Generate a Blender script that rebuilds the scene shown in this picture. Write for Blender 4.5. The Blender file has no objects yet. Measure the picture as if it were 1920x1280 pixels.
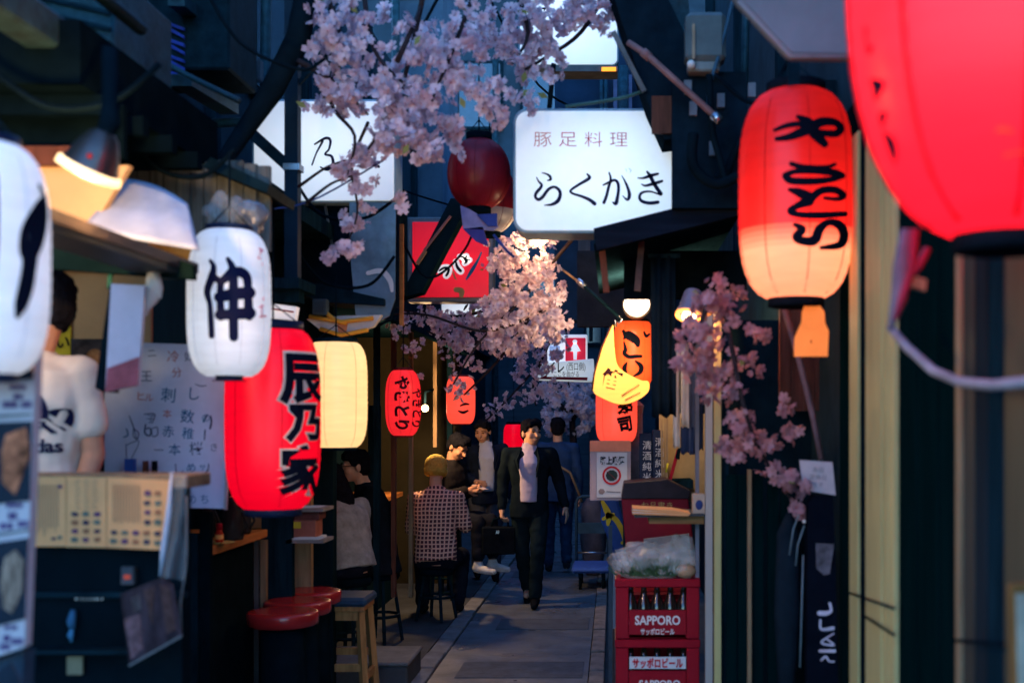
import bpy, bmesh, math, random
from mathutils import Vector, Matrix, Euler, noise
RN = random.Random(11)
SC = bpy.context.scene
COL = SC.collection
rad = math.radians

# ------------------------------------------------------------------ camera, sky, exposure
F, VX, VY, EYE = 2200.0, 1150.0, 790.0, 1.65     # focal length in photo pixels, vanishing point, eye height
cam_d = bpy.data.cameras.new('camera')
cam = bpy.data.objects.new('camera', cam_d)
COL.objects.link(cam)
cam.location = (0, 0, EYE)
cam.rotation_euler = (rad(90), 0, 0)
cam_d.sensor_width = 36
cam_d.lens = F / 1920 * 36
cam_d.shift_x = -(VX - 960) / 1920
cam_d.shift_y = (VY - 640) / 1920
cam_d.clip_end = 500
cam_d.clip_start = 0.05
cam_d.dof.use_dof = True
cam_d.dof.focus_distance = 9.2
cam_d.dof.aperture_fstop = 2.0
SC.camera = cam

world = bpy.data.worlds.new('World')
SC.world = world
world.use_nodes = True
wn = world.node_tree.nodes
wl = world.node_tree.links
sky = wn.new('ShaderNodeTexSky')
sky.sky_type = 'NISHITA'
sky.sun_disc = False
sky.sun_elevation = rad(18)
sky.sun_rotation = rad(8)
sky.air_density = 1.2
sky.dust_density = 0.1
sky.ozone_density = 9.0
wl.new(sky.outputs[0], wn['Background'].inputs[0])
wn['Background'].inputs[1].default_value = 0.15

sun_d = bpy.data.lights.new('sun', 'SUN')
sun_d.energy = 0.5
sun_d.angle = rad(10)
sun_d.color = (1.0, 0.9, 0.8)
sun = bpy.data.objects.new('sun', sun_d)
COL.objects.link(sun)
sun.rotation_euler = (rad(72), 0, rad(172))      # low evening sun far beyond the end of the alley

SC.view_settings.view_transform = 'Standard'
SC.view_settings.look = 'None'
SC.view_settings.exposure = 2.4
SC.view_settings.gamma = 1
SC.view_settings.use_curve_mapping = False
SC.render.engine = 'CYCLES'
SC.cycles.use_denoising = True
SC.cycles.max_bounces = 6
SC.cycles.diffuse_bounces = 3
SC.cycles.glossy_bounces = 3
SC.cycles.transparent_max_bounces = 8
SC.cycles.sample_clamp_indirect = 4
SC.cycles.caustics_reflective = False
SC.cycles.caustics_refractive = False


GLOW = 0.335        # common scale of everything that gives off light, set with the exposure


# ------------------------------------------------------------------ helpers
def P(px, py, Y):
    """Point of the place that lies at distance Y on the sight line of photo pixel (px, py)."""
    return Vector(((px - VX) * Y / F, Y, EYE + (VY - py) * Y / F))


MATS = {}


def M(name, col, rough=0.6, metal=0.0, var=0.3, scale=9, bump=0.0, bscale=60, emit=None, es=0.0,
      stretch=(1, 1, 1), alpha=1.0, trans=0.0, spec=0.05, grime=0.0):
    if name in MATS:
        return MATS[name]
    if max(col[:3]) < 0.03 and spec == 0.05:
        spec = 0.0                                                  # dead matt, so the darkest colours stay free of lamp reflections
    m = bpy.data.materials.new(name)
    m.use_nodes = True
    nt = m.node_tree
    N, L = nt.nodes, nt.links
    b = N['Principled BSDF']
    tc = N.new('ShaderNodeTexCoord')
    mp = N.new('ShaderNodeMapping')
    mp.inputs['Scale'].default_value = stretch
    L.new(tc.outputs['Object'], mp.inputs[0])
    nz = N.new('ShaderNodeTexNoise')
    nz.inputs['Scale'].default_value = scale
    nz.inputs['Detail'].default_value = 6
    nz.inputs['Roughness'].default_value = 0.65
    L.new(mp.outputs[0], nz.inputs['Vector'])
    mr = N.new('ShaderNodeMapRange')
    mr.inputs[1].default_value = 0.3
    mr.inputs[2].default_value = 0.7
    mr.inputs[3].default_value = 1 - var
    mr.inputs[4].default_value = 1 + var
    L.new(nz.outputs[0], mr.inputs[0])
    mx = N.new('ShaderNodeVectorMath')
    mx.operation = 'SCALE'
    mx.inputs[0].default_value = col[:3]
    L.new(mr.outputs[0], mx.inputs['Scale'])
    out = mx.outputs[0]
    if grime:
        n2 = N.new('ShaderNodeTexNoise')
        n2.inputs['Scale'].default_value = 2.3
        n2.inputs['Detail'].default_value = 8
        L.new(mp.outputs[0], n2.inputs['Vector'])
        r2 = N.new('ShaderNodeMapRange')
        r2.inputs[1].default_value = 0.45
        r2.inputs[2].default_value = 0.7
        r2.inputs[3].default_value = 0
        r2.inputs[4].default_value = grime
        L.new(n2.outputs[0], r2.inputs[0])
        mm = N.new('ShaderNodeMix')
        mm.data_type = 'RGBA'
        L.new(r2.outputs[0], mm.inputs[0])
        L.new(out, mm.inputs[6])
        mm.inputs[7].default_value = (0.03, 0.026, 0.022, 1)
        out = mm.outputs[2]
    L.new(out, b.inputs['Base Color'])
    b.inputs['Roughness'].default_value = rough
    b.inputs['Metallic'].default_value = metal
    b.inputs['Specular IOR Level'].default_value = spec
    b.inputs['Alpha'].default_value = alpha
    b.inputs['Transmission Weight'].default_value = trans
    if emit:
        b.inputs['Emission Color'].default_value = (*emit, 1)
        b.inputs['Emission Strength'].default_value = es * GLOW
    if bump:
        bt = N.new('ShaderNodeTexNoise')
        bt.inputs['Scale'].default_value = bscale
        bt.inputs['Detail'].default_value = 4
        L.new(mp.outputs[0], bt.inputs['Vector'])
        bn = N.new('ShaderNodeBump')
        bn.inputs['Strength'].default_value = bump
        bn.inputs['Distance'].default_value = 0.01
        L.new(bt.outputs[0], bn.inputs['Height'])
        L.new(bn.outputs[0], b.inputs['Normal'])
    MATS[name] = m
    return m


def M_paper(name, col, es=0.0, tr=0.6, emit=None):
    """Lantern paper or vinyl: part of the light of the bulb inside comes through."""
    if name in MATS:
        return MATS[name]
    m = bpy.data.materials.new(name)
    m.use_nodes = True
    N, L = m.node_tree.nodes, m.node_tree.links
    N.remove(N['Principled BSDF'])
    out = N['Material Output']
    tc = N.new('ShaderNodeTexCoord')
    mp = N.new('ShaderNodeMapping')
    mp.inputs['Scale'].default_value = (6, 6, 40)
    L.new(tc.outputs['Object'], mp.inputs[0])
    nz = N.new('ShaderNodeTexNoise')
    nz.inputs['Scale'].default_value = 1
    nz.inputs['Detail'].default_value = 4
    L.new(mp.outputs[0], nz.inputs['Vector'])
    mr = N.new('ShaderNodeMapRange')
    mr.inputs[3].default_value = 0.82
    mr.inputs[4].default_value = 1.12
    L.new(nz.outputs[0], mr.inputs[0])
    sc = N.new('ShaderNodeVectorMath')
    sc.operation = 'SCALE'
    sc.inputs[0].default_value = col
    L.new(mr.outputs[0], sc.inputs['Scale'])
    d = N.new('ShaderNodeBsdfDiffuse')
    t = N.new('ShaderNodeBsdfTranslucent')
    g = N.new('ShaderNodeBsdfGlossy')
    g.inputs['Roughness'].default_value = 0.38
    L.new(sc.outputs[0], d.inputs[0])
    L.new(sc.outputs[0], t.inputs[0])
    m1 = N.new('ShaderNodeMixShader')
    m1.inputs[0].default_value = tr
    L.new(d.outputs[0], m1.inputs[1])
    L.new(t.outputs[0], m1.inputs[2])
    m2 = N.new('ShaderNodeMixShader')
    m2.inputs[0].default_value = 0.03
    L.new(m1.outputs[0], m2.inputs[1])
    L.new(g.outputs[0], m2.inputs[2])
    last = m2
    if es:
        e = N.new('ShaderNodeEmission')
        s2 = N.new('ShaderNodeVectorMath')
        s2.operation = 'SCALE'
        s2.inputs[0].default_value = emit or col
        L.new(mr.outputs[0], s2.inputs['Scale'])
        L.new(s2.outputs[0], e.inputs[0])
        e.inputs[1].default_value = es * GLOW
        a = N.new('ShaderNodeAddShader')
        L.new(m2.outputs[0], a.inputs[0])
        L.new(e.outputs[0], a.inputs[1])
        last = a
    L.new(last.outputs[0], out.inputs[0])
    MATS[name] = m
    return m


def link(o):
    COL.objects.link(o)
    return o


def tag(o, label=None, cat=None, group=None, kind=None):
    for k, v in (('label', label), ('category', cat), ('group', group), ('kind', kind)):
        if v:
            o[k] = v
    return o


def thing(name, label, cat, loc=(0, 0, 0), group=None):
    o = link(bpy.data.objects.new(name, None))
    o.empty_display_size = 0.05
    o.location = loc
    return tag(o, label, cat, group)


def org(o):
    v = Vector((0, 0, 0))
    while o is not None:
        v += o.location
        o = o.parent
    return v


def copy_tree(o, parent=None):
    kids = list(o.children)
    c = link(o.copy())
    c.parent = parent
    for k in kids:
        copy_tree(k, c)
    return c


TXT = {}


def text_geo(s, bold=0.0, light=False):
    """2-D triangles of a line of text, centred, with a body height of 1 (flat print)."""
    key = (s, bold)
    if key in TXT:
        return TXT[key]
    cu = bpy.data.curves.new('lettering', 'FONT')
    cu.body = s
    cu.size = 1
    cu.align_x = 'CENTER'
    cu.align_y = 'CENTER'
    cu.offset = bold
    cu.resolution_u = 3
    ob = link(bpy.data.objects.new('lettering', cu))
    dg = bpy.context.evaluated_depsgraph_get()
    me = bpy.data.meshes.new_from_object(ob.evaluated_get(dg))
    bm = bmesh.new()
    bm.from_mesh(me)
    bmesh.ops.triangulate(bm, faces=bm.faces)
    for _ in range(4):
        es = [e for e in bm.edges if e.calc_length() > 0.22]
        if not es:
            break
        bmesh.ops.subdivide_edges(bm, edges=es, cuts=1)
        bmesh.ops.triangulate(bm, faces=bm.faces)
    vs = [v.co.copy() for v in bm.verts]
    bm.verts.index_update()
    fs = [[v.index for v in f.verts] for f in bm.faces]
    bm.free()
    if vs:
        x0, x1 = min(v.x for v in vs), max(v.x for v in vs)
        y0, y1 = min(v.y for v in vs), max(v.y for v in vs)
        vs = [(v.x - (x0 + x1) / 2, v.y - (y0 + y1) / 2) for v in vs]
        TXT[key] = (vs, fs, x1 - x0, y1 - y0)
    else:
        TXT[key] = ([], [], 1, 1)
    bpy.data.objects.remove(ob)
    bpy.data.curves.remove(cu)
    bpy.data.meshes.remove(me)
    return TXT[key]


def catmull(pts, n=6):
    if len(pts) < 3:
        n = 3
    q = [pts[0]] + list(pts) + [pts[-1]]
    out = []
    for i in range(1, len(q) - 2):
        a, b, c, d = q[i - 1], q[i], q[i + 1], q[i + 2]
        for k in range(n):
            t = k / n
            out.append(tuple(0.5 * (2 * b[j] + (c[j] - a[j]) * t + (2 * a[j] - 5 * b[j] + 4 * c[j] - d[j]) * t * t +
                                    (3 * b[j] - a[j] - 3 * c[j] + d[j]) * t ** 3) for j in range(len(b))))
    out.append(tuple(pts[-1]))
    return out


class MB:
    def __init__(self):
        self.v, self.f, self.m, self.s = [], [], [], []

    def add(self, vs, fs, mat=0, smooth=False):
        o = len(self.v)
        self.v += [tuple(v) for v in vs]
        for f in fs:
            self.f.append([i + o for i in f])
            self.m.append(mat)
            self.s.append(smooth)
        return self

    def box(self, c, s, rot=None, mat=0):
        c = Vector(c)
        hx, hy, hz = s[0] / 2, s[1] / 2, s[2] / 2
        vs = [Vector((x, y, z)) for x in (-hx, hx) for y in (-hy, hy) for z in (-hz, hz)]
        if rot is not None:
            mt = rot if isinstance(rot, Matrix) else Euler(rot).to_matrix()
            vs = [mt @ v for v in vs]
        return self.add([v + c for v in vs], [(0, 1, 3, 2), (4, 6, 7, 5), (0, 4, 5, 1), (2, 3, 7, 6), (0, 2, 6, 4), (1, 5, 7, 3)], mat)

    def span(self, x0, x1, y0, y1, z0, z1, mat=0):
        return self.box(((x0 + x1) / 2, (y0 + y1) / 2, (z0 + z1) / 2), (x1 - x0, y1 - y0, z1 - z0), None, mat)

    def pbox(self, x0, y0, x1, y1, Y, D, mat=0):
        a, b = P(x0, y0, Y), P(x1, y1, Y)
        return self.span(min(a.x, b.x), max(a.x, b.x), Y, Y + D, min(a.z, b.z), max(a.z, b.z), mat)

    def bar(self, a, b, w, h=None, mat=0):
        a, b = Vector(a), Vector(b)
        h = h or w
        d = (b - a)
        q = d.to_track_quat('Z', 'Y').to_matrix()
        return self.box((a + b) / 2, (w, h, d.length), q, mat)

    def quad(self, a, b, c, d, mat=0):
        return self.add([a, b, c, d], [(0, 1, 2, 3)], mat)

    def prism(self, poly, vec, mat=0):
        n = len(poly)
        vec = Vector(vec)
        vs = [Vector(p) for p in poly] + [Vector(p) + vec for p in poly]
        fs = [list(range(n)), list(range(2 * n - 1, n - 1, -1))]
        fs += [(i, (i + 1) % n, (i + 1) % n + n, i + n) for i in range(n)]
        return self.add(vs, fs, mat)

    def pprism(self, poly, Y, D, mat=0):
        return self.prism([P(x, y, Y) for x, y in poly], (0, D, 0), mat)

    def tube(self, pts, r, seg=8, mat=0, caps=True):
        pts = [Vector(p) for p in pts]
        rs = r if isinstance(r, (list, tuple)) else [r] * len(pts)
        vs, fs = [], []
        ref = None
        for i, p in enumerate(pts):
            d = (pts[min(i + 1, len(pts) - 1)] - pts[max(i - 1, 0)]).normalized()
            if ref is None:
                ref = d.orthogonal().normalized()
            ref = (ref - d * ref.dot(d))
            ref = ref.normalized() if ref.length > 1e-5 else d.orthogonal().normalized()
            e = d.cross(ref)
            for k in range(seg):
                a = 2 * math.pi * k / seg
                vs.append(p + (ref * math.cos(a) + e * math.sin(a)) * rs[i])
        for i in range(len(pts) - 1):
            for k in range(seg):
                k2 = (k + 1) % seg
                fs.append((i * seg + k, i * seg + k2, (i + 1) * seg + k2, (i + 1) * seg + k))
        if caps:
            fs.append(list(range(seg))[::-1])
            fs.append([(len(pts) - 1) * seg + k for k in range(seg)])
        return self.add(vs, fs, mat, True)

    def lathe(self, prof, c, seg=32, mat=0, wob=None, caps=True, mats=None):
        c = Vector(c)
        vs, n = [], len(prof)
        for r, z in prof:
            for k in range(seg):
                a = 2 * math.pi * k / seg
                rr = r * (wob(a) if wob else 1)
                vs.append(c + Vector((rr * math.sin(a), -rr * math.cos(a), z)))
        for i in range(n - 1):
            fs = []
            for k in range(seg):
                k2 = (k + 1) % seg
                fs.append((i * seg + k, i * seg + k2, (i + 1) * seg + k2, (i + 1) * seg + k))
            o = len(self.v)
            if i == 0:
                o0 = o
                self.v += [tuple(v) for v in vs]
            for f in fs:
                self.f.append([j + o0 for j in f])
                self.m.append(mats(i) if mats else mat)
                self.s.append(True)
        if caps:
            self.f.append([o0 + k for k in range(seg)][::-1])
            self.f.append([o0 + (n - 1) * seg + k for k in range(seg)])
            self.m += [mat, mat]
            self.s += [False, False]
        return self

    def ball(self, c, r, seg=12, rings=8, mat=0, rot=None):
        c = Vector(c)
        r = Vector(r) if not isinstance(r, (int, float)) else Vector((r, r, r))
        vs, fs = [], []
        for i in range(rings + 1):
            t = math.pi * i / rings
            for k in range(seg):
                a = 2 * math.pi * k / seg
                v = Vector((r.x * math.sin(t) * math.cos(a), r.y * math.sin(t) * math.sin(a), r.z * math.cos(t)))
                vs.append(c + (rot @ v if rot else v))
        for i in range(rings):
            for k in range(seg):
                k2 = (k + 1) % seg
                fs.append((i * seg + k, (i + 1) * seg + k, (i + 1) * seg + k2, i * seg + k2))
        return self.add(vs, fs, mat, True)

    def stroke(self, pts, f, mat=0, grow=0.0):
        """A brush stroke: points (u, v, width) through which a ribbon runs; f maps (u, v) to the surface."""
        q = catmull(pts)
        n = len(q)
        L, Rr = [], []
        for i, (x, y, w) in enumerate(q):
            a, b = q[max(i - 1, 0)], q[min(i + 1, n - 1)]
            dx, dy = b[0] - a[0], b[1] - a[1]
            l = math.hypot(dx, dy) or 1
            nx, ny = -dy / l, dx / l
            h = max(w, 0) / 2 + grow
            L.append((x + nx * h, y + ny * h))
            Rr.append((x - nx * h, y - ny * h))
        ring = []
        for (x, y, w), (a, b), s in ((q[0], (q[0], q[1]), -1), (q[-1], (q[-2], q[-1]), 1)):
            ang = math.atan2(b[1] - a[1], b[0] - a[0])
            h = max(w, 0) / 2 + grow
            base = ang - math.pi / 2 if s > 0 else ang + math.pi / 2
            ring.append([(x + h * math.cos(base + math.pi * k / 5), y + h * math.sin(base + math.pi * k / 5)) for k in range(6)])
        vs = [f(*p) for p in L] + [f(*p) for p in Rr]
        self.add(vs, [(i, i + 1, n + i + 1, n + i) for i in range(n - 1)], mat)
        for rg in ring:
            self.add([f(*p) for p in rg], [list(range(6))], mat)
        return self

    def text(self, s, size, f, mat=0, bold=0.0, width=None, rot=0.0, grow=0):
        vs, fs, w, h = text_geo(s, bold + grow)
        if not vs:
            return self
        kx = ky = size
        if width:
            kx = width / text_geo(s, bold)[2]
        c, sn = math.cos(rot), math.sin(rot)
        return self.add([f(*((kx * x * c - ky * y * sn), (kx * x * sn + ky * y * c))) for x, y in vs], fs, mat)

    def build(self, name, mats, parent=None, bevel=0.0, recalc=True):
        mats = mats if isinstance(mats, (list, tuple)) else [mats]
        o = org(parent) if parent is not None else Vector((0, 0, 0))
        me = bpy.data.meshes.new(name)
        me.from_pydata([(v[0] - o.x, v[1] - o.y, v[2] - o.z) for v in self.v], [], self.f)
        me.polygons.foreach_set('material_index', self.m)
        me.polygons.foreach_set('use_smooth', self.s)
        for m in mats:
            me.materials.append(m)
        if recalc or bevel:
            bm = bmesh.new()
            bm.from_mesh(me)
            if recalc:
                bmesh.ops.recalc_face_normals(bm, faces=bm.faces)
            if bevel:
                bmesh.ops.bevel(bm, geom=[e for e in bm.edges if len(e.link_faces) == 2 and e.calc_face_angle(0) > 0.6],
                                offset=bevel, segments=1, affect='EDGES', clamp_overlap=True)
            bm.to_mesh(me)
            bm.free()
        ob = link(bpy.data.objects.new(name, me))
        ob.parent = parent
        return ob


def front(c, s=1.0, off=0.004):
    """Maps flat print (u right, v up) on a surface that faces the viewer's end of the alley."""
    c = Vector(c)
    return lambda u, v: (c.x + u * s, c.y - off, c.z + v * s)


def pix(Y, off=0.0, k=1.0, x0=0.0, y0=0.0):
    """Maps traced coordinates of a zoomed photo detail on the plane at distance Y."""
    return lambda u, v: tuple(P(x0 + u / k, y0 + v / k, Y - off))


def lamp(name, loc, energy, col, r=0.04, parent=None, spot=None):
    d = bpy.data.lights.new(name, 'POINT')
    d.energy = energy * GLOW
    d.color = col
    d.shadow_soft_size = r
    o = link(bpy.data.objects.new(name, d))
    o.location = Vector(loc) - (org(parent) if parent else Vector((0, 0, 0)))
    o.parent = parent
    return o


# ------------------------------------------------------------------ materials
black = M('black_lacquer', (0.003, 0.008, 0.012), 0.4, bump=0.1)  # teal of the shadows is put into the dark base colours here
dark_wood = M('shade_teal_wood', (0.006, 0.020, 0.028), 0.6, var=0.45, stretch=(1, 1, 0.12), scale=30, bump=0.25)
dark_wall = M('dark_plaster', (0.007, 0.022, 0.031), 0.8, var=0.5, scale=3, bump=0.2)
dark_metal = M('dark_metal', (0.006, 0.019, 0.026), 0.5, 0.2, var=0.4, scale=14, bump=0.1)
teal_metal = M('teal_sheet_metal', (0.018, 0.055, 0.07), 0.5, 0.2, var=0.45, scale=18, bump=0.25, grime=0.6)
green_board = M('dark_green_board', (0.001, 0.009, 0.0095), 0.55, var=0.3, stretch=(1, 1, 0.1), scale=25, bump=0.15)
cream_post = M('cream_painted_wood', (0.5, 0.41, 0.17), 0.55, var=0.16, stretch=(1, 1, 0.1), scale=22, bump=0.2, grime=0.3)
tan_wood = M('tan_wood', (0.3, 0.19, 0.1), 0.55, var=0.3, stretch=(1, 1, 0.1), scale=30, bump=0.2, grime=0.3)
orange_wood = M('orange_wood', (0.36, 0.13, 0.035), 0.4, var=0.35, stretch=(0.2, 0.1, 1), scale=40, bump=0.15)
stool_wood = M('stool_wood', (0.34, 0.17, 0.06), 0.5, var=0.35, stretch=(1, 1, 0.15), scale=40, bump=0.15)
red_wood = M('red_brown_wood', (0.11, 0.04, 0.025), 0.6, var=0.4, stretch=(1, 1, 0.1), scale=30, bump=0.3)
grey_wood = M('weathered_grey_wood', (0.10, 0.11, 0.10), 0.8, var=0.6, stretch=(1, 1, 0.08), scale=26, bump=0.6, grime=0.7)
tan_wall = M('tan_plaster', (0.5, 0.32, 0.15), 0.7, var=0.1, scale=4, bump=0.05)
white_paper = M('white_paper', (0.62, 0.62, 0.6), 0.6, var=0.06)
pink_paper = M('pinkish_paper', (0.5, 0.42, 0.4), 0.6, var=0.1)
warm_lit_paper = M('warm_lit_paper', (0.72, 0.35, 0.14), 0.55, var=0.1, grime=0.15)  # the warm lamplight on the menus is put into this colour
ink = M('black_ink', (0.006, 0.008, 0.016), 0.5, var=0.1)
navy_ink = M('navy_ink', (0.006, 0.009, 0.04), 0.5, var=0.1)
red_ink = M('red_ink', (0.5, 0.02, 0.03), 0.5, var=0.1)
maroon_ink = M('maroon_ink', (0.16, 0.015, 0.02), 0.5, var=0.1)
white_ink = M('white_print', (0.78, 0.72, 0.66), 0.5, var=0.05)
orange_ink = M('orange_print', (0.8, 0.4, 0.12), 0.5, var=0.05)
blue_ink = M('blue_marker', (0.03, 0.12, 0.22), 0.5, var=0.2)
purple_ink = M('purple_ink', (0.07, 0.04, 0.12), 0.5, var=0.2)
gold_ink = M('gold_print', (0.45, 0.3, 0.1), 0.4, var=0.2)
chrome = M('steel', (0.4, 0.42, 0.44), 0.25, 0.9, var=0.1, spec=0.5)
red_plastic = M('red_plastic', (0.33, 0.008, 0.02), 0.35, var=0.12, scale=5, bump=0.04, grime=0.2)
maroon_plastic = M('maroon_plastic', (0.24, 0.012, 0.022), 0.45, var=0.15, scale=5, grime=0.2)
red_vinyl = M('red_vinyl', (0.36, 0.018, 0.018), 0.25, var=0.15, scale=6, bump=0.08, bscale=25, spec=0.6)
navy_vinyl = M('navy_vinyl', (0.03, 0.06, 0.1), 0.35, var=0.2, bump=0.1)
asphalt = M('asphalt', (0.115, 0.13, 0.15), 0.5, spec=0.35, var=0.3, scale=5, bump=0.6, bscale=120, grime=0.22)
_n, _l = asphalt.node_tree.nodes, asphalt.node_tree.links          # damp and worn patches
_t, _z, _r = _n.new('ShaderNodeTexCoord'), _n.new('ShaderNodeTexNoise'), _n.new('ShaderNodeMapRange')
_z.inputs['Scale'].default_value = 1.7
_z.inputs['Detail'].default_value = 7
_r.inputs[1].default_value, _r.inputs[2].default_value, _r.inputs[3].default_value, _r.inputs[4].default_value = 0.35, 0.65, 0.22, 0.75
_l.new(_t.outputs['Object'], _z.inputs['Vector'])
_l.new(_z.outputs[0], _r.inputs[0])
_l.new(_r.outputs[0], _n['Principled BSDF'].inputs['Roughness'])
stone = M('kerb_stone', (0.2, 0.2, 0.2), 0.7, var=0.3, scale=7, bump=0.4, bscale=90, grime=0.6)
tile_stone = M('gutter_tile', (0.22, 0.19, 0.17), 0.55, var=0.5, scale=6, bump=0.3, bscale=90, grime=0.7)
concrete = M('concrete', (0.075, 0.08, 0.085), 0.75, var=0.25, scale=4, bump=0.3, bscale=80, grime=0.5)
grey_fabric = M('grey_tarpaulin', (0.3, 0.3, 0.3), 0.55, var=0.15, scale=3, bump=0.2, bscale=14)
vinyl_sheet = M('milky_vinyl', (0.36, 0.41, 0.48), 0.3, var=0.25, scale=4, bump=0.5, bscale=7)
blue_plastic = M('blue_plastic', (0.03, 0.09, 0.32), 0.35, var=0.2)
yellow_print = M('yellow_print', (0.62, 0.48, 0.04), 0.5, var=0.15)
glass_brown = M('brown_glass', (0.02, 0.012, 0.008), 0.08, var=0.1, spec=0.6)
green_leaf = M('green_leaves', (0.07, 0.13, 0.055), 0.5, var=0.4)
bag_plastic = M('clear_bag', (0.8, 0.8, 0.74), 0.2, var=0.3, alpha=0.26, bump=0.8, bscale=20, spec=0.6)
clear_sheet = M('clear_vinyl', (0.5, 0.58, 0.62), 0.15, var=0.2, alpha=0.2, bump=0.3, bscale=8, spec=0.6)
bark = M('bark', (0.03, 0.022, 0.024), 0.8, var=0.3, bump=0.5)
white_cloth = M('white_cloth', (0.62, 0.6, 0.55), 0.9, var=0.12, bump=0.3, bscale=40)
navy_cloth = M('navy_cloth', (0.02, 0.035, 0.08), 0.9, var=0.3, bump=0.3)
skin = M('skin', (0.62, 0.34, 0.22), 0.5, var=0.1, scale=12)
skin_dark = M('tanned_skin', (0.42, 0.21, 0.13), 0.5, var=0.1, scale=12)
hair_m = M('black_hair', (0.008, 0.008, 0.011), 0.42, var=0.4, stretch=(1, 1, 0.2), scale=60, bump=0.6, bscale=120)


def M_sign(name, col, es):
    """Acrylic front of a sign box: the tubes inside light its middle more than its rim."""
    if name in MATS:
        return MATS[name]
    m = M(name, col, 0.35, var=0.06, scale=5, emit=col, es=es, spec=0.3)
    N, L = m.node_tree.nodes, m.node_tree.links
    tc = N.new('ShaderNodeTexCoord')
    sub_ = N.new('ShaderNodeVectorMath')
    sub_.operation = 'SUBTRACT'
    sub_.inputs[1].default_value = (0.5, 0.5, 0.5)
    L.new(tc.outputs['Generated'], sub_.inputs[0])
    mul = N.new('ShaderNodeVectorMath')
    mul.operation = 'MULTIPLY'
    mul.inputs[1].default_value = (1.7, 0.0, 1.9)
    L.new(sub_.outputs[0], mul.inputs[0])
    ln = N.new('ShaderNodeVectorMath')
    ln.operation = 'LENGTH'
    L.new(mul.outputs[0], ln.inputs[0])
    mr = N.new('ShaderNodeMapRange')
    mr.inputs[1].default_value = 0.25
    mr.inputs[2].default_value = 1.25
    mr.inputs[3].default_value = es * GLOW * 1.12
    mr.inputs[4].default_value = es * GLOW * 0.58
    L.new(ln.outputs['Value'], mr.inputs[0])
    L.new(mr.outputs[0], N['Principled BSDF'].inputs['Emission Strength'])
    return m


lit_white = M_sign('lit_white_panel', (0.80, 0.90, 0.94), 0.36)
lit_red = M_sign('lit_red_panel', (0.85, 0.012, 0.03), 0.40)
lit_far = M_sign('lit_pale_panel', (0.85, 0.9, 0.92), 0.4)
bulb_m = M('glowing_bulb', (1, 0.8, 0.5), 0.4, var=0.0, emit=(1.0, 0.62, 0.3), es=9.0)
bulb_white = M('glowing_disc', (1, 0.9, 0.8), 0.4, var=0.0, emit=(1.0, 0.82, 0.62), es=3.5)

# ------------------------------------------------------------------ setting: ground
def slab(name, x0, x1, y0, y1, z, mat, kind='structure'):
    return tag(MB().span(x0, x1, y0, y1, z - 0.15, z).build(name, mat), kind=kind)


slab('ground', -60, 60, -30, 90, -0.16, concrete)
road = slab('road', -1.18, -0.165, -4, 30, 0.0, asphalt)
for yy in (7.55, 9.3, 12.4):                                       # old trench cuts and patches in the asphalt
    MB().span(-1.1 + 0.05 * yy % 0.3, -0.2, yy, yy + 0.5, 0.0, 0.005).build('patch', M('asphalt_patch', (0.095, 0.105, 0.12), 0.6, var=0.3, scale=8, bump=0.4, bscale=200), road)
pav = slab('pavement', -3.2, -1.325, -4, 30, 0.01, concrete)
kerb = slab('kerb', -1.322, -1.183, -4, 30, -0.012, concrete)
st = None
for i in range(26):
    y0 = 5.2 + i * 0.52
    if st is None:
        st = MB().span(-1.317, -1.188, y0, y0 + 0.505, -0.02, 0.018).build('kerb_stone', stone, kerb, bevel=0.006)
        s0 = y0
    else:
        c = link(st.copy())
        c.location.y = y0 - s0
        c.location.z = RN.uniform(-0.004, 0.006)
        c.rotation_euler.z = RN.uniform(-0.0008, 0.0008)
gut = slab('gutter', -0.162, 0.0, -4, 30, -0.03, concrete)
gt = None
for i in range(34):
    y0 = 6.2 + i * 0.31
    if gt is None:
        gt = MB().span(-0.158, -0.06, y0, y0 + 0.3, -0.06, 0.012).build('gutter_tile', tile_stone, gut, bevel=0.005)
    else:
        c = link(gt.copy())
        c.location.y = i * 0.31
        c.location.z = RN.uniform(-0.008, 0.006)
        c.rotation_euler.y = RN.uniform(-0.03, 0.03)
slab('shop_floor', 0.003, 1.6, -4, 30, 0.005, concrete)
step = thing('doorstep', 'concrete doorstep block beside the wooden stool at the alley edge', 'doorstep', (-1.6, 7.4, 0.01))
MB().span(-2.0, -1.265, 7.2, 7.72, 0.011, 0.15).build('block', concrete, step, bevel=0.012)
MB().span(-2.0, -1.255, 7.19, 7.73, 0.15, 0.175).build('tread', M('worn_concrete', (0.17, 0.17, 0.165), 0.7, var=0.3, scale=5, bump=0.3, grime=0.4), step, bevel=0.008)

# ------------------------------------------------------------------ buildings
left_b = thing('stall_building', 'dark timber building housing the row of food stalls opposite the beer crates', 'building', (-2.6, 8, 0))
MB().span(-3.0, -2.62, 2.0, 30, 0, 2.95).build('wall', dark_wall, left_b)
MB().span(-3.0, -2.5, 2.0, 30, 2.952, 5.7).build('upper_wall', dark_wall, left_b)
for i, y in enumerate((5.2, 7.2, 9.4, 11.8, 14.5, 17.5)):
    MB().span(-2.497, -2.44, y, y + 0.1, 2.95, 5.65).build('post', dark_wood, left_b)
for y in (6.0, 8.0, 10.2, 12.6, 15.5):
    w = MB().span(-2.498, -2.45, y, y + 0.9, 3.9, 5.1).build('window', dark_metal, left_b)
    MB().span(-2.449, -2.444, y + 0.06, y + 0.84, 3.96, 5.04).build('pane', M('dusk_glass', (0.03, 0.06, 0.08), 0.1, spec=0.7, var=0.2), w)
right_b = thing('shop_building', 'dark shopfront building along the beer crate side of the alley', 'building', (1.1, 8, 0))
MB().span(0.86, 1.4, 4.35, 30, 0, 2.6).build('wall', dark_wall, right_b)
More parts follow.
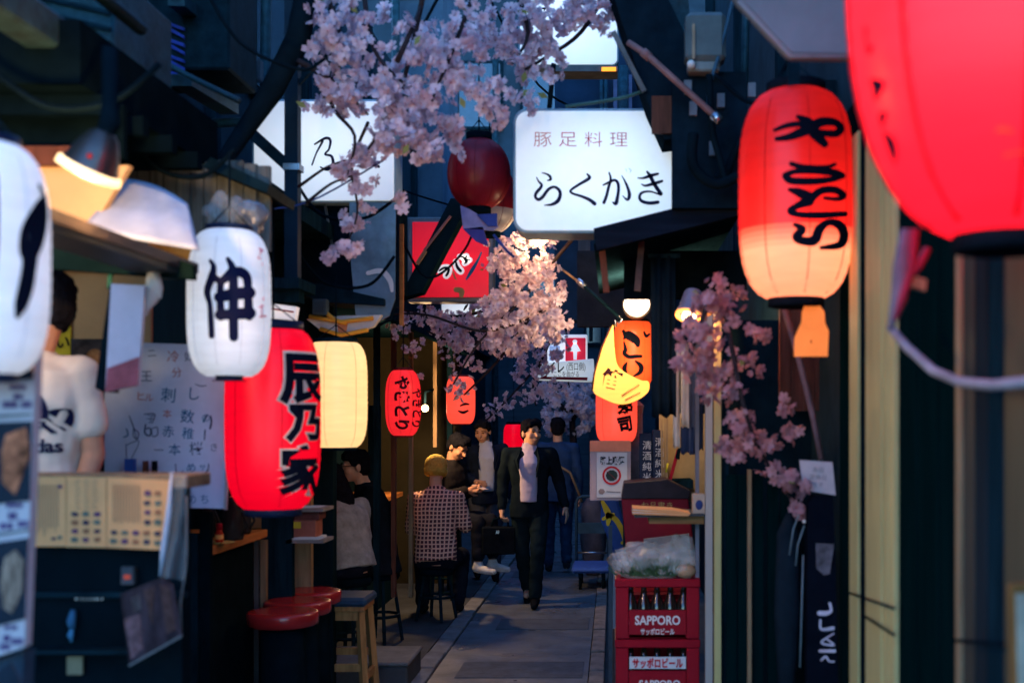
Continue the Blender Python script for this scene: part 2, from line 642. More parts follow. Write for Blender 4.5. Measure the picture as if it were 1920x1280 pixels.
MB().span(0.95, 1.5, 1.5, 30, 2.602, 5.7).build('upper_wall', dark_wall, right_b)
for y in (6.2, 8.4, 11, 14):
    MB().span(0.87, 0.948, y, y + 0.12, 2.61, 5.65).build('post', dark_wood, right_b)
# the far end of the alley
end_b = thing('end_building', 'dim tall building closing the far end of the alley', 'building', (-0.6, 24, 0))
MB().span(-7, 6, 24, 25, 0, 13).build('wall', M('end_wall', (0.03, 0.055, 0.075), 0.8, var=0.4, scale=1.5), end_b)
for z in (3.2, 5.4, 7.6):
    for x in (-3.2, -1.9, -0.6, 0.7):
        w = MB().span(x, x + 0.95, 23.93, 24.0, z, z + 1.4).build('window', dark_metal, end_b)
        MB().span(x + 0.06, x + 0.89, 23.92, 23.93, z + 0.06, z + 1.34).build('pane', M('dusk_glass', (0.03, 0.06, 0.08), 0.1, spec=0.7, var=0.2), w)
for x in (-2.4, -0.2, 1.2):
    MB().tube([(x, 23.85, 0), (x, 23.85, 9)], 0.06).build('drainpipe', teal_metal, end_b)
MB().span(-2.4, -0.5, 23.85, 23.95, 0.0, 2.3).build('shutter', M('roller_shutter', (0.05, 0.07, 0.085), 0.5, var=0.3, stretch=(0.05, 1, 1), scale=30), end_b)
# blue-grey block that rises behind the blossoms
mid_b = thing('concrete_tower', 'blue grey concrete stair tower rising behind the top blossoms', 'building', (-1.6, 15, 0))
MB().pbox(735, -260, 830, 540, 15, 1.5).build('wall', M('blue_concrete', (0.05, 0.09, 0.13), 0.8, var=0.3, scale=2, bump=0.2), mid_b)
for i in range(7):
    MB().pbox(738, -60 + 52 * i, 800, -56 + 52 * i, 14.96, 0.04).build('groove_strip', dark_metal, mid_b)
MB().tube([P(742, -200, 14.8), P(742, 560, 14.8)], 0.05).build('drainpipe', teal_metal, mid_b)
rear_b = thing('pipe_wall', 'dark wall with two pale pipes behind the big white sign', 'building', (0.1, 12, 0))
MB().pbox(1040, -100, 1230, 600, 12.5, 0.4).build('wall', M('night_blue_wall', (0.012, 0.03, 0.055), 0.8, var=0.4, scale=2), rear_b)
for x in (1128, 1136, 1168):
    MB().tube([P(x, 125, 12.3), P(x, 560, 12.3)], 0.022 if x < 1160 else 0.06).build('pipe', teal_metal, rear_b)
MB().pbox(1150, 140, 1185, 240, 12.3, 0.15).build('panel', M('blue_grey_panel', (0.08, 0.1, 0.17), 0.6), rear_b)

# ------------------------------------------------------------------ near food stall (left)
stall = thing('food_stall', 'open fronted food stall where the cook in the white T-shirt stands', 'stall', (-1.9, 4.0, 0))
MB().span(-2.618, -1.8, 4.72, 4.8, 0.0, 2.06).build('back_wall', dark_wall, stall)
MB().span(-1.798, -1.5, 4.72, 4.8, 1.42, 2.06).build('upper_back_wall', dark_wall, stall)
MB().pbox(40, 470, 283, 720, 4.66, 0.05).build('wall_panel', tan_wall, stall)
MB().pbox(205, 508, 287, 514, 4.64, 0.015).build('panel_trim', tan_wood, stall)
MB().span(-2.6, -1.36, 3.62, 4.7, 0.0, 0.42).build('floor_platform', dark_wood, stall)
MB().span(-2.6, -1.235, 3.36, 3.43, 0.0, 1.46).build('counter_front', M('dark_counter', (0.003, 0.008, 0.011), 0.45, var=0.3, scale=5, bump=0.1), stall)
MB().span(-2.6, -1.2, 3.3, 3.5, 1.462, 1.5).build('counter_top', M('lit_counter', (0.2, 0.13, 0.07), 0.35, var=0.6, scale=14, bump=0.2), stall, bevel=0.004)
MB().span(-2.6, -1.215, 3.335, 3.358, 1.15, 1.165).build('ledge', dark_metal, stall)
MB().span(-1.45, -1.32, 2.7, 3.72, 2.1, 2.118).build('shelf_board', M('shelf_wood', (0.025, 0.036, 0.036), 0.5, var=0.5, stretch=(1, 0.1, 1), scale=40, bump=0.2), stall)
MB().span(-1.345, -1.315, 2.7, 3.72, 2.119, 2.15).build('shelf_lip', M('lip_wood', (0.06, 0.05, 0.05), 0.5, var=0.4, stretch=(1, 0.1, 1), scale=40), stall)
MB().pbox(-60, 440, 352, 506, 4.58, 0.03).build('lintel', M('fascia_paint', (0.004, 0.012, 0.012), 0.6, var=0.3), stall)
MB().pprism([(20, 310), (242, 310), (170, 432), (20, 424)], 3.5, 0.03).build('lit_panel', tan_wall, stall)
MB().pprism([(20, 424), (170, 432), (362, 496), (362, 524), (20, 498)], 3.56, 0.03).build('lintel_board', M('fascia_paint', (0.004, 0.012, 0.012), 0.6, var=0.3), stall)
MB().pprism([(20, 274), (215, 274), (215, 309), (20, 309)], 3.47, 0.03).build('brown_board', red_wood, stall)
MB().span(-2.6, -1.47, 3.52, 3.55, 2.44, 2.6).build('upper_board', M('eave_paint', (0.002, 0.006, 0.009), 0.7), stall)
# weathered planks above the shelf
for i in range(11):
    x = 232 + i * 25
    MB().pbox(x + RN.uniform(0, 1.5), 306 + RN.uniform(-6, 6), x + 23.5, 470, 4.3 + RN.uniform(0, 0.012), 0.025).build('plank', grey_wood, stall)
MB().pprism([(395, 295), (505, 345), (500, 362), (380, 312)], 4.2, 0.35).build('roof_edge', dark_metal, stall)
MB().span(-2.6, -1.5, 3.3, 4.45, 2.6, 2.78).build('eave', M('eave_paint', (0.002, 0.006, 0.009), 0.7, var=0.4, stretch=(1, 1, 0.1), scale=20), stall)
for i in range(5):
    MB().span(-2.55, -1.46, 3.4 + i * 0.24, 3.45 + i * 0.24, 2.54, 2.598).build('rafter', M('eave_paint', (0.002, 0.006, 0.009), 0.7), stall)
MB().span(-1.66, -1.56, 2.2, 3.72, 2.7, 2.8).build('gutter_beam', teal_metal, stall, bevel=0.01)
MB().tube([(-1.53, 2.2, 2.92), (-1.53, 3.8, 2.92)], 0.022).build('conduit', dark_metal, stall)
MB().span(-2.5, -1.3, 3.28, 3.34, 1.0, 1.01).build('tie_rail', dark_metal, stall)
MB().pbox(283, 505, 425, 720, 4.68, 0.03).build('side_panel', M('teal_panel', (0.008, 0.025, 0.033), 0.5, var=0.4, stretch=(1, 1, 0.1), scale=20), stall)

vent = thing('vent_unit', 'teal metal ventilation box under the near eave', 'ventilation box', P(160, 60, 3.75))
MB().pprism([(60, -60), (213, -60), (213, 128), (185, 108), (60, 32)], 3.75, 0.5).build('casing', teal_metal, vent, bevel=0.01)
for i in range(4):
    MB().pprism([(75, -40 + i * 30), (205, -10 + i * 30), (205, -2 + i * 30), (75, -32 + i * 30)], 3.735, 0.012).build('slat', dark_metal, vent)
ac = thing('outdoor_unit', 'dark air conditioner box with louvres coloured as if lit blue above the planks', 'air conditioner', P(330, 70, 5.2))
MB().pbox(225, -80, 430, 130, 5.2, 0.4).build('casing', dark_metal, ac, bevel=0.01)
for i in range(7):
    MB().pprism([(285 + (i % 2) * 22, 30 + i * 15), (345, 52 + i * 15), (345, 58 + i * 15), (285 + (i % 2) * 22, 37 + i * 15)], 5.18, 0.015).build('louvre', M('blue_light_louvre', (0.03, 0.06, 0.3), 0.3, var=0.4), ac)  # the blue light on the louvres is put into their colour
rail = thing('roof_rail', 'blue painted steel rail sloping across the upper stall front', 'rail', P(400, 60, 5.8))
MB().bar(P(330, 0, 5.0), P(470, 112, 6.4), 0.07, 0.05).build('bar', teal_metal, rail)
MB().bar(P(340, 150, 5.0), P(430, 205, 5.6), 0.09, 0.05).build('bar', teal_metal, rail)
MB().bar(P(255, 185, 4.9), P(380, 248, 5.4), 0.10, 0.05).build('bar', teal_metal, rail)
cab = tag(MB().tube([P(585, -60, 5.0), P(560, 70, 5.0), P(510, 170, 5.0), P(455, 250, 5.0), P(400, 330, 4.6)], [0.05, 0.052, 0.05, 0.04, 0.03], 10).build('cable_bundle', M('cable_black', (0.004, 0.01, 0.014), 0.6)), 'thick black cable bundle curving down beside the steel pole', 'cable')
pole = thing('steel_pole', 'dark upright steel pole in front of the white hanging sign', 'pole', P(545, 520, 5.3))
MB().pbox(533, -120, 558, 525, 5.3, 0.06).build('post', M('pole_paint', (0.006, 0.02, 0.034), 0.4, var=0.2), pole)
MB().bar(P(540, 312, 5.34), P(455, 235, 5.34), 0.05).build('brace', dark_metal, pole)
MB().bar(P(556, 160, 5.33), P(640, 75, 5.33), 0.018).build('brace', dark_metal, pole)
MB().pbox(530, 306, 561, 318, 5.29, 0.08).build('clamp', chrome, pole)
for px in (600, 660):
    pass
MB().pbox(470, 520, 560, 540, 5.28, 0.3).build('foot_beam', dark_wood, pole)

# ------------------------------------------------------------------ second stall with the wooden bar
bar_s = thing('bar_stall', 'dark bar stall behind the big red lantern with a wooden counter', 'stall', (-2.0, 5.5, 0))
MB().span(-2.6, -1.72, 5.02, 5.84, 1.075, 1.115).build('counter_top', orange_wood, bar_s, bevel=0.005)
MB().span(-2.6, -1.78, 5.06, 5.8, 0.0, 1.072).build('counter_front', M('bar_front', (0.004, 0.009, 0.012), 0.6, var=0.3), bar_s)
for i, x in enumerate((441, 458, 476, 488)):
    MB().pbox(x, 1012, x + (14, 15, 9, 11)[i], 1300, 5.86, 0.03).build('slat', (M('bar_slat', (0.09, 0.08, 0.075), 0.6, var=0.3, stretch=(1, 1, 0.1), scale=30), tan_wood)[i % 2], bar_s)
MB().span(-2.6, -1.535, 6.42, 6.5, 0, 2.7).build('partition', M('partition', (0.005, 0.013, 0.016), 0.6, var=0.4, stretch=(1, 1, 0.15), scale=18), bar_s)
MB().pbox(490, 900, 548, 1300, 5.95, 0.05).build('side_panel', dark_wood, bar_s)
MB().pbox(545, 905, 583, 1110, 6.3, 0.05).build('wood_panel', tan_wood, bar_s)
MB().pbox(430, 930, 492, 990, 6.35, 0.04).build('lit_panel', tan_wall, bar_s)
MB().span(-2.6, -1.5, 4.82, 6.5, 2.62, 2.7).build('ceiling_board', dark_wood, bar_s)
MB().pbox(352, 1000, 370, 1280, 4.95, 0.04).build('post', dark_wood, bar_s)
MB().pbox(374, 960, 393, 1280, 4.96, 0.04).build('post', black, bar_s)

# third stall, lit inside, people sit in front of it
inn = thing('lit_stall', 'dim stall with a bare bulb behind the man in the checked shirt', 'stall', (-2.0, 9.0, 0))
MB().span(-2.6, -1.55, 11.9, 12.0, 0, 2.6).build('back_wall', M('olive_wall', (0.04, 0.033, 0.018), 0.8, var=0.25, scale=3), inn)
MB().span(-2.6, -1.42, 6.6, 12.0, 2.5, 2.62).build('eave', dark_wood, inn)
MB().span(-1.46, -1.41, 6.6, 12.0, 2.3, 2.498).build('fascia', dark_wood, inn)
for x, Y, w, m in ((617, 7.2, 10, dark_wood), (700, 8.2, 10, dark_wood), (733, 8.6, 8, red_wood), (766, 9.6, 7, tan_wood), (812, 11.0, 7, tan_wood), (838, 11.4, 10, dark_wood)):
    MB().pbox(x, 600, x + w, 1290 if Y < 8 else (838 if x == 812 else 1120), Y, 0.06).build('post', m, inn)
MB().pbox(690, 760, 700, 1000, 8.8, 0.3).build('side_panel', dark_wood, inn)
MB().span(-2.5, -2.05, 7.4, 11.0, 0.0, 0.95).build('bar_counter', dark_wood, inn)
MB().span(-2.5, -1.98, 7.35, 11.05, 0.952, 0.99).build('counter_top', orange_wood, inn)

# ------------------------------------------------------------------ right side: near wall of battens, behind the lanterns
rw = thing('batten_wall', 'shopfront wall of cream and dark green upright boards behind the nearest red lantern', 'wall', (0.95, 3.2, 0))
MB().span(0.83, 0.93, 1.4, 4.3, 0.0, 2.75).build('wall', green_board, rw)


def yat(px, x=0.82):
    return x * F / (px - VX)


for a, b, m, t, x in ((1592, 1608, cream_post, 0.04, 0.80), (1609, 1621, black, 0.015, 0.82), (1622, 1652, cream_post, 0.055, 0.80), (1654, 1664, cream_post, 0.04, 0.80),
                      (1665, 1677, cream_post, 0.05, 0.80), (1681, 1718, green_board, 0.012, 0.82), (1721, 1758, green_board, 0.016, 0.82), (1761, 1788, green_board, 0.010, 0.82),
                      (1790, 1798, tan_wood, 0.05, 0.80), (1800, 1826, M('faded_tan', (0.05, 0.045, 0.035), 0.6, var=0.25, stretch=(1, 1, 0.1), scale=20), 0.02, 0.815),
                      (1828, 1850, M('faded_grey', (0.016, 0.022, 0.026), 0.6, var=0.25, stretch=(1, 1, 0.1), scale=20), 0.02, 0.818), (1852, 1879, dark_wood, 0.015, 0.82),
                      (1882, 1960, M('tan_board', (0.085, 0.07, 0.04), 0.6, var=0.15, stretch=(1, 1, 0.1), scale=16), 0.03, 0.81)):
    xf = 0.812 - t * 0.35
    MB().span(xf, 0.829, yat(b, xf), yat(a, xf) - 0.003, 0.0, 2.6).build('board', m, rw, bevel=0.002)
for a, b, y1, y2 in ((1590, 1676, 1110, 1140), (1622, 1676, 1155, 1190), (1788, 1880, 1200, 1207)):
    MB().tube([(0.775, yat(a, 0.775), P(a, y1, yat(a, 0.775)).z), (0.775, yat(b, 0.775), P(b, y2, yat(b, 0.775)).z)], 0.004).build('wire', black, rw)
MB().tube([P(1670, 615, 2.9), P(1700, 650, 2.75), P(1750, 695, 2.6), P(1800, 716, 2.45), P(1860, 722, 2.3), P(1960, 712, 2.15)], 0.011, 10).build('hose', M('pale_hose', (0.3, 0.27, 0.29), 0.5), rw)

dark_shop = thing('dark_shopfront', 'dark shopfront of brown planks behind the lantern with the orange tag', 'shopfront', (0.8, 4.4, 0))
for i in range(6):
    x0 = 1462 + i * 22
    MB().pbox(x0, 480, x0 + 21, 770, 4.9, 0.03).build('plank', red_wood, dark_shop)
MB().pbox(1350, 770, 1592, 1400, 5.1, 0.05).build('lower_panel', M('navy_panel', (0.004, 0.013, 0.019), 0.6, var=0.3), dark_shop)
MB().pbox(1452, 150, 1610, 478, 5.0, 0.05).build('upper_panel', M('navy_panel', (0.004, 0.013, 0.019), 0.6, var=0.3), dark_shop)
MB().pbox(1340, 560, 1352, 1400, 4.95, 0.04).build('post', cream_post, dark_shop)
MB().pbox(1355, 560, 1366, 1400, 5.0, 0.04).build('post', dark_wood, dark_shop)
MB().pbox(1366, 600, 1462, 770, 5.12, 0.03).build('back_panel', M('navy_panel', (0.004, 0.013, 0.019), 0.6, var=0.3), dark_shop)
for x in (1362, 1384, 1412, 1440, 1464):
    MB().pbox(x, 890, x + 19, 1400, 4.72, 0.02).build('door_board', green_board, dark_shop)
MB().pbox(1402, 880, 1409, 1400, 4.7, 0.02).build('door_edge', tan_wood, dark_shop)

# roof over the right-hand counter, sloping down towards the alley
roof = thing('lean_to_roof', 'dark wooden lean-to roof in front of the big white sign', 'roof', (0.3, 5.4, 2.45))
a, b = P(1113, 428, 5.05), P(1400, 356, 5.05)
c, d = P(1400, 400, 5.05), P(1118, 470, 5.05)
MB().prism([a, b, c, d], (0, 0.05, 0)).build('fascia', M('fascia_wood', (0.007, 0.011, 0.018), 0.5, var=0.4, stretch=(0.1, 1, 1), scale=30), roof)
MB().prism([a + Vector((0, 0.052, -0.01)), b + Vector((0, 0.052, -0.01)), b + Vector((0, 0.052, -0.06)), a + Vector((0, 0.052, -0.06))], (0, 2.0, 0)).build('roof_deck', dark_wood, roof)
for x, y0, y1, m in ((1127, 448, 548, red_wood), (1203, 452, 545, M('bracket_wood', (0.07, 0.05, 0.045), 0.6, var=0.4))):
    MB().bar(P(x, y0, 5.25), P(x + 10 if x < 1200 else x - 8, y1, 5.25), 0.028).build('bracket', m, roof)
MB().pbox(1084, 440, 1106, 605, 7.9, 0.08).build('post', M('grey_brown_post', (0.09, 0.085, 0.08), 0.6, var=0.3, stretch=(1, 1, 0.1), scale=20), roof)
MB().pbox(1082, 470, 1230, 612, 7.6, 0.1).build('lintel_board', M('lintel', (0.02, 0.028, 0.036), 0.7, var=0.3), roof)
MB().pbox(1170, 470, 1400, 560, 5.9, 0.05).build('back_board', black, roof)

# upper right clutter
up = thing('eave_bracket', 'dark wooden eave bracket hanging in front of the corner of the white sign', 'bracket', P(1240, 120, 5.15))
MB().pprism([(1140, -40), (1235, -40), (1330, 160), (1330, 250), (1246, 262), (1214, 192)], 5.15, 0.25).build('panel', M('bracket_paint', (0.005, 0.013, 0.02), 0.6, var=0.4), up)
MB().bar(P(1150, 60, 5.12), P(1208, 172, 5.12), 0.02).build('edge_strip', M('grey_strip', (0.12, 0.13, 0.13), 0.6), up)
MB().pbox(1222, 180, 1262, 250, 5.13, 0.02).build('board', red_wood, up)
sheet = tag(MB().pprism([(1215, 5), (1290, -10), (1300, 120), (1262, 118)], 5.35, 0.05).build('roof_sheet', teal_metal), 'teal corrugated roof sheet above the eave bracket', 'roof sheet')
pipe = thing('conduit_pipe', 'reddish steel pipe running diagonally above the white sign', 'pipe', P(1250, 150, 4.95))
MB().tube([P(1178, 80, 4.98), P(1212, 102, 4.95), P(1345, 222, 4.8)], 0.014, 10).build('tube', M('rust_pipe', (0.24, 0.12, 0.11), 0.45, var=0.3), pipe)
MB().tube([P(1205, 97, 4.95), P(1219, 109, 4.95)], 0.02, 10).build('coupling', M('rust_pipe', (0.24, 0.12, 0.11), 0.45, var=0.3), pipe)
MB().tube([P(1338, 216, 4.8), P(1350, 227, 4.79)], 0.02, 10).build('coupling', chrome, pipe)
meter = thing('electric_meter', 'grey round electric meter box up beside the diagonal pipe', 'electric meter', P(1325, 80, 4.9))
MB().pbox(1286, 20, 1362, 112, 4.9, 0.14).build('casing', M('meter_case', (0.09, 0.115, 0.115), 0.35, var=0.2), meter, bevel=0.02)
MB().pbox(1290, 113, 1350, 133, 4.92, 0.1).build('base', M('meter_base', (0.16, 0.18, 0.17), 0.4), meter, bevel=0.008)
MB().pbox(1298, 45, 1303, 110, 4.89, 0.012).build('strip', M('brass_strip', (0.3, 0.22, 0.14), 0.4), meter)
MB().ball(P(1296, 121, 4.9), 0.018).build('cap', white_cloth, meter)
for k, pts in enumerate((((1300, 250), (1300, 310), (1340, 345), (1385, 330)), ((1330, 140), (1335, 240), (1350, 300), (1362, 345)), ((1375, 0), (1352, 90), (1330, 165), (1328, 210)), ((1390, 260), (1372, 300), (1360, 330), (1340, 330)))):
    tag(MB().tube([P(x, y, 4.85 + 0.03 * k) for x, y in [q[:2] for q in catmull([(p[0], p[1]) for p in pts], 6)]], (0.022, 0.014, 0.008, 0.016)[k], 8).build('cable', (M('cable_black', (0.006, 0.014, 0.02), 0.6), M('cable_blue', (0.03, 0.08, 0.12), 0.5))[k == 2]),
        ('thick black cable looping behind the right corner of the white sign', 'black cable hanging straight down from the meter box', 'thin blue cable slanting past the meter box', 'short black cable curling beside the lantern top')[k], 'cable', 'cables around the meter box')
MB_brk = thing('wall_plate', 'dark mounting plate with pale fittings under the meter box', 'mounting plate', P(1310, 210, 5.0))
MB().pbox(1260, 135, 1400, 390, 5.0, 0.04).build('plate', M('bracket_paint', (0.005, 0.013, 0.02), 0.6, var=0.4), MB_brk)
for x, y in ((1283, 150), (1293, 190), (1345, 175), (1403, 155), (1330, 265)):
    MB().pbox(x, y, x + 14, y + 26, 4.98, 0.02).build('fitting', M('fitting_grey', (0.14, 0.16, 0.18), 0.5), MB_brk)
canopy = thing('grey_canopy', 'grey fabric canopy box above the lantern with sideways writing', 'canopy', P(1500, 30, 3.3))
MB().pprism([(1340, -60), (1640, -60), (1640, 107), (1482, 105), (1385, 2)], 3.3, 0.06).build('cover', M('canopy_grey', (0.2, 0.2, 0.2), 0.55, var=0.2, scale=3, bump=0.25, bscale=12), canopy, bevel=0.01)
MB().tube([P(1384, 2, 3.29), P(1481, 106, 3.29), P(1640, 108, 3.29)], 0.006).build('hem', M('hem', (0.3, 0.24, 0.23), 0.6), canopy)
MB().pbox(1478, 108, 1500, 230, 3.9, 0.02).build('strap', dark_metal, canopy)

# ------------------------------------------------------------------ middle left: dark upper boxes and rain sheet
box = thing('shutter_box', 'dark shutter box under the hanging white sign', 'shutter box', P(620, 450, 6.2))
MB().pbox(560, 382, 745, 545, 6.3, 0.3).build('casing', M('shutter_case', (0.003, 0.009, 0.015), 0.4, var=0.3), box)
MB().pbox(556, 545, 700, 556, 6.22, 0.2).build('sill', teal_metal, box)
MB().pbox(660, 440, 746, 456, 6.27, 0.02).build('rail', black, box)
MB().bar(P(610, 385, 6.27), P(624, 468, 6.27), 0.012).build('stay', M('grey_strip', (0.12, 0.13, 0.13), 0.6), box)
MB().pprism([(545, 520), (720, 560), (720, 572), (600, 566), (545, 540)], 6.1, 0.3).build('awning', dark_metal, box)
rs = thing('rain_sheet', 'milky vinyl rain sheet with a rounded corner beside the red sign', 'rain sheet', P(700, 500, 6.1))
pts = [(655, 380), (742, 380), (741, 560), (730, 592), (705, 606), (668, 604), (655, 460)]
MB().pprism(pts, 6.14, 0.006).build('sheet', M('rain_vinyl', (0.13, 0.19, 0.23), 0.22, var=0.5, scale=5, bump=0.4, bscale=6, spec=0.6), rs)
MB().tube([P(x, y, 6.13) for x, y in ((746, 380), (745, 560), (733, 598), (704, 613))], 0.008).build('hem', black, rs)
MB().stroke([(690, 512, 8), (715, 508, 10), (731, 525, 10), (735, 545, 6)], pix(6.14, 0.008)).build('painted_glare_fold', white_ink, rs)  # white stroke paints a streak of glare on the vinyl
MB().pbox(749, 420, 756, 610, 6.2, 0.02).build('edge_strip', orange_wood, rs)
brc = thing('roof_brace', 'heavy dark diagonal roof brace crossing the red sign', 'brace', P(810, 470, 6.7))
MB().pprism([(845, 372), (884, 372), (790, 548), (748, 560)], 6.7, 0.14).build('beam', M('brace_paint', (0.004, 0.014, 0.02), 0.5, var=0.3), brc)
MB().bar(P(845, 405, 6.68), P(795, 470, 6.68), 0.012).build('rod', M('rust_pipe', (0.24, 0.12, 0.11), 0.45, var=0.3), brc)
MB().bar(P(798, 470, 6.68), P(782, 495, 6.68), 0.02).build('latch', tan_wood, brc)
MB().pbox(700, 560, 1120, 575, 11.5, 0.1).build('cross_beam', dark_wood, brc).parent = None
bpy.data.objects['cross_beam']['label'] = 'dark beam spanning the alley behind the lower blossoms'
bpy.data.objects['cross_beam']['category'] = 'beam'
orange_sheet = thing('folded_awning', 'orange and white folded plastic awning under the dark eave', 'awning', P(650, 605, 6.3))
MB().pprism([(575, 598), (640, 592), (715, 590), (700, 612), (650, 628), (600, 618)], 6.0, 0.05).build('roll', M('white_vinyl', (0.55, 0.52, 0.48), 0.4, var=0.2, bump=0.3), orange_sheet)
for p in (((580, 593), (640, 603), (700, 596)), ((603, 580), (628, 600), (650, 606)), ((600, 616), (640, 628), (690, 618))):
    MB().tube([P(x, y, 5.98) for x, y in p], 0.011).build('band', M('orange_vinyl', (0.75, 0.33, 0.04), 0.4, var=0.2), orange_sheet)
MB().pprism([(632, 600), (652, 603), (648, 626), (634, 622)], 5.99, 0.02).build('band', M('salmon_vinyl', (0.6, 0.22, 0.1), 0.4), orange_sheet)
tube_s = thing('striped_sign', 'small white sign with a thin red stripe behind the white lantern', 'sign', P(525, 580, 5.2))
MB().pprism([(490, 566), (556, 575), (552, 600), (490, 594)], 5.2, 0.05).build('panel', M_sign('pale_sign', (0.8, 0.74, 0.7), 0.4), tube_s)
MB().pprism([(490, 574), (550, 583), (550, 586), (490, 577)], 5.19, 0.008).build('stripe', red_ink, tube_s)
MB().pbox(480, 540, 560, 566, 5.35, 0.1).build('bracket', dark_wood, tube_s)

# tangle of pipes, cables and boxes under the eaves
for k, (nm_, lab_, cat_, Y_, pts_, r_, m_) in enumerate((
        ('water_pipe', 'teal pipe running level under the far upper left eave', 'pipe', 5.6, ((215, 215), (330, 232), (470, 228)), 0.022, teal_metal),
        ('water_pipe', 'thin teal pipe sloping past the blue louvred box', 'pipe', 4.9, ((220, 60), (330, 130), (450, 190)), 0.012, teal_metal),
        ('water_pipe', 'upright teal pipe on the upper left wall beside the steel pole', 'pipe', 6.4, ((500, -60), (498, 90), (496, 250)), 0.03, teal_metal),
        ('cable', 'loose black cable drooping under the near eave', 'cable', 3.2, ((-20, 130), (90, 200), (210, 190), (300, 120)), 0.009, black),
        ('cable', 'black cable loop hanging over the weathered planks', 'cable', 4.1, ((250, 250), (300, 318), (380, 330), (440, 280)), 0.009, black),
        ('cable', 'thin dark cable crossing high in front of the black cable bundle', 'cable', 4.6, ((380, -30), (450, 80), (560, 130), (610, 110)), 0.007, black),
        ('cable', 'dark cable sagging from the pole to the shutter box', 'cable', 5.8, ((548, 330), (600, 400), (680, 410), (745, 370)), 0.008, black),
        ('cable', 'dark cable looping below the shutter box', 'cable', 5.9, ((556, 470), (610, 530), (690, 535), (740, 480)), 0.008, black),
        ('cable', 'black cable drooping across the roof brace', 'cable', 6.5, ((745, 430), (800, 520), (870, 470), (900, 390)), 0.007, black),
        ('water_pipe', 'blue grey pipe upright right of the meter box', 'pipe', 5.1, ((1400, -40), (1398, 60), (1396, 160)), 0.016, teal_metal),
        ('cable', 'black cable sagging from the grey canopy to the wall plate', 'cable', 4.7, ((1480, 110), (1440, 180), (1400, 190), (1340, 140)), 0.009, black))):
    q_ = catmull(pts_, 7)
    tag(MB().tube([P(x, y, Y_) for x, y in q_], r_, 8).build(nm_, m_), lab_, cat_, 'pipes and cables under the eaves')
for (x0, y0, x1, y1, Y_, lab_) in ((250, 140, 300, 185, 5.0, 'small junction box below the blue louvred box'), (455, 110, 488, 150, 6.2, 'small junction box beside the upright teal pipe'), (585, 560, 612, 590, 5.95, 'small junction box under the shutter box'), (1405, 215, 1432, 262, 4.9, 'small junction box right of the wall plate')):
    t_ = thing('junction_box', lab_, 'junction box', P(x0, y1, Y_), 'junction boxes under the eaves')
    MB().pbox(x0, y0, x1, y1, Y_, 0.06).build('casing', M('box_grey', (0.05, 0.075, 0.085), 0.5, var=0.3), t_, bevel=0.004)
    MB().pbox(x0 + 5, y0 + 5, x1 - 5, y1 - 5, Y_ - 0.006, 0.005).build('lid', M('box_lid', (0.035, 0.055, 0.065), 0.5, var=0.3), t_)

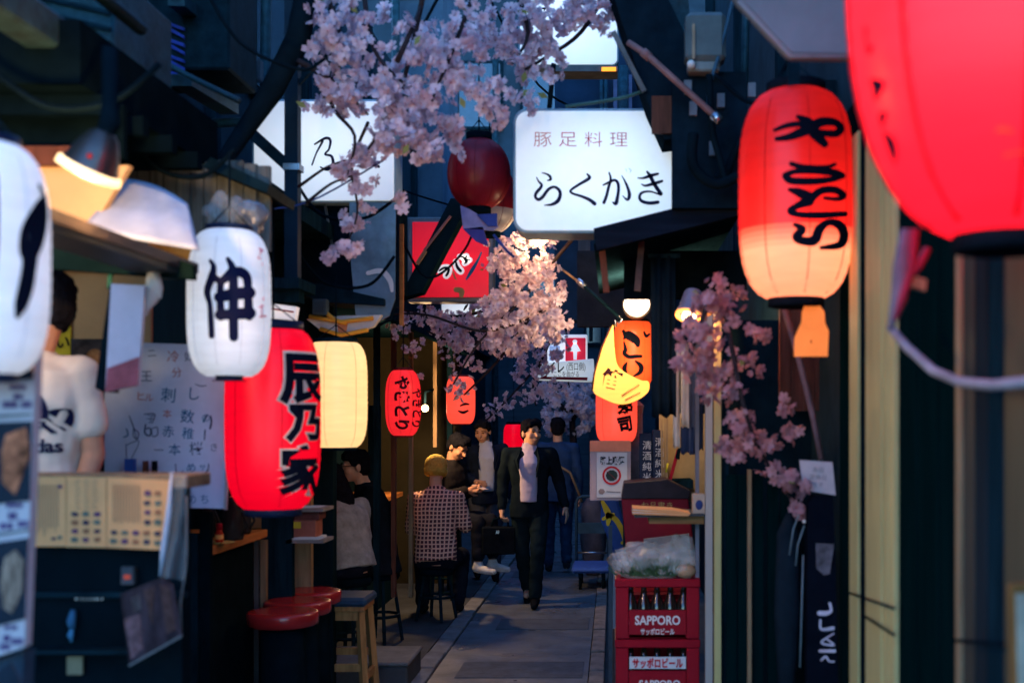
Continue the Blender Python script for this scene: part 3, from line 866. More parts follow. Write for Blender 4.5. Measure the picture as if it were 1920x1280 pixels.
# ------------------------------------------------------------------ lanterns
class Lantern:
    def __init__(s, name, label, px, py, Y, w, h, mat, group='paper lanterns along the alley', n=3.4, bands=None, collar=0.5, bulb=None,
                 hang=0.35, ring=(black, 0.03), seams=8, seam_k=1.0, band=None, cap=1.0):
        s.c = P(px, py, Y)
        s.R, s.H = w / 2 * Y / F, h / 2 * Y / F
        s.n, s.tm = n, (1 - collar ** n) ** (1 / n)
        s.t = thing(name, label, 'lantern', s.c - Vector((0, 0, s.H)), group)
        prof = []
        K = 40
        for i in range(K + 1):
            z = -s.H + 2 * s.H * i / K
            prof.append((s.rr(z) * (1 + (0.004 if i % 2 else -0.004)), z))
        mats = mat if isinstance(mat, (list, tuple)) else [mat]
        ph = RN.uniform(0, 1)
        wob = lambda a: 1 - 0.018 * (1 - abs(math.sin(seams / 2 * (a + ph)))) ** 3
        mf = (lambda i: 1 if (-s.H + 2 * s.H * (i + 0.5) / K) < band else 0) if band is not None else None
        if bands:
            mf = lambda i: sum(1 for b_ in bands if (-s.H + 2 * s.H * (i + 0.5) / K) < b_)
        MB().lathe(prof, s.c, 56, 0, wob, caps=False, mats=mf).build('shade', mats, s.t, recalc=False)
        if seams and w > 60:
            for k in range(seams):
                a = 2 * math.pi * k / seams - ph
                if abs((a + math.pi) % (2 * math.pi) - math.pi) > 1.75:
                    continue
                pts = [s.at(a * s.R, z)for z in [(-0.97 + 1.94 * i / 14) * s.H for i in range(15)]]
                MB().tube(pts, 0.0011 * seam_k * max(1, s.R / 0.15), 5).build('seam', M('seam_' + mats[0].name, tuple(0.75 * q for q in MCOL.get(mats[0].name, (.4, .1, .1))), 0.5), s.t)
        rc = s.R * collar
        hh = ring[1]
        MB().lathe([(rc * 0.98, s.H - 0.006), (rc * 1.03, s.H), (rc * 1.03, s.H + hh), (rc * 0.7, s.H + hh + 0.004)], s.c, 28).build('top_ring', ring[0], s.t)
        MB().lathe([(rc * 0.8, -s.H - hh), (rc * 0.98 * cap, -s.H - hh + 0.003), (rc * 0.98 * cap, -s.H), (rc * 0.9, -s.H + 0.006)], s.c, 28).build('bottom_ring', ring[0], s.t)
        MB().tube([s.c + Vector((0, 0, s.H + hh)), s.c + Vector((0, 0.0, s.H + hh + hang))], 0.004, 6).build('cord', black, s.t)
        for sx in (-1, 1):
            MB().tube([s.c + Vector((sx * rc, 0, s.H + hh * 0.5)), s.c + Vector((0, 0, s.H + hh + min(hang, 0.07)))], 0.0025, 5).build('hanger', dark_metal, s.t)
        if bulb:
            lamp('bulb_light', s.c + Vector((0, 0, bulb[2] * s.H)), bulb[0], bulb[1], s.R * 0.25, s.t)

    def rr(s, z):
        t = min(abs(z / s.H) * s.tm, 0.9999)
        return s.R * (1 - t ** s.n) ** (1 / s.n)

    def at(s, u, v, off=0.0):
        """u along the girth (0 faces down the alley to the viewer), v up from the middle."""
        a = u / s.R
        r = s.rr(max(-s.H, min(s.H, v))) + off
        return (s.c.x + r * math.sin(a), s.c.y - r * math.cos(a), s.c.z + v)

    def trace(s, k, x0, y0, off=0.004, turn=0.0):
        """Maps traced coordinates (photo pixels = x0 + u/k, y0 + v/k) on the paper."""
        def f(u, v):
            kx, kz = ((x0 + u / k) - VX) / F, (VY - (y0 + v / k)) / F
            a, z = 0.0, 0.0
            for _ in range(8):                       # meet the sight line with the curved paper
                r = s.rr(max(-s.H, min(s.H, z)))
                y = s.c.y - r * math.cos(a)
                a = math.asin(max(-0.97, min(0.97, (kx * y - s.c.x) / max(r, 1e-3))))
                z = EYE + kz * y - s.c.z
            return s.at((a + turn) * s.R, z, off)
        return f


MCOL = {}


def paper(name, col, **kw):
    MCOL[name] = col
    return M_paper(name, col, **kw)


white_v = paper('white_vinyl_lantern', (0.78, 0.82, 0.88), es=0.20, tr=0.3, emit=(0.80, 0.87, 0.95))
red_v = paper('red_vinyl_lantern', (0.72, 0.004, 0.02), es=0.36, tr=0.3, emit=(1.0, 0.0, 0.022))
cream_v = paper('cream_lit_lantern', (0.85, 0.62, 0.3), es=0.50, tr=0.3, emit=(1.0, 0.66, 0.30))
red_p = paper('red_paper_lantern', (0.74, 0.02, 0.018), es=0.10, tr=0.62, emit=(0.8, 0.02, 0.02))
cream_p = paper('cream_paper_band', (0.9, 0.5, 0.34), es=0.10, tr=0.6)
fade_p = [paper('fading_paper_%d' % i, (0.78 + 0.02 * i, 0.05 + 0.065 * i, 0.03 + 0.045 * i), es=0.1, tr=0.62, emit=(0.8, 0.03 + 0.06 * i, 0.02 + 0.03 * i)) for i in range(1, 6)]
near_p = paper('red_glowing_paper', (0.85, 0.022, 0.032), es=0.48, tr=0.6, emit=(1.0, 0.0, 0.03))
small_red = paper('small_red_paper', (0.75, 0.02, 0.025), es=0.36, tr=0.4, emit=(1.0, 0.03, 0.04))
salmon_v = paper('salmon_lit_paper', (0.8, 0.12, 0.08), es=0.5, tr=0.3, emit=(1.0, 0.09, 0.05))
orange_v = paper('orange_lit_paper', (0.85, 0.14, 0.03), es=0.45, tr=0.3, emit=(1.0, 0.10, 0.02))
yellow_v = paper('yellow_lit_paper', (0.9, 0.5, 0.1), es=0.5, tr=0.3, emit=(1.0, 0.5, 0.09))
dull_red = paper('unlit_red_paper', (0.30, 0.012, 0.025), es=0.0, tr=0.2)

# white lantern with the large character
L1 = Lantern('white_lantern', 'white lantern with one big black character, hanging in front of the whiteboard', 430, 569, 4.0, 152, 272, white_v, n=3.6, collar=0.55, seams=10, hang=0.25, ring=(M('navy_ring', (0.01, 0.02, 0.05), 0.4), 0.016), cap=0.6)
f = L1.trace(4.267, 340, 420)
mb = MB()
for s in ([(235, 292, 16), (262, 345, 34), (245, 430, 50), (212, 540, 44), (232, 640, 30), (240, 760, 34), (246, 895, 34)],
          [(372, 280, 24), (400, 330, 44), (414, 400, 58), (416, 560, 64), (416, 760, 64), (418, 905, 62)],
          [(262, 420, 40), (310, 455, 46), (360, 430, 60), (400, 380, 56)],
          [(318, 455, 46), (312, 560, 42), (316, 680, 50), (318, 745, 50)],
          [(400, 385, 60), (470, 385, 74), (520, 430, 60), (530, 560, 52), (532, 660, 60), (538, 742, 52)],
          [(305, 585, 76), (420, 560, 84), (540, 550, 90)], [(308, 728, 70), (420, 720, 76), (545, 712, 86)]):
    mb.stroke(s, f, 0, 5)
mb.build('lettering', navy_ink, L1.t)
mb = MB()
f2 = L1.trace(4.267, 340, 420, 0.003)
for s in ([(628, 200, 12), (645, 215, 18), (625, 250, 8), (612, 275, 10), (640, 280, 8)], [(650, 315, 10), (652, 330, 12)], [(655, 590, 14), (655, 610, 16)],
          [(620, 665, 10), (650, 655, 16)], [(640, 650, 12), (642, 740, 12)], [(625, 742, 12), (670, 738, 16)]):
    mb.stroke(s, f2)
mb.build('small_lettering', M('faded_red_ink', (0.7, 0.25, 0.32), 0.5), L1.t)
# the same kind nearest to the viewer
L0 = Lantern('white_lantern', 'white lantern nearest the camera, a black stroke down its side, above the food photo board', -36, 486, 2.4, 238, 430, white_v, n=3.4, collar=0.55, seams=10, hang=0.25, ring=(M('navy_ring', (0.01, 0.02, 0.05), 0.4), 0.016))
mb = MB()
q0 = lambda px, y, w: ((rad(28) + math.asin((px + 36) / 122)) * L0.R, (486 - y) * 2.3 / F, w)
mb.stroke([q0(66, 345, 0.012), q0(72, 365, 0.022), q0(66, 395, 0.05), q0(52, 440, 0.062), q0(44, 475, 0.05), q0(44, 500, 0.036), q0(38, 545, 0.034), q0(30, 580, 0.028), q0(25, 602, 0.012)], lambda u, v: L0.at(u, v, 0.004))
mb.stroke([q0(-20, 340, 0.03), q0(-30, 460, 0.05), q0(-34, 590, 0.04)], lambda u, v: L0.at(u, v, 0.004))
mb.build('lettering', ink, L0.t)

# big red lantern
L2 = Lantern('red_lantern', 'big red lantern with three white edged black characters, in front of the wooden bar', 512, 785, 4.5, 174, 334, red_v, n=3.6, collar=0.62, seams=6, hang=0.5, ring=(M('navy_ring', (0.01, 0.02, 0.05), 0.4), 0.03))
mo, mi = MB(), MB()
g = L2.c.y / F
for ch, y, wd, h in (('辰', 712, 92, 84), ('乃', 793, 76, 62), ('家', 880, 92, 88)):
    zc = EYE + (VY - y) * g - L2.c.z
    wr = wd * g
    vs, fs, tw, th = text_geo(ch, 0.0)
    sc_ = h * g / th
    for m_, bold, off in ((mo, 0.075, 0.004), (mi, 0.035, 0.007)):
        vs2, fs2, _, _ = text_geo(ch, bold)
        m_.add([L2.at(1.0 * L2.R + x * wr / tw * 1.0, zc + y_ * sc_, off) for x, y_ in vs2], fs2)
mo.build('lettering_outline', M('cream_outline', (0.85, 0.6, 0.45), 0.5), L2.t)
mi.build('lettering', ink, L2.t)
MB().ball(L2.at(-0.12, 0.33), 0.008).build('hook', gold_ink, L2.t)
# cream one behind it
L3 = Lantern('cream_lantern', 'blank cream lantern glowing beside the big red one', 630, 740, 5.7, 116, 196, cream_v, n=4.2, collar=0.68, seams=6, hang=0.3, ring=(dark_metal, 0.016))
# small red ones further along
L4 = Lantern('small_red_lantern', 'small red lantern with sideways black writing above the man in the mustard beanie', 756, 755, 7.3, 66, 122, small_red, n=3.0, collar=0.55, seams=8, hang=0.4, ring=(M('red_ring', (0.2, 0.02, 0.02), 0.5), 0.012))
mb = MB()
mb.text('やきとり', 0.1, lambda u, v: L4.at(u + 0.012, v, 0.004), 0, 0.05, width=0.33, rot=rad(-90))
mb.text('やきとり', 0.1, lambda u, v: L4.at(u + 0.12, v - 0.03, 0.004), 0, 0.03, width=0.24, rot=rad(-90))
mb.build('lettering', M('dark_red_ink', (0.05, 0.006, 0.012), 0.5), L4.t)
L5 = Lantern('small_red_lantern', 'small salmon red lantern with blossoms hanging over its top', 864, 750, 9.6, 54, 88, salmon_v, n=4.0, collar=0.66, seams=6, hang=0.5, ring=(M('red_ring', (0.2, 0.02, 0.02), 0.5), 0.012))
mb = MB()
f = L5.trace(3.0, 480, 427)
mb.stroke([(1150, 1000, 8), (1175, 990, 14), (1195, 992, 8)], f)
mb.stroke([(1140, 1030, 8), (1165, 1038, 16), (1190, 1028, 10)], f)
mb.build('lettering', M('dark_red_ink', (0.05, 0.006, 0.012), 0.5), L5.t)
L6 = Lantern('far_red_lantern', 'red lantern low behind the walking man in the black suit', 963, 826, 15.5, 38, 62, red_v, n=4, collar=0.7, seams=0, hang=1.2)

# right side: lantern with sideways writing
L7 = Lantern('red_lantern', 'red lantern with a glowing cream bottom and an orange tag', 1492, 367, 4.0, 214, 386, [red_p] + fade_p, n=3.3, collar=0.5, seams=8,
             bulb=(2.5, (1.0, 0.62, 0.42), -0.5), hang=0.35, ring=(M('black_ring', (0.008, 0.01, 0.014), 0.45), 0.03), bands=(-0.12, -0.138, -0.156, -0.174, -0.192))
f = L7.trace(2.37, 1370, 160)
mb = MB()
for s in ([(205, 240, 12), (270, 228, 26), (345, 195, 40), (400, 165, 34), (455, 165, 26), (485, 190, 26), (465, 215, 26), (410, 214, 22), (365, 205, 16)],
          [(300, 143, 14), (345, 165, 32), (370, 210, 46), (415, 262, 26)], [(198, 200, 8), (260, 178, 16), (340, 172, 20)],
          [(245, 405, 22), (270, 425, 26), (360, 428, 24), (440, 420, 20), (495, 405, 14)], [(243, 402, 20), (285, 385, 16), (370, 384, 16), (450, 388, 26), (492, 402, 20)],
          [(270, 350, 14), (330, 367, 20), (420, 366, 12), (460, 352, 8)],
          [(262, 465, 10), (305, 478, 34), (350, 508, 44), (300, 535, 24), (265, 558, 22), (300, 575, 20), (400, 578, 24), (505, 572, 18)],
          [(345, 515, 30), (395, 472, 26), (455, 465, 26), (495, 488, 24), (475, 506, 14), (415, 502, 8)],
          [(285, 620, 12), (318, 640, 28), (292, 672, 30), (312, 690, 30), (370, 690, 36), (392, 640, 34), (432, 610, 22), (480, 622, 34), (500, 668, 34), (478, 710, 28), (400, 722, 10)]):
    mb.stroke(s, f, 0, 4)
mb.build('lettering', ink, L7.t)
tg = thing('paper_tag', 'orange paper tag with an added glow hanging under the lantern with sideways writing', 'tag', P(1522, 620, 3.95))
MB().pprism([(1508, 573), (1538, 573), (1546, 585), (1547, 605), (1554, 620), (1552, 668), (1489, 668), (1490, 632), (1503, 603), (1504, 585)], 3.95, 0.004).build('card', M('glowing_orange_card', (0.85, 0.26, 0.06), 0.6, var=0.15, emit=(1.0, 0.2, 0.03), es=0.35), tg)  # card gives off light in place of the lantern glow falling on it
MB().tube([P(1520, 640, 3.949), P(1521, 640, 3.949)], 0.006).build('dot', maroon_ink, tg)
MB().tube([P(1516, 573, 3.95), P(1512, 558, 3.98)], 0.004).build('string', white_cloth, tg)
# nearest lantern
L8 = Lantern('red_lantern', 'huge glowing red lantern nearest the camera in front of the upright boards', 1884, -104, 2.0, 580, 1090, near_p, n=2.6, collar=0.34, seams=8, seam_k=2.6,
             bulb=(6.5, (1.0, 0.6, 0.5), -0.2), hang=0.2, ring=(M('black_ring', (0.008, 0.01, 0.014), 0.45), 0.03))
f = L8.trace(3.0, 1440, 0, 0.004)
mb = MB()
for s in ([(500, 190, 26), (540, 250, 50), (570, 285, 40), (590, 270, 10)], [(560, 160, 8), (545, 230, 30)], [(590, 470, 40), (640, 480, 34), (610, 540, 26), (585, 590, 12)],
          [(640, 700, 34), (655, 650, 26), (668, 640, 8)], [(640, 760, 40), (690, 800, 50), (705, 880, 50), (690, 1000, 14)]):
    mb.stroke(s, f, 0, 8)
mb.build('lettering', M('dark_blue_ink', (0.01, 0.01, 0.02), 0.5), L8.t)
mb = MB()
for s in ([(1290, 740, 20), (1320, 730, 24), (1370, 745, 20)], [(1330, 880, 16), (1400, 860, 12), (1440, 862, 14)]):
    mb.stroke(s, f)
mb.build('small_lettering', M('orange_red_print', (0.9, 0.12, 0.04), 0.5), L8.t)
tas = thing('torn_streamer', 'grey and red torn plastic streamer beside the nearest red lantern', 'streamer', P(1690, 540, 2.45))
MB().tube([P(1700, 430, 2.45), P(1692, 500, 2.45), P(1686, 560, 2.45), P(1668, 618, 2.45)], [0.012, 0.02, 0.018, 0.006], 6).build('strip', M('smoky_vinyl', (0.16, 0.13, 0.17), 0.4), tas)
MB().tube([P(1715, 430, 2.44), P(1708, 500, 2.44), P(1690, 560, 2.44), P(1678, 600, 2.44)], [0.01, 0.012, 0.01, 0.004], 6).build('strip', M('red_vinyl_strip', (0.3, 0.03, 0.06), 0.4), tas)
MB().tube([P(1740, 465, 2.44), P(1722, 500, 2.44), P(1705, 520, 2.44)], [0.008, 0.01, 0.006], 6).build('strip', M('red_vinyl_strip', (0.3, 0.03, 0.06), 0.4), tas)
MB().pprism([(1698, 512), (1738, 524), (1736, 545), (1697, 534)], 2.44, 0.02).build('peg', tan_wood, tas)

# round red lanterns above the alley
L9 = Lantern('round_lantern', 'round dull red lantern hanging in front of the other round one', 898, 326, 6.0, 118, 126, dull_red, n=2.1, collar=0.4, seams=10, hang=0.4, ring=(black, 0.035), group='round lanterns above the alley')
L10 = Lantern('round_lantern', 'round red and white lantern half hidden behind the left edge of the big white sign', 918, 374, 6.5, 106, 122, [dull_red, paper('unlit_white_paper', (0.5, 0.48, 0.5), tr=0.2)], n=2.1, collar=0.4, seams=10, hang=0.3, ring=(black, 0.03), band=-0.06, group='round lanterns above the alley')
stm = thing('paper_streamer', 'lilac and blue folded paper streamer under the round lanterns', 'streamer', P(900, 430, 5.9))
MB().pprism([(863, 385), (880, 392), (935, 425), (925, 432), (868, 428)], 5.9, 0.02).build('fold', M('lilac_paper', (0.26, 0.26, 0.5), 0.7), stm)
MB().pprism([(868, 429), (905, 425), (916, 462), (892, 452)], 5.9, 0.02).build('fold', M('indigo_paper', (0.05, 0.05, 0.22), 0.7), stm)
MB().pprism([(893, 402), (932, 400), (932, 424), (915, 424)], 5.88, 0.015).build('fold', M('blue_paper', (0.04, 0.07, 0.28), 0.7), stm)
MB().tube([P(925, 440, 5.9), P(950, 470, 5.9), P(964, 482, 5.9)], 0.007).build('ribbon', M('blue_paper', (0.04, 0.07, 0.28), 0.7), stm)

# yellow / orange cluster on the right
L11 = Lantern('orange_lantern', 'orange lantern with thick black writing partly behind the black hanging cloth', 1188, 662, 7.0, 76, 118, orange_v, n=4, collar=0.75, seams=6, hang=0.15, ring=(dark_metal, 0.012), group='lanterns by the no smoking poster')
f = L11.trace(5.33, 980, 600)
mb = MB()
for s in ([(1015, 220, 14), (1030, 290, 36), (1020, 330, 40), (1060, 365, 38), (1130, 362, 36), (1180, 360, 30)], [(1040, 430, 20), (1020, 480, 46), (1040, 530, 20)],
          [(1130, 410, 20), (1180, 460, 46), (1170, 520, 40), (1100, 565, 12)], [(1010, 110, 30), (1030, 160, 40), (1010, 190, 10)], [(1210, 120, 20), (1230, 160, 30), (1260, 140, 20)], [(1060, 150, 90), (1130, 200, 80), (1150, 250, 40)]):
    mb.stroke(s, f)
mb.build('lettering', ink, L11.t)
ylw = thing('yellow_lantern', 'yellow tapering paper lantern with a dark character, wedged between two red ones', 'lantern', P(1160, 700, 6.8), 'lanterns by the no smoking poster')
poly = [(1147, 612), (1150, 612), (1153, 660), (1162, 690), (1200, 712), (1216, 715), (1215, 735), (1190, 752), (1160, 757), (1128, 745), (1112, 732), (1116, 700), (1128, 655)]
MB().pprism(catmull(poly + poly[:1], 4)[:-1], 6.72, 0.16).build('shade', yellow_v, ylw, bevel=0.02)
mb = MB()
mb.text('笛', 0.11, front(P(1147, 710, 6.72)), 0, 0.05, rot=rad(-12))
mb.build('lettering', M('brown_ink', (0.04, 0.01, 0.015), 0.5), ylw)
MB().tube([P(x, y, 6.712) for x, y in ((1146, 612), (1128, 652), (1114, 700), (1110, 733))], 0.005).build('edge_band', red_wood, ylw)
MB().tube([P(x, y, 6.715) for x, y in ((1166, 742), (1180, 732), (1198, 720))], 0.006).build('fold', orange_ink, ylw)
MB().tube([P(x, y, 6.715) for x, y in ((1172, 750), (1186, 742), (1200, 735))], 0.005).build('fold', orange_ink, ylw)
L12 = Lantern('salmon_lantern', 'salmon red lantern with stacked characters just above the no smoking poster', 1156, 772, 7.2, 78, 112, salmon_v, n=4.4, collar=0.7, seams=2, hang=0.1, ring=(dark_metal, 0.008), group='lanterns by the no smoking poster')
mb = MB()
mb.text('寿', 0.10, lambda u, v: L12.at(u + 0.055, v - 0.005 + 0.03, 0.004), 0, 0.05)
mb.text('司', 0.10, lambda u, v: L12.at(u + 0.055, v - 0.075, 0.004), 0, 0.05, rot=rad(12))
mb.build('lettering', ink, L12.t)
MB().pprism([(1190, 745), (1208, 760), (1196, 828), (1172, 830), (1190, 812)], 7.35, 0.05).build('blue_backing_card', M('pale_blue_card', (0.3, 0.45, 0.55), 0.5)).parent = None
tag(bpy.data.objects['blue_backing_card'], 'pale blue card showing behind the salmon red lantern', 'card')

# ------------------------------------------------------------------ lit signs
def round_rect(x0, y0, x1, y1, r, n=5):
    out = []
    for cx, cy, a0 in ((x1 - r, y0 + r, -90), (x1 - r, y1 - r, 0), (x0 + r, y1 - r, 90), (x0 + r, y0 + r, 180)):
        out += [(cx + r * math.cos(rad(a0 + 90 * i / n)), cy + r * math.sin(rad(a0 + 90 * i / n))) for i in range(n + 1)]
    return out


def sign_box(name, label, x0, y0, x1, y1, Y, D, panel, frame, fr=6, bev=14, group=None):
    t = thing(name, label, 'sign', P((x0 + x1) / 2, y1, Y), group)
    MB().pprism(round_rect(x0, y0, x1, y1, bev), Y, D).build('casing', frame, t, bevel=0.006)
    MB().pprism(round_rect(x0 + fr, y0 + fr, x1 - fr, y1 - fr, max(1, bev - fr * 0.6)), Y - 0.012, 0.011).build('panel', panel, t, bevel=0.003)
    return t


frame_m = M('sign_frame', (0.25, 0.38, 0.45), 0.4, var=0.15)
sg = sign_box('white_sign', 'big white lit sign with four dark hiragana across the alley', 962, 203, 1274, 437, 5.5, 0.22, lit_white, frame_m, 5, 26)
k = 6.4
f = pix(5.5, 0.016, k, 980, 230)
mb = MB()
for s in ([(232, 602, 6), (290, 618, 18), (330, 650, 28), (332, 685, 26), (295, 694, 6)],
          [(168, 660, 8), (188, 700, 16), (225, 745, 28), (212, 785, 32), (165, 840, 34), (152, 890, 30), (190, 923, 34), (240, 890, 36), (310, 800, 32), (378, 772, 28), (436, 808, 34), (450, 870, 36), (420, 940, 42), (350, 982, 30), (262, 990, 6)],
          [(772, 615, 12), (802, 655, 36), (770, 688, 34), (660, 752, 28), (575, 815, 24), (600, 850, 24), (700, 882, 28), (800, 925, 36), (862, 972, 44)],
          [(968, 748, 16), (1040, 715, 26), (1100, 690, 28), (1140, 720, 32), (1150, 790, 32), (1140, 880, 34), (1118, 970, 42), (1076, 952, 6)],
          [(1038, 600, 14), (1056, 680, 26), (1030, 780, 30), (1005, 880, 32), (975, 960, 34)],
          [(1188, 635, 4), (1235, 720, 22), (1270, 810, 32), (1280, 880, 38), (1255, 925, 26), (1202, 880, 6)],
          [(1382, 664, 8), (1450, 665, 24), (1540, 635, 36), (1622, 615, 24)], [(1426, 738, 8), (1475, 756, 24), (1580, 730, 36), (1672, 702, 26)],
          [(1492, 588, 18), (1530, 640, 38), (1570, 720, 40), (1620, 800, 42), (1660, 858, 38), (1612, 850, 16), (1520, 825, 18), (1430, 842, 26), (1402, 892, 30), (1430, 942, 34), (1520, 965, 38), (1622, 955, 38)]):
    mb.stroke(s, f, 0, 2.5)
mb.build('lettering', navy_ink, sg)
mb = MB()
mb.stroke([(1235, 555, 8), (1250, 590, 8)], f)
mb.stroke([(1275, 550, 10), (1300, 575, 10), (1285, 600, 8)], f)
mb.build('faint_marks', M('faint_blue', (0.5, 0.62, 0.75), 0.5), sg)
mb = MB()
for i, ch in enumerate('豚足料理'):
    mb.text(ch, 0.078, front(P((1018, 1065, 1113, 1160)[i], 263, 5.5), off=0.016), 0, -0.012, width=0.082)
mb.build('small_lettering', M('crimson_ink', (0.5, 0.015, 0.05), 0.5), sg)
for x in (1030, 1210):
    MB().tube([P(x, 203, 5.6), P(x + 8, 120, 5.6)], 0.012).build('hanger', dark_metal, sg)

sg2 = sign_box('white_sign', 'white hanging sign with one black brush character behind the steel pole', 472, 186, 742, 380, 6.2, 0.2, M_sign('lit_white_warm', (0.88, 0.93, 0.94), 0.38), frame_m, 4, 10)
f = pix(6.2, 0.016, 3.0, 480, 0)
mb = MB()
for s in ([(315, 928, 8), (340, 860, 8), (375, 790, 12), (330, 812, 4)], [(330, 812, 8), (390, 778, 14), (418, 790, 14), (410, 840, 10), (388, 868, 10), (425, 880, 14), (432, 925, 16), (400, 955, 14), (362, 940, 6)]):
    mb.stroke(s, f, 0, 0.8)
mb.stroke([(560, 660, 4), (585, 620, 10), (590, 612, 4)], f)
mb.stroke([(640, 880, 6), (668, 865, 14)], f)
mb.stroke([(660, 920, 8), (690, 938, 16)], f)
mb.build('lettering', navy_ink, sg2)
sg3 = sign_box('white_sign', 'plain white lit sign with an orange end strip up behind the blossoms', 972, -70, 1160, 124, 8.5, 0.25, M_sign('lit_white_top', (0.85, 0.93, 0.95), 0.42), frame_m, 3, 12)
mb = MB()
f = pix(8.5, 0.016, 3.0, 960, 0)
for s in ([(135, 52, 6), (180, 48, 10), (205, 42, 4)], [(150, 10, 6), (210, 4, 12), (238, 8, 6)], [(210, -30, 8), (195, 30, 10), (180, 60, 6)]):
    mb.stroke(s, f)
mb.build('lettering', ink, sg3)
MB().pbox(1040, 124, 1158, 134, 8.45, 0.2).build('base_rail', M('grey_strip', (0.12, 0.13, 0.13), 0.6), sg3)
MB().pbox(1128, 126, 1155, 133, 8.43, 0.015).build('end_light', M('orange_light', (1, 0.4, 0.05), 0.5, emit=(1, 0.3, 0.02), es=1.0), sg3)
sg4 = sign_box('red_sign', 'lit red sign in a grey frame behind the heavy roof brace', 764, 407, 925, 566, 7.4, 0.14, lit_red, M('grey_frame', (0.16, 0.2, 0.2), 0.5), 9, 2)
f = pix(7.4, 0.016, 6.4, 740, 400)
mo, mi = MB(), MB()
for s in ([(545, 440, 30), (580, 475, 34)], [(480, 480, 22), (515, 520, 26), (500, 580, 28), (450, 615, 28)],
          [(540, 685, 22), (590, 655, 26), (645, 660, 30), (640, 710, 30), (620, 745, 28)],
          [(735, 580, 18), (750, 640, 34), (790, 690, 36)], [(780, 520, 14), (820, 525, 22), (860, 570, 40), (840, 600, 14)], [(860, 515, 20), (845, 560, 22)], [(830, 540, 12), (900, 560, 12)],
          [(470, 440, 16), (540, 430, 10)], [(640, 285, 10), (700, 200, 60)]):
    mo.stroke(s, pix(7.4, 0.014, 6.4, 740, 400), 0, 30)
    mi.stroke(s, f)
mo.build('lettering_outline', M('white_glow', (0.85, 0.82, 0.8), 0.5, emit=(0.9, 0.85, 0.8), es=0.3), sg4)
mi.build('lettering', ink, sg4)
mb = MB()
mb.stroke([(862, 790, 20), (930, 680, 44), (1000, 560, 26), (1040, 470, 18)], f)
mb.build('fish_print', M('teal_print', (0.02, 0.2, 0.3), 0.4), sg4)
mb = MB()
mb.stroke([(700, 700, 16), (722, 770, 20), (745, 795, 8)], f)
mb.stroke([(735, 915, 60), (800, 930, 70), (800, 990, 50)], f)
mb.build('sticker', gold_ink, sg4)
sg5 = sign_box('small_white_sign', 'small white sign half hidden under the red sign', 826, 562, 915, 597, 8.2, 0.1, lit_far, frame_m, 2, 3)
mb = MB()
mb.stroke([(830, 1160, 14), (855, 1120, 30), (875, 1095, 16)], pix(8.2, 0.016, 6.4, 740, 400))
mb.build('lettering', ink, sg5)

# toilet sign with an arrow
tl = thing('toilet_sign', 'white toilet sign with a red woman pictogram and a dark red arrow', 'sign', P(1060, 715, 9.4))
MB().pbox(1026, 627, 1101, 680, 9.4, 0.1).build('upper_panel', lit_far, tl, bevel=0.006)
MB().pprism([(1004, 682), (1113, 672), (1115, 712), (1108, 716), (1003, 712)], 9.36, 0.12).build('lower_panel', M_sign('lit_grey_panel', (0.66, 0.74, 0.76), 0.32), tl, bevel=0.006)
MB().pbox(1060, 633, 1098, 677, 9.385, 0.012).build('red_square', M_sign('lit_red_square', (0.8, 0.015, 0.05), 0.35), tl, bevel=0.02)
mb = MB()
f = pix(9.383, 0.004, 5.33, 980, 600)
mb.add([f(522 + 24 * math.cos(i * math.pi / 8), 215 + 22 * math.sin(i * math.pi / 8)) for i in range(16)], [list(range(16))])
mb.add([f(*p) for p in ((512, 225), (535, 225), (582, 310), (545, 316), (540, 395), (508, 395), (505, 316), (465, 310))], [list(range(8))])
mb.build('woman_pictogram', lit_far, tl)
MB().pbox(1030, 648, 1050, 676, 9.385, 0.012).build('blue_square', M_sign('lit_blue_square', (0.4, 0.55, 0.85), 0.35), tl, bevel=0.01)
mb = MB()
mb.text('トイレ', 0.10, front(P(1036, 688, 9.34)), 0, 0.02, width=0.185)
mb.text('(西口側)', 0.07, front(P(1080, 688, 9.34)), 0, 0.0, width=0.15)
mb.text('ここを曲がる', 0.05, front(P(1062, 701, 9.34)), 0, 0.0, width=0.2)
mb.build('lettering', ink, tl)
mb = MB()
f = pix(9.33, 0.0, 5.33, 980, 600)
mb.add([f(*p) for p in ((150, 588), (250, 540), (240, 565), (650, 570), (645, 602), (240, 590))], [list(range(6))])
mb.build('arrow', M('dark_red_print', (0.28, 0.02, 0.03), 0.5), tl)
MB().bar(P(1108, 640, 9.45), P(1108, 500, 9.45), 0.03).build('hanger', dark_metal, tl)

# ------------------------------------------------------------------ lamps
ch_m = M('lamp_shade_metal', (0.09, 0.075, 0.07), 0.3, 0.7, var=0.2)
cl = thing('clamp_lamp', 'tilted metal clamp lamp with a glowing rim above the stall shelf', 'lamp', P(172, 310, 2.9))
ax = Vector((-0.45, 0.12, -0.88)).normalized()
q = ax.to_track_quat('Z', 'Y').to_matrix()


def shade(o, c, q, prof, name, mat, seg=28):
    mb = MB()
    mb.lathe(prof, (0, 0, 0), seg, caps=False)
    mb.v = [tuple(q @ Vector(v) + c) for v in mb.v]
    return mb.build(name, mat, o)


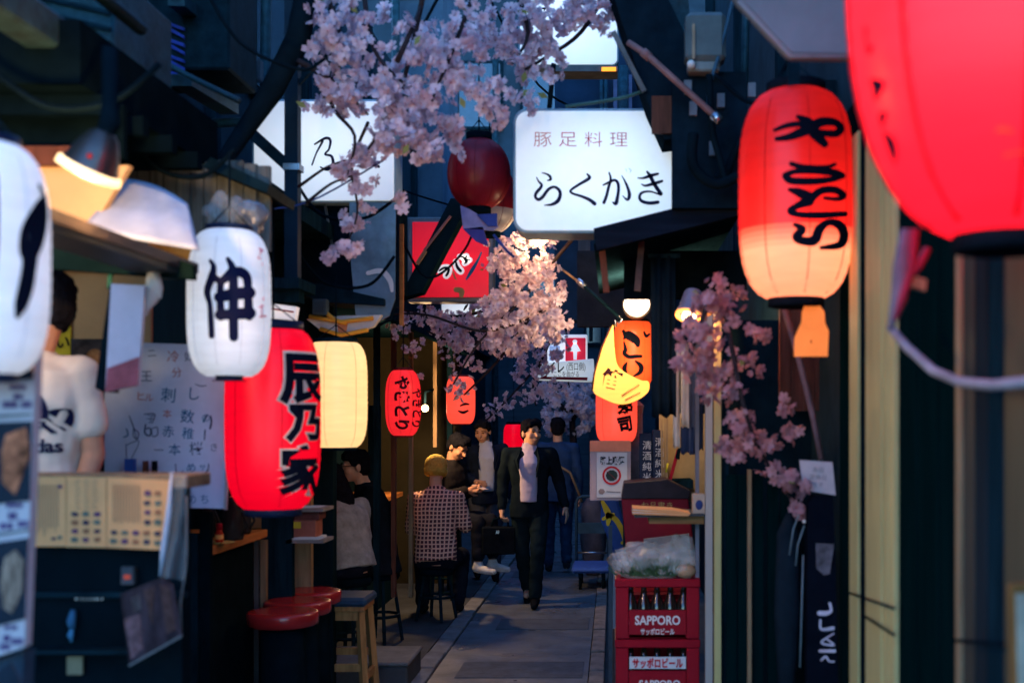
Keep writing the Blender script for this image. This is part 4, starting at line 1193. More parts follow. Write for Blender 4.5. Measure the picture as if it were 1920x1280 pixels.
cpt = P(168, 318, 2.9)
shade(cl, cpt, q, [(0.018, -0.105), (0.035, -0.09), (0.052, -0.055), (0.066, -0.012), (0.071, 0.0)], 'shade', ch_m)
shade(cl, cpt, q, [(0.066, -0.008), (0.077, -0.005), (0.079, 0.012), (0.068, 0.014), (0.066, -0.008)], 'lit_rim', M('lit_rim', (1, 0.75, 0.4), 0.4, emit=(1.0, 0.6, 0.25), es=1.6), seg=36)
MB().ball(cpt + ax * -0.012, 0.026).build('bulb', bulb_m, cl)
MB().tube([cpt - ax * 0.08, cpt - ax * 0.13, cpt + Vector((0.05, 0.0, 0.16)), cpt + Vector((0.05, 0, 0.3))], [0.02, 0.026, 0.02, 0.02]).build('clamp', black, cl)
MB().ball(cpt + Vector((0.028, -0.062, 0.02)), 0.007).build('switch', M('red_switch', (0.6, 0.03, 0.02), 0.4), cl)
lamp('lamp_light', cpt + ax * 0.06, 26, (1.0, 0.56, 0.24), 0.03, cl)
lamp('stall_light', (-2.1, 3.3, 2.0), 5.0, (1.0, 0.66, 0.36), 0.1, stall)
tb = thing('tube_lamp', 'warm ceiling lamp over the cook under the stall shelf', 'lamp', (-2.2, 3.3, 2.05))
MB().span(-2.5, -1.95, 3.27, 3.33, 2.04, 2.07).build('tube', bulb_white, tb)
bb = thing('bare_bulb', 'bare warm bulb on the post beside the small red lantern', 'lamp', P(797, 765, 10.5))
MB().ball(P(797, 765, 10.5), 0.032).build('bulb', bulb_m, bb)
MB().tube([P(797, 757, 10.5), P(797, 735, 10.5), P(812, 730, 10.6)], 0.012).build('socket', black, bb)
lamp('bulb_light', P(797, 768, 10.3), 42, (1.0, 0.62, 0.3), 0.04, bb)
dl = thing('disc_lamp', 'oval glowing disc lamp under the lean-to roof', 'lamp', P(1194, 571, 6.6))
mb = MB()
mb.lathe([(0.075, 0.0), (0.07, 0.012), (0.0005, 0.014)], (0, 0, 0), 28, caps=False)
qq = Euler((rad(68), rad(-14), 0)).to_matrix()
mb.v = [tuple(P(1194, 571, 6.6) + qq @ Vector(v)) for v in mb.v]
mb.build('disc', bulb_white, dl)
mb = MB()
mb.lathe([(0.08, -0.03), (0.082, 0.004), (0.076, 0.006)], (0, 0, 0), 28)
mb.v = [tuple(P(1194, 571, 6.6) + qq @ Vector(v)) for v in mb.v]
mb.build('housing', ch_m, dl)
lamp('disc_light', P(1194, 580, 6.4), 16, (1.0, 0.7, 0.42), 0.06, dl)
ol = thing('spot_lamp', 'small spot lamp glowing orange among the hanging blossoms', 'lamp', P(1292, 575, 4.9))
cpt = P(1292, 590, 4.95)
q2 = Vector((-0.2, -0.35, -0.9)).normalized().to_track_quat('Z', 'Y').to_matrix()
shade(ol, cpt, q2, [(0.035, -0.11), (0.04, -0.1), (0.05, -0.03), (0.056, 0.0)], 'shade', M('pinkish_metal', (0.32, 0.22, 0.24), 0.35, 0.3), 24)
shade(ol, cpt, q2, [(0.05, -0.005), (0.058, 0.0), (0.058, 0.012), (0.05, 0.012)], 'lit_rim', M('lit_rim_orange', (1, 0.4, 0.1), 0.4, emit=(1.0, 0.28, 0.05), es=1.6), 24)
MB().ball(cpt + Vector((0, 0, -0.008)), 0.03).build('bulb', bulb_m, ol)
MB().tube([P(1300, 545, 4.95), P(1318, 565, 4.95), P(1330, 590, 4.98)], 0.012).build('arm', tan_wood, ol)
lamp('spot_light', cpt + Vector((0, -0.05, -0.06)), 4, (1.0, 0.45, 0.2), 0.03, ol)
wl_ = thing('warm_lamp', 'warm glowing lamp among the blossoms below the big white sign', 'lamp', P(1003, 452, 6.9))
MB().ball(P(1003, 452, 6.9), 0.035).build('bulb', bulb_m, wl_)
MB().tube([P(1003, 443, 6.9), P(1003, 425, 6.9)], 0.014).build('socket', black, wl_)
MB().tube([P(1003, 427, 6.9), P(1003, 300, 6.9)], 0.005).build('cord', black, wl_)
lamp('bulb_light', P(1003, 456, 6.75), 5, (1.0, 0.6, 0.28), 0.04, wl_)
arm = thing('lantern_pole', 'thin jointed pole reaching from the blossoms to the yellow lantern', 'pole', P(1165, 600, 6.7))
MB().tube([P(1030, 487, 7.2), P(1090, 532, 7.0)], 0.007).build('rod', tan_wood, arm)
MB().tube([P(1086, 528, 7.0), P(1164, 597, 6.75)], 0.011).build('rod', dark_metal, arm)
MB().tube([P(1084, 526, 7.0), P(1098, 538, 6.97)], 0.018).build('joint', chrome, arm)
MB().tube([P(1160, 590, 6.75), P(1167, 600, 6.74), P(1160, 606, 6.74), P(1154, 600, 6.74), P(1155, 613, 6.74)], 0.007).build('hook', chrome, arm)

# ------------------------------------------------------------------ beer crates and bottles
def crate(name, label, z, kind):
    x0, x1, y0, y1, h = 0.012, 0.418, 5.7, 6.05, 0.29
    t = thing(name, label, 'crate', ((x0 + x1) / 2, (y0 + y1) / 2, z), 'stacked red beer crates')
    m = red_plastic
    MB().span(x0 + 0.004, x1 - 0.004, y0 + 0.004, y1 - 0.004, z + 0.006, z + 0.02).build('bottom', m, t)
    for sx in (x0, x1 - 0.062):
        for sy in (y0, y1 - 0.03):
            MB().span(sx, sx + 0.062, sy, sy + 0.03, z, z + 0.25).build('corner_post', m, t, bevel=0.004)
    for sy in (y0 + 0.004, y1 - 0.024):
        MB().span(x0 + 0.063, x1 - 0.063, sy, sy + 0.018, z + 0.002, z + 0.138).build('front_panel', m, t, bevel=0.003)
    for sx in (x0 + 0.004, x1 - 0.024):
        MB().span(sx, sx + 0.018, y0 + 0.031, y1 - 0.031, z + 0.002, z + 0.138).build('side_panel', m, t, bevel=0.003)
    for a_, b_, c_, d_ in ((x0 - 0.004, x1 + 0.004, y0 - 0.005, y0 + 0.025), (x0 - 0.004, x1 + 0.004, y1 - 0.025, y1 + 0.005)):
        MB().span(a_, b_, c_, d_, z + 0.2505, z + h).build('rim', m, t, bevel=0.004)
    for a_ in (x0 - 0.004, x1 - 0.026):
        MB().span(a_, a_ + 0.03, y0 + 0.0255, y1 - 0.0255, z + 0.2505, z + h).build('rim', m, t, bevel=0.004)
    mb = MB()
    xc = (x0 + x1) / 2
    if kind == 0:
        mb.text('SAPPORO', 0.06, front((xc, y0 + 0.004, z + 0.09)), 0, 0.025, width=0.22)
        mb.text('サッポロビール', 0.035, front((xc, y0 + 0.004, z + 0.035)), 0, 0.02, width=0.165)
        mb.build('lettering', white_ink, t)
    elif kind == 1:
        mb.text('SAPPORO', 0.05, front((xc + 0.01, y0 + 0.004, z + 0.075)), 0, 0.025, width=0.2)
        mb.text('サッポロビール', 0.035, front((xc, y0 + 0.004, z + 0.025)), 0, 0.02, width=0.165)
        mb.build('lettering', white_ink, t)
        bd = MB().span(x0 + 0.066, x1 - 0.066, y0 - 0.006, y0 + 0.002, z + 0.15, z + 0.207).build('white_band', white_paper, t)
        MB().text('サッポロビール', 0.05, front((xc, y0 - 0.006, z + 0.178)), 0, 0.04, width=0.245).build('lettering', red_ink, bd)
    return t


crate('beer_crate', 'lowest red plastic beer crate of the stack on the ground', 0.008, 2)
crate('beer_crate', 'middle red beer crate with a white band of red writing', 0.302, 1)
crate('beer_crate', 'top red beer crate with white block letters and a bag of greens on it', 0.596, 0)


def bottle(x, y, z, label, first=[None]):
    if first[0] is None:
        t = thing('beer_bottle', label, 'bottle', (x, y, z), 'brown beer bottles in the crates')
        MB().lathe([(0.034, 0.0), (0.036, 0.01), (0.036, 0.12), (0.03, 0.15), (0.016, 0.18), (0.013, 0.225)], (x, y, z), 14).build('glass', glass_brown, t)
        MB().lathe([(0.0365, 0.04), (0.0365, 0.1)], (x, y, z), 14, caps=False).build('label', M('bottle_label', (0.6, 0.55, 0.5), 0.5), t)
        MB().lathe([(0.0145, 0.215), (0.0145, 0.232)], (x, y, z), 10).build('cap', chrome, t)
        first[0] = t
    else:
        t = copy_tree(first[0])
        t.location = (x, y, z)
        t['label'] = label
    return t


nm = ('left', 'second', 'middle', 'fourth', 'right')
for zc, lab in ((0.62, 'top'), (0.326, 'middle')):
    for i in range(5):
        bottle(0.085 + i * 0.065, 5.77, zc, 'brown beer bottle, %s one in the front row of the %s crate' % (nm[i], lab))

# bag of greens on top of the crates
bag = thing('plastic_bag', 'clear plastic bag of green vegetables on the top beer crate', 'bag', (0.21, 5.85, 0.89))
vs = MB()
rb = random.Random(5)


def lump(c, r, seed, amp=0.25, seg=22, rings=14, fr=6.0):
    m_ = MB()
    m_.ball(c, r, seg, rings)
    o_ = Vector((seed * 3.1, seed * 1.7, 0))
    m_.v = [tuple(Vector(v) + (Vector(v) - Vector(c)) * amp * (noise.noise(Vector(v) * fr + o_) + 0.6 * noise.noise(Vector(v) * fr * 2.7 + o_))) for v in m_.v]
    return m_


lump((0.22, 5.84, 0.955), (0.18, 0.13, 0.095), 1, 0.6, 44, 28, 13).build('film', bag_plastic, bag)
lump((0.10, 5.87, 0.94), (0.10, 0.1, 0.07), 4, 0.6, 24, 16, 12).build('film', bag_plastic, bag)
lump((0.33, 5.84, 1.0), (0.085, 0.08, 0.08), 7, 0.5, 24, 16, 12).build('film', bag_plastic, bag)
gm = MB()
for i in range(420):
    a_ = RN.uniform(0, 6.28)
    b = Vector((0.19 + RN.gauss(0, 0.055), 5.76 + RN.uniform(-0.03, 0.08), 0.895))
    tp = b + Vector((math.cos(a_) * 0.05 + RN.uniform(-0.05, 0.05), math.sin(a_) * 0.03 - 0.02, RN.uniform(0.03, 0.10)))
    s_ = Vector((0.006, 0.002, 0.0))
    gm.add([b - s_, b + s_, tp], [(0, 1, 2)])
tag(gm.build('greens', green_leaf, bag), kind='stuff')
lump((0.355, 5.76, 0.915), (0.045, 0.04, 0.03), 9, 0.35).build('bread_roll', M('brown_bag', (0.35, 0.22, 0.12), 0.6, bump=0.3), bag)

# dark red box, shelf, papers behind the crates
db = thing('menu_box', 'dark red box with gold writing standing behind the shelf', 'box', (0.2, 6.5, 0.9))
MB().pprism([(1165, 932), (1290, 932), (1302, 1030), (1258, 1040), (1258, 1095), (1195, 1120), (1175, 1040)], 6.45, 0.3).build('body', maroon_plastic, db, bevel=0.006)
MB().pprism([(1170, 905), (1250, 898), (1295, 920), (1292, 935), (1165, 935)], 6.43, 0.3).build('rim', M('dark_rim', (0.03, 0.02, 0.025), 0.4), db, bevel=0.004)
MB().text('お品書き', 0.05, front(P(1232, 948, 6.45)), 0, 0.0, width=0.17).build('lettering', gold_ink, db)
MB().pprism([(1207, 1010), (1292, 1000), (1296, 1060), (1207, 1085)], 6.3, 0.02).build('grey_sheet', M('grey_paper', (0.28, 0.26, 0.24), 0.7), db)
base_c = tag(MB().span(0.06, 0.44, 6.25, 6.8, 0.006, 0.74).build('storage_box', maroon_plastic, None, bevel=0.01), 'dark red storage box hidden behind the beer crates', 'storage box')
shf = thing('wall_shelf', 'narrow wooden shelf above the bag of greens', 'shelf', P(1300, 975, 5.7))
MB().pprism([(1217, 970), (1320, 966), (1320, 982), (1217, 981)], 5.66, 0.26).build('board', M('shelf_orange', (0.3, 0.15, 0.06), 0.5, var=0.3, stretch=(0.1, 1, 1), scale=40), shf)
MB().pprism([(1190, 966), (1320, 962), (1320, 967), (1190, 970)], 5.6, 0.3).build('tray', M('tray_grey', (0.05, 0.055, 0.06), 0.4), shf)
pp = thing('paper_stack', 'stack of white paper lying on the narrow wooden shelf', 'paper', P(1240, 962, 5.58))
for i in range(5):
    MB().pprism([(1186, 952 + i * 2.4), (1262, 956 + i * 2.0), (1295 - i, 962 + i * 0.9), (1294 - i, 963.6 + i * 0.9), (1186, 954.1 + i * 2.4)], 5.58 + 0.01 * (i % 2), 0.2).build('sheet', white_paper if i % 2 else warm_lit_paper, pp)
sb = thing('small_box', 'small beige box with a blue emblem at the shelf end', 'box', P(1310, 965, 5.62))
MB().pbox(1299, 926, 1322, 965, 5.62, 0.08).build('body', M('beige_card', (0.42, 0.34, 0.26), 0.6), sb, bevel=0.003)
MB().ball(P(1311, 946, 5.62), (0.018, 0.004, 0.024)).build('emblem', M('blue_emblem', (0.03, 0.05, 0.16), 0.5), sb)
post = thing('shelf_post', 'white painted upright post beside the shelf', 'post', (0.455, 5.6, 0))
MB().pbox(1323, 560, 1336, 1400, 5.6, 0.05).build('upright', M('white_post', (0.42, 0.4, 0.36), 0.5, var=0.2, stretch=(1, 1, 0.1), grime=0.3), post)
MB().pbox(1304, 600, 1311, 1340, 5.75, 0.03).build('upright', M('grey_post', (0.16, 0.17, 0.2), 0.5, var=0.2), post)
MB().pbox(1236, 775, 1322, 940, 7.12, 0.03).build('back_panel', M('warm_panel', (0.4, 0.27, 0.13), 0.6, var=0.2), post)
# things on the counter: packs, sticks, fan
for i, (x0, y0, x1, y1, Y) in enumerate(((1198, 812, 1222, 908, 6.9), (1224, 806, 1243, 905, 6.86))):
    t = thing('sake_carton', ('dark blue carton with white writing beside the no smoking poster', 'dark blue carton with white writing next to the wooden sticks')[i], 'carton', P((x0 + x1) / 2, y1, Y))
    MB().pbox(x0, y0, x1, y1, Y, 0.07).build('body', M('carton_navy', (0.012, 0.018, 0.045), 0.4, var=0.3), t, bevel=0.003)
    mb = MB()
    for j, ch in enumerate('清酒純米'):
        mb.text(ch, 0.055, front(P((x0 + x1) / 2 + 3, y0 + 22 + j * 20, Y)), 0, 0.0)
    mb.build('lettering', M('pale_print', (0.4, 0.4, 0.45), 0.5), t)
MB_c = thing('counter_slab', 'dark counter under the cartons on the crate side', 'counter', P(1230, 910, 6.8))
MB().pprism([(1172, 905), (1300, 900), (1300, 915), (1172, 915)], 6.8, 0.3).build('top', dark_wood, MB_c)
MB().pbox(1180, 760, 1205, 905, 7.3, 0.05).build('upright', M('blue_grey_post', (0.1, 0.13, 0.16), 0.5), MB_c)
stk = thing('stick_holder', 'holder of wooden sticks and a red fan on the counter', 'holder', P(1250, 905, 6.7))
MB().pbox(1233, 898, 1258, 912, 6.68, 0.08).build('cup', M('wicker', (0.12, 0.06, 0.05), 0.7, bump=0.5), stk)
for x0_, x1_ in ((1242, 1240), (1250, 1251), (1246, 1247)):
    MB().bar(P(x0_, 905, 6.7), P(x1_, 785, 6.7), 0.012 if x0_ != 1246 else 0.006).build('stick', tan_wood, stk)
MB().pprism([(1258, 905), (1276, 840), (1269, 842), (1252, 903)], 6.69, 0.01).build('fan', red_plastic, stk)
MB().pprism([(1270, 842), (1277, 838), (1274, 862), (1266, 858)], 6.685, 0.01).build('fan_handle', black, stk)
MB().tube([P(1249, 885, 6.66), P(1252, 868, 6.66), P(1250, 880, 6.66)], 0.006).build('yellow_tie', yellow_print, stk)

# hanging cloths
cl_t = thing('black_cloth', 'long black hanging cloth beside the orange lantern', 'cloth', P(1245, 500, 5.4))
m_ = MB()
cols = [1222 + i * 4.4 for i in range(11)]
rows = [480, 540, 600, 660, 720, 780]
vs_, fs_ = [], []
for j, y in enumerate(rows):
    for i, x in enumerate(cols):
        vs_.append(P(x, y + (4 * math.sin(i * 1.3) if j == 5 else 0), 5.4) + Vector((0, 0.02 * math.sin(i * 1.5 + j * 0.2), 0)))
n_ = len(cols)
fs_ = [(j * n_ + i, j * n_ + i + 1, (j + 1) * n_ + i + 1, (j + 1) * n_ + i) for j in range(len(rows) - 1) for i in range(n_ - 1)]
ob = m_.add(vs_, fs_, 0, True).build('panel', M('black_cloth_m', (0.006, 0.013, 0.02), 0.85), cl_t)
md = ob.modifiers.new('thickness', 'SOLIDIFY')
md.thickness = 0.006
MB().bar(P(1215, 480, 5.4), P(1275, 480, 5.4), 0.02).build('rod', dark_wood, cl_t)
nor = thing('noren_strips', 'white and navy cloth strips hanging from a rail over the shelf', 'curtain', P(1295, 640, 5.8))
for i, (x0, x1, y0, y1, mm) in enumerate(((1262, 1275, 650, 838, white_cloth), (1277, 1291, 640, 800, white_cloth), (1276, 1300, 800, 850, navy_cloth), (1292, 1303, 660, 850, M('grey_navy_cloth', (0.07, 0.09, 0.14), 0.9)), (1303, 1309, 720, 838, white_cloth), (1310, 1319, 650, 842, navy_cloth))):
    vs_, fs_ = [], []
    for j in range(7):
        for i2 in range(5):
            vs_.append(P(x0 + (x1 - x0) * i2 / 4, y0 + (y1 - y0) * j / 6 + (3 * math.sin(i2 * 2.1) if j == 6 else 0), 5.8 + 0.012 * i) + Vector((0, 0.012 * math.sin(i2 * 1.8 + i + j * 0.3), 0)))
    fs_ = [(j * 5 + i2, j * 5 + i2 + 1, (j + 1) * 5 + i2 + 1, (j + 1) * 5 + i2) for j in range(6) for i2 in range(4)]
    ob = MB().add(vs_, fs_, 0, True).build('strip', mm, nor)
    ob.modifiers.new('thickness', 'SOLIDIFY').thickness = 0.003
MB().bar(P(1255, 640, 5.8), P(1325, 640, 5.8), 0.018).build('rail', dark_wood, nor)

# no smoking poster
ns = thing('no_smoking_poster', 'pale no smoking poster board with a red ring, under the salmon lantern', 'poster', P(1144, 940, 7.0))
MB().pbox(1106, 826, 1183, 938, 7.0, 0.06).build('board', M('pinkish_board', (0.46, 0.33, 0.33), 0.5, var=0.1), ns, bevel=0.003)
MB().pbox(1119, 848, 1176, 932, 6.985, 0.014).build('sheet', M('poster_white', (0.56, 0.54, 0.54), 0.5, var=0.08), ns)
MB().pbox(1106, 826, 1183, 846, 6.99, 0.01).build('header', M('header_orange', (0.7, 0.24, 0.14), 0.5, var=0.15), ns)
MB().text('路上喫煙', 0.05, front(P(1148, 863, 6.985)), 0, 0.04, width=0.145).build('lettering', ink, ns)
c0 = P(1147, 891, 6.98)
ring = MB()
for i in range(28):
    a0, a1 = 2 * math.pi * i / 28, 2 * math.pi * (i + 1) / 28
    q_ = [(0.056, a0), (0.056, a1), (0.044, a1), (0.044, a0)]
    ring.add([(c0.x + r * math.cos(a), c0.y, c0.z + r * math.sin(a)) for r, a in q_], [(0, 1, 2, 3)])
ring.build('red_ring', red_ink, ns)
MB().add([(c0.x + 0.036 * math.cos(i * 0.6283), c0.y + 0.001, c0.z + 0.034 * math.sin(i * 0.6283)) for i in range(10)], [list(range(10))]).build('dark_picture', M('dark_green_print', (0.03, 0.05, 0.045), 0.5), ns)
MB().bar(c0 + Vector((-0.032, -0.002, 0.03)), c0 + Vector((0.032, -0.002, -0.03)), 0.009, 0.001).build('red_bar', red_ink, ns)
f = front(P(1147, 921, 6.985))
MB().stroke([(-0.03, 0, 0.006), (0.0, -0.002, 0.006), (0.05, -0.004, 0.006)], f).build('small_print', M('grey_print', (0.2, 0.2, 0.22), 0.5), ns)
MB().add([f(-0.06 + 0.02 * math.cos(i), 0.0 + 0.018 * math.sin(i)) for i in range(6)], [list(range(6))]).build('photo_patch', M('photo_grey', (0.25, 0.18, 0.17), 0.5), ns)
MB().pbox(1168, 938, 1178, 1160, 7.02, 0.03).build('stand', dark_metal, ns)
gp = tag(MB().pbox(1141, 985, 1148, 1290, 7.4, 0.03).build('thin_post', M('grey_blue_post', (0.06, 0.09, 0.12), 0.5)), 'thin grey post standing in the gutter beside the crates', 'post')
gl = thing('gutter_box', 'low pale box with a lit edge at the gutter behind the thin post', 'box', P(1160, 1090, 8.6))
MB().pbox(1149, 1010, 1172, 1178, 8.4, 0.4).build('body', M('pale_case', (0.3, 0.36, 0.42), 0.5, var=0.2), gl)

# blue and yellow bag, platform trolley
bb_ = thing('shopping_bag', 'blue plastic bag with yellow print hanging by the trolley', 'bag', P(1150, 930, 7.8))
MB().pprism([(1127, 936), (1140, 932), (1158, 934), (1172, 990), (1183, 1030), (1170, 1046), (1158, 1055), (1140, 1010), (1126, 975)], 7.8, 0.06).build('sack', blue_plastic, bb_, bevel=0.015)
mb = MB()
f = pix(7.785, 0.004, 3.004, 960, 854)
for s in ([(510, 260, 20), (530, 300, 34), (545, 340, 34), (540, 385, 20)], [(540, 330, 26), (580, 355, 30), (610, 400, 30), (630, 450, 26), (640, 500, 22)], [(515, 355, 20), (570, 330, 20)], [(620, 490, 18), (655, 475, 18)]):
    mb.stroke(s, f)
mb.build('print', yellow_print, bb_)
trl = thing('platform_trolley', 'blue platform trolley with a grey tube handle standing by the gutter', 'trolley', P(1108, 1090, 11.8))
Y0 = 11.6
x0, x1 = P(1078, 0, Y0).x, P(1140, 0, Y0).x
MB().span(x0 - 0.03, x1 + 0.02, Y0 - 0.15, Y0 + 0.5, 0.17, 0.22).build('deck', M('blue_deck', (0.06, 0.13, 0.4), 0.4, var=0.2), trl, bevel=0.02)
zt = P(0, 936, Y0).z
MB().tube([(x0, Y0 + 0.5, 0.22), (x0, Y0 + 0.5, zt - 0.06), (x0 + 0.02, Y0 + 0.5, zt - 0.015), (x0 + 0.06, Y0 + 0.5, zt), (x1 - 0.06, Y0 + 0.5, zt), (x1 - 0.02, Y0 + 0.5, zt - 0.015), (x1, Y0 + 0.5, zt - 0.06), (x1, Y0 + 0.5, 0.22)], 0.015, 8).build('handle', M('trolley_blue', (0.03, 0.07, 0.11), 0.4), trl)
MB().span(x0 + 0.016, x1 - 0.016, Y0 + 0.485, Y0 + 0.515, 0.5, 0.61).build('cross_panel', M('trolley_blue', (0.03, 0.07, 0.11), 0.4), trl)
MB().tube([(x0, Y0 + 0.5, 0.3), (x1, Y0 + 0.5, 0.3)], 0.01).build('cross_bar', chrome, trl)
for sx in (x0 + 0.04, x1 - 0.06):
    for sy in (Y0 - 0.05, Y0 + 0.4):
        w = MB().tube([(sx, sy, 0.055), (sx + 0.03, sy, 0.055)], 0.055, 14).build('wheel', black, trl)
        MB().span(sx - 0.005, sx + 0.035, sy - 0.02, sy + 0.02, 0.11, 0.169).build('bracket', dark_metal, trl)
bgr = thing('dark_sack', 'dark glossy sack leaning behind the trolley handle', 'sack', (P(1112, 0, 12.6).x, 12.6, 0))
lump((P(1112, 0, 12.6).x, 12.6, 0.45), (0.15, 0.14, 0.45), 3, 0.2, 24, 18, 5).build('sack_body', M('grey_sack', (0.09, 0.08, 0.1), 0.35, bump=0.4, bscale=14), bgr)

# ------------------------------------------------------------------ left: stools
zs = 0.7625
protoS = None
for i, (px, py, Y, lab) in enumerate(((530, 1150, 5.5, 'red round bar stool nearest the camera in the row of three'), (558, 1127, 5.83, 'red round bar stool in the middle of the row of three'), (580, 1108, 6.17, 'red round bar stool at the back of the row of three'))):
    c = P(px, py, Y)
    if protoS is None:
        t = protoS = thing('bar_stool', lab, 'stool', (c.x, Y, 0.01), 'red round bar stools')
        MB().lathe([(0.150, zs - 0.064), (0.163, zs - 0.057), (0.166, zs - 0.012), (0.163, zs - 0.004), (0.155, zs), (0.10, zs + 0.002), (0.0005, zs - 0.003)], (c.x, Y, 0), 36, caps=False).build('seat', red_vinyl, t)
        MB().lathe([(0.1, zs - 0.075), (0.145, zs - 0.064), (0.0005, zs - 0.063)], (c.x, Y, 0), 28).build('seat_base', black, t)
        MB().lathe([(0.105, 0.03), (0.11, 0.35), (0.1, zs - 0.08)], (c.x, Y, 0), 24).build('pedestal', black, t)
        MB().lathe([(0.17, 0.01), (0.17, 0.025), (0.1, 0.04)], (c.x, Y, 0), 28).build('foot_plate', dark_metal, t)
        x_first = c.x
    else:
        t = copy_tree(protoS)
        t.location = (c.x, Y, 0.01)
        t.rotation_euler.z = RN.uniform(0, 3)
        t['label'] = lab
ws = thing('wooden_stool', 'wooden stool with a dark blue cushion behind the red bar stools', 'stool', (P(640, 0, 6.6).x, 6.6, 0.01))
cx, cy, zt = P(640, 0, 6.6).x, 6.6, P(0, 1118, 6.5).z
MB().span(cx - 0.18, cx + 0.17, cy - 0.15, cy + 0.16, zt - 0.05, zt).build('cushion', navy_vinyl, ws, bevel=0.015)
MB().span(cx - 0.165, cx + 0.155, cy - 0.135, cy + 0.145, zt - 0.075, zt - 0.051).build('seat_board', stool_wood, ws)
fe = {}
for sx in (-1, 1):
    for sy in (-1, 1):
        a = Vector((cx + sx * 0.13, cy + sy * 0.11, zt - 0.08))
        b = Vector((cx + sx * 0.17, cy + sy * 0.15, 0.012))
        MB().bar(a, b, 0.036).build('leg', stool_wood, ws)
        fe[sx, sy] = (a, b)
for (p1, p2, tt) in (((-1, -1), (1, -1), 0.52), ((-1, 1), (1, 1), 0.45), ((-1, -1), (-1, 1), 0.62), ((1, -1), (1, 1), 0.62)):
    MB().bar(fe[p1][0].lerp(fe[p1][1], tt), fe[p2][0].lerp(fe[p2][1], tt), 0.022, 0.04).build('stretcher', stool_wood, ws)
for p1, p2 in (((-1, -1), (1, -1)), ((-1, 1), (1, 1))):
    MB().bar(fe[p1][0].lerp(fe[p1][1], 0.04), fe[p2][0].lerp(fe[p2][1], 0.04), 0.02, 0.05).build('apron', stool_wood, ws)

# wall shelf with food samples
fs = thing('sample_shelf', 'two small shelves on the partition below the big red lantern', 'shelf', P(575, 985, 6.0))
for y in (953, 1012):
    MB().pprism([(536, y), (600, y - 2), (612, y - 6), (560, y - 6)], 5.95, 0.005).build('lip', white_paper, fs)
    MB().pbox(536, y, 606, y + 6, 5.95, 0.22).build('board', M('shelf_grey', (0.25, 0.22, 0.2), 0.5, var=0.3), fs)
fb = thing('food_box', 'pinkish wooden box with a yellow label between the two small shelves', 'box', P(570, 1010, 6.0))
MB().pbox(541, 975, 592, 1007, 5.98, 0.14).build('body', M('pink_wood', (0.34, 0.12, 0.08), 0.5, var=0.25), fb, bevel=0.004)
MB().pbox(544, 978, 564, 990, 5.975, 0.004).build('label', yellow_print, fb)
fb2 = thing('food_tray', 'dark reddish tray on the upper small shelf', 'tray', P(570, 970, 6.0))
MB().pbox(543, 960, 598, 974, 5.99, 0.14).build('body', M('brown_red_tray', (0.13, 0.05, 0.04), 0.5, var=0.4, scale=20), fb2)
lower = MB().pbox(543, 1007.2, 598, 1011.5, 5.97, 0.16).build('coaster', white_paper, fb)

# things on the wooden bar
rbt = thing('red_bottle', 'small red sauce bottle on a plate on the wooden bar', 'bottle', (P(411, 0, 5.15).x, 5.15, 1.117))
cx = P(411, 0, 5.15).x
MB().lathe([(0.016, 1.122), (0.018, 1.13), (0.018, 1.16), (0.013, 1.17), (0.012, 1.176)], (cx, 5.15, 0), 16).build('glass', M('red_glass', (0.4, 0.03, 0.015), 0.15), rbt)
MB().lathe([(0.0135, 1.176), (0.0135, 1.2), (0.012, 1.203)], (cx, 5.15, 0), 14).build('cap', red_plastic, rbt)
MB().lathe([(0.0185, 1.135), (0.0185, 1.155)], (cx, 5.15, 0), 14, caps=False).build('label', orange_ink, rbt)
pl = tag(MB().lathe([(0.03, 1.1155), (0.06, 1.121), (0.058, 1.123), (0.0005, 1.118)], (cx + 0.01, 5.15, 0), 24, caps=False).build('saucer', M('yellow_plate', (0.5, 0.35, 0.1), 0.3)), 'small yellow saucer under the red bottle', 'saucer')
for i, (px, Y, h, r) in enumerate(((436, 5.3, 0.19, 0.05), (392, 5.45, 0.16, 0.035), (455, 5.6, 0.17, 0.04))):
    c = P(px, 0, Y)
    t = thing('dark_jug', ('dark jug right of the red bottle on the wooden bar', 'dark slim jug left behind the red bottle', 'dark jug farthest back on the wooden bar')[i], 'jug', (c.x, Y, 1.117), 'dark jugs on the wooden bar')
    MB().lathe([(r * 0.9, 1.117), (r, 1.13), (r * 0.95, 1.117 + h * 0.7), (r * 0.5, 1.117 + h * 0.85), (r * 0.55, 1.117 + h)], (c.x, Y, 0), 20).build('body', M('dark_glaze', (0.03, 0.03, 0.028), 0.25, var=0.3), t)
    MB().tube([(c.x + r * 0.9, Y - 0.01, 1.14), (c.x + r * 1.5, Y - 0.01, 1.18), (c.x + r * 0.6, Y - 0.01, 1.117 + h * 0.85)], 0.007).build('handle', M('dark_glaze', (0.03, 0.03, 0.028), 0.25, var=0.3), t)

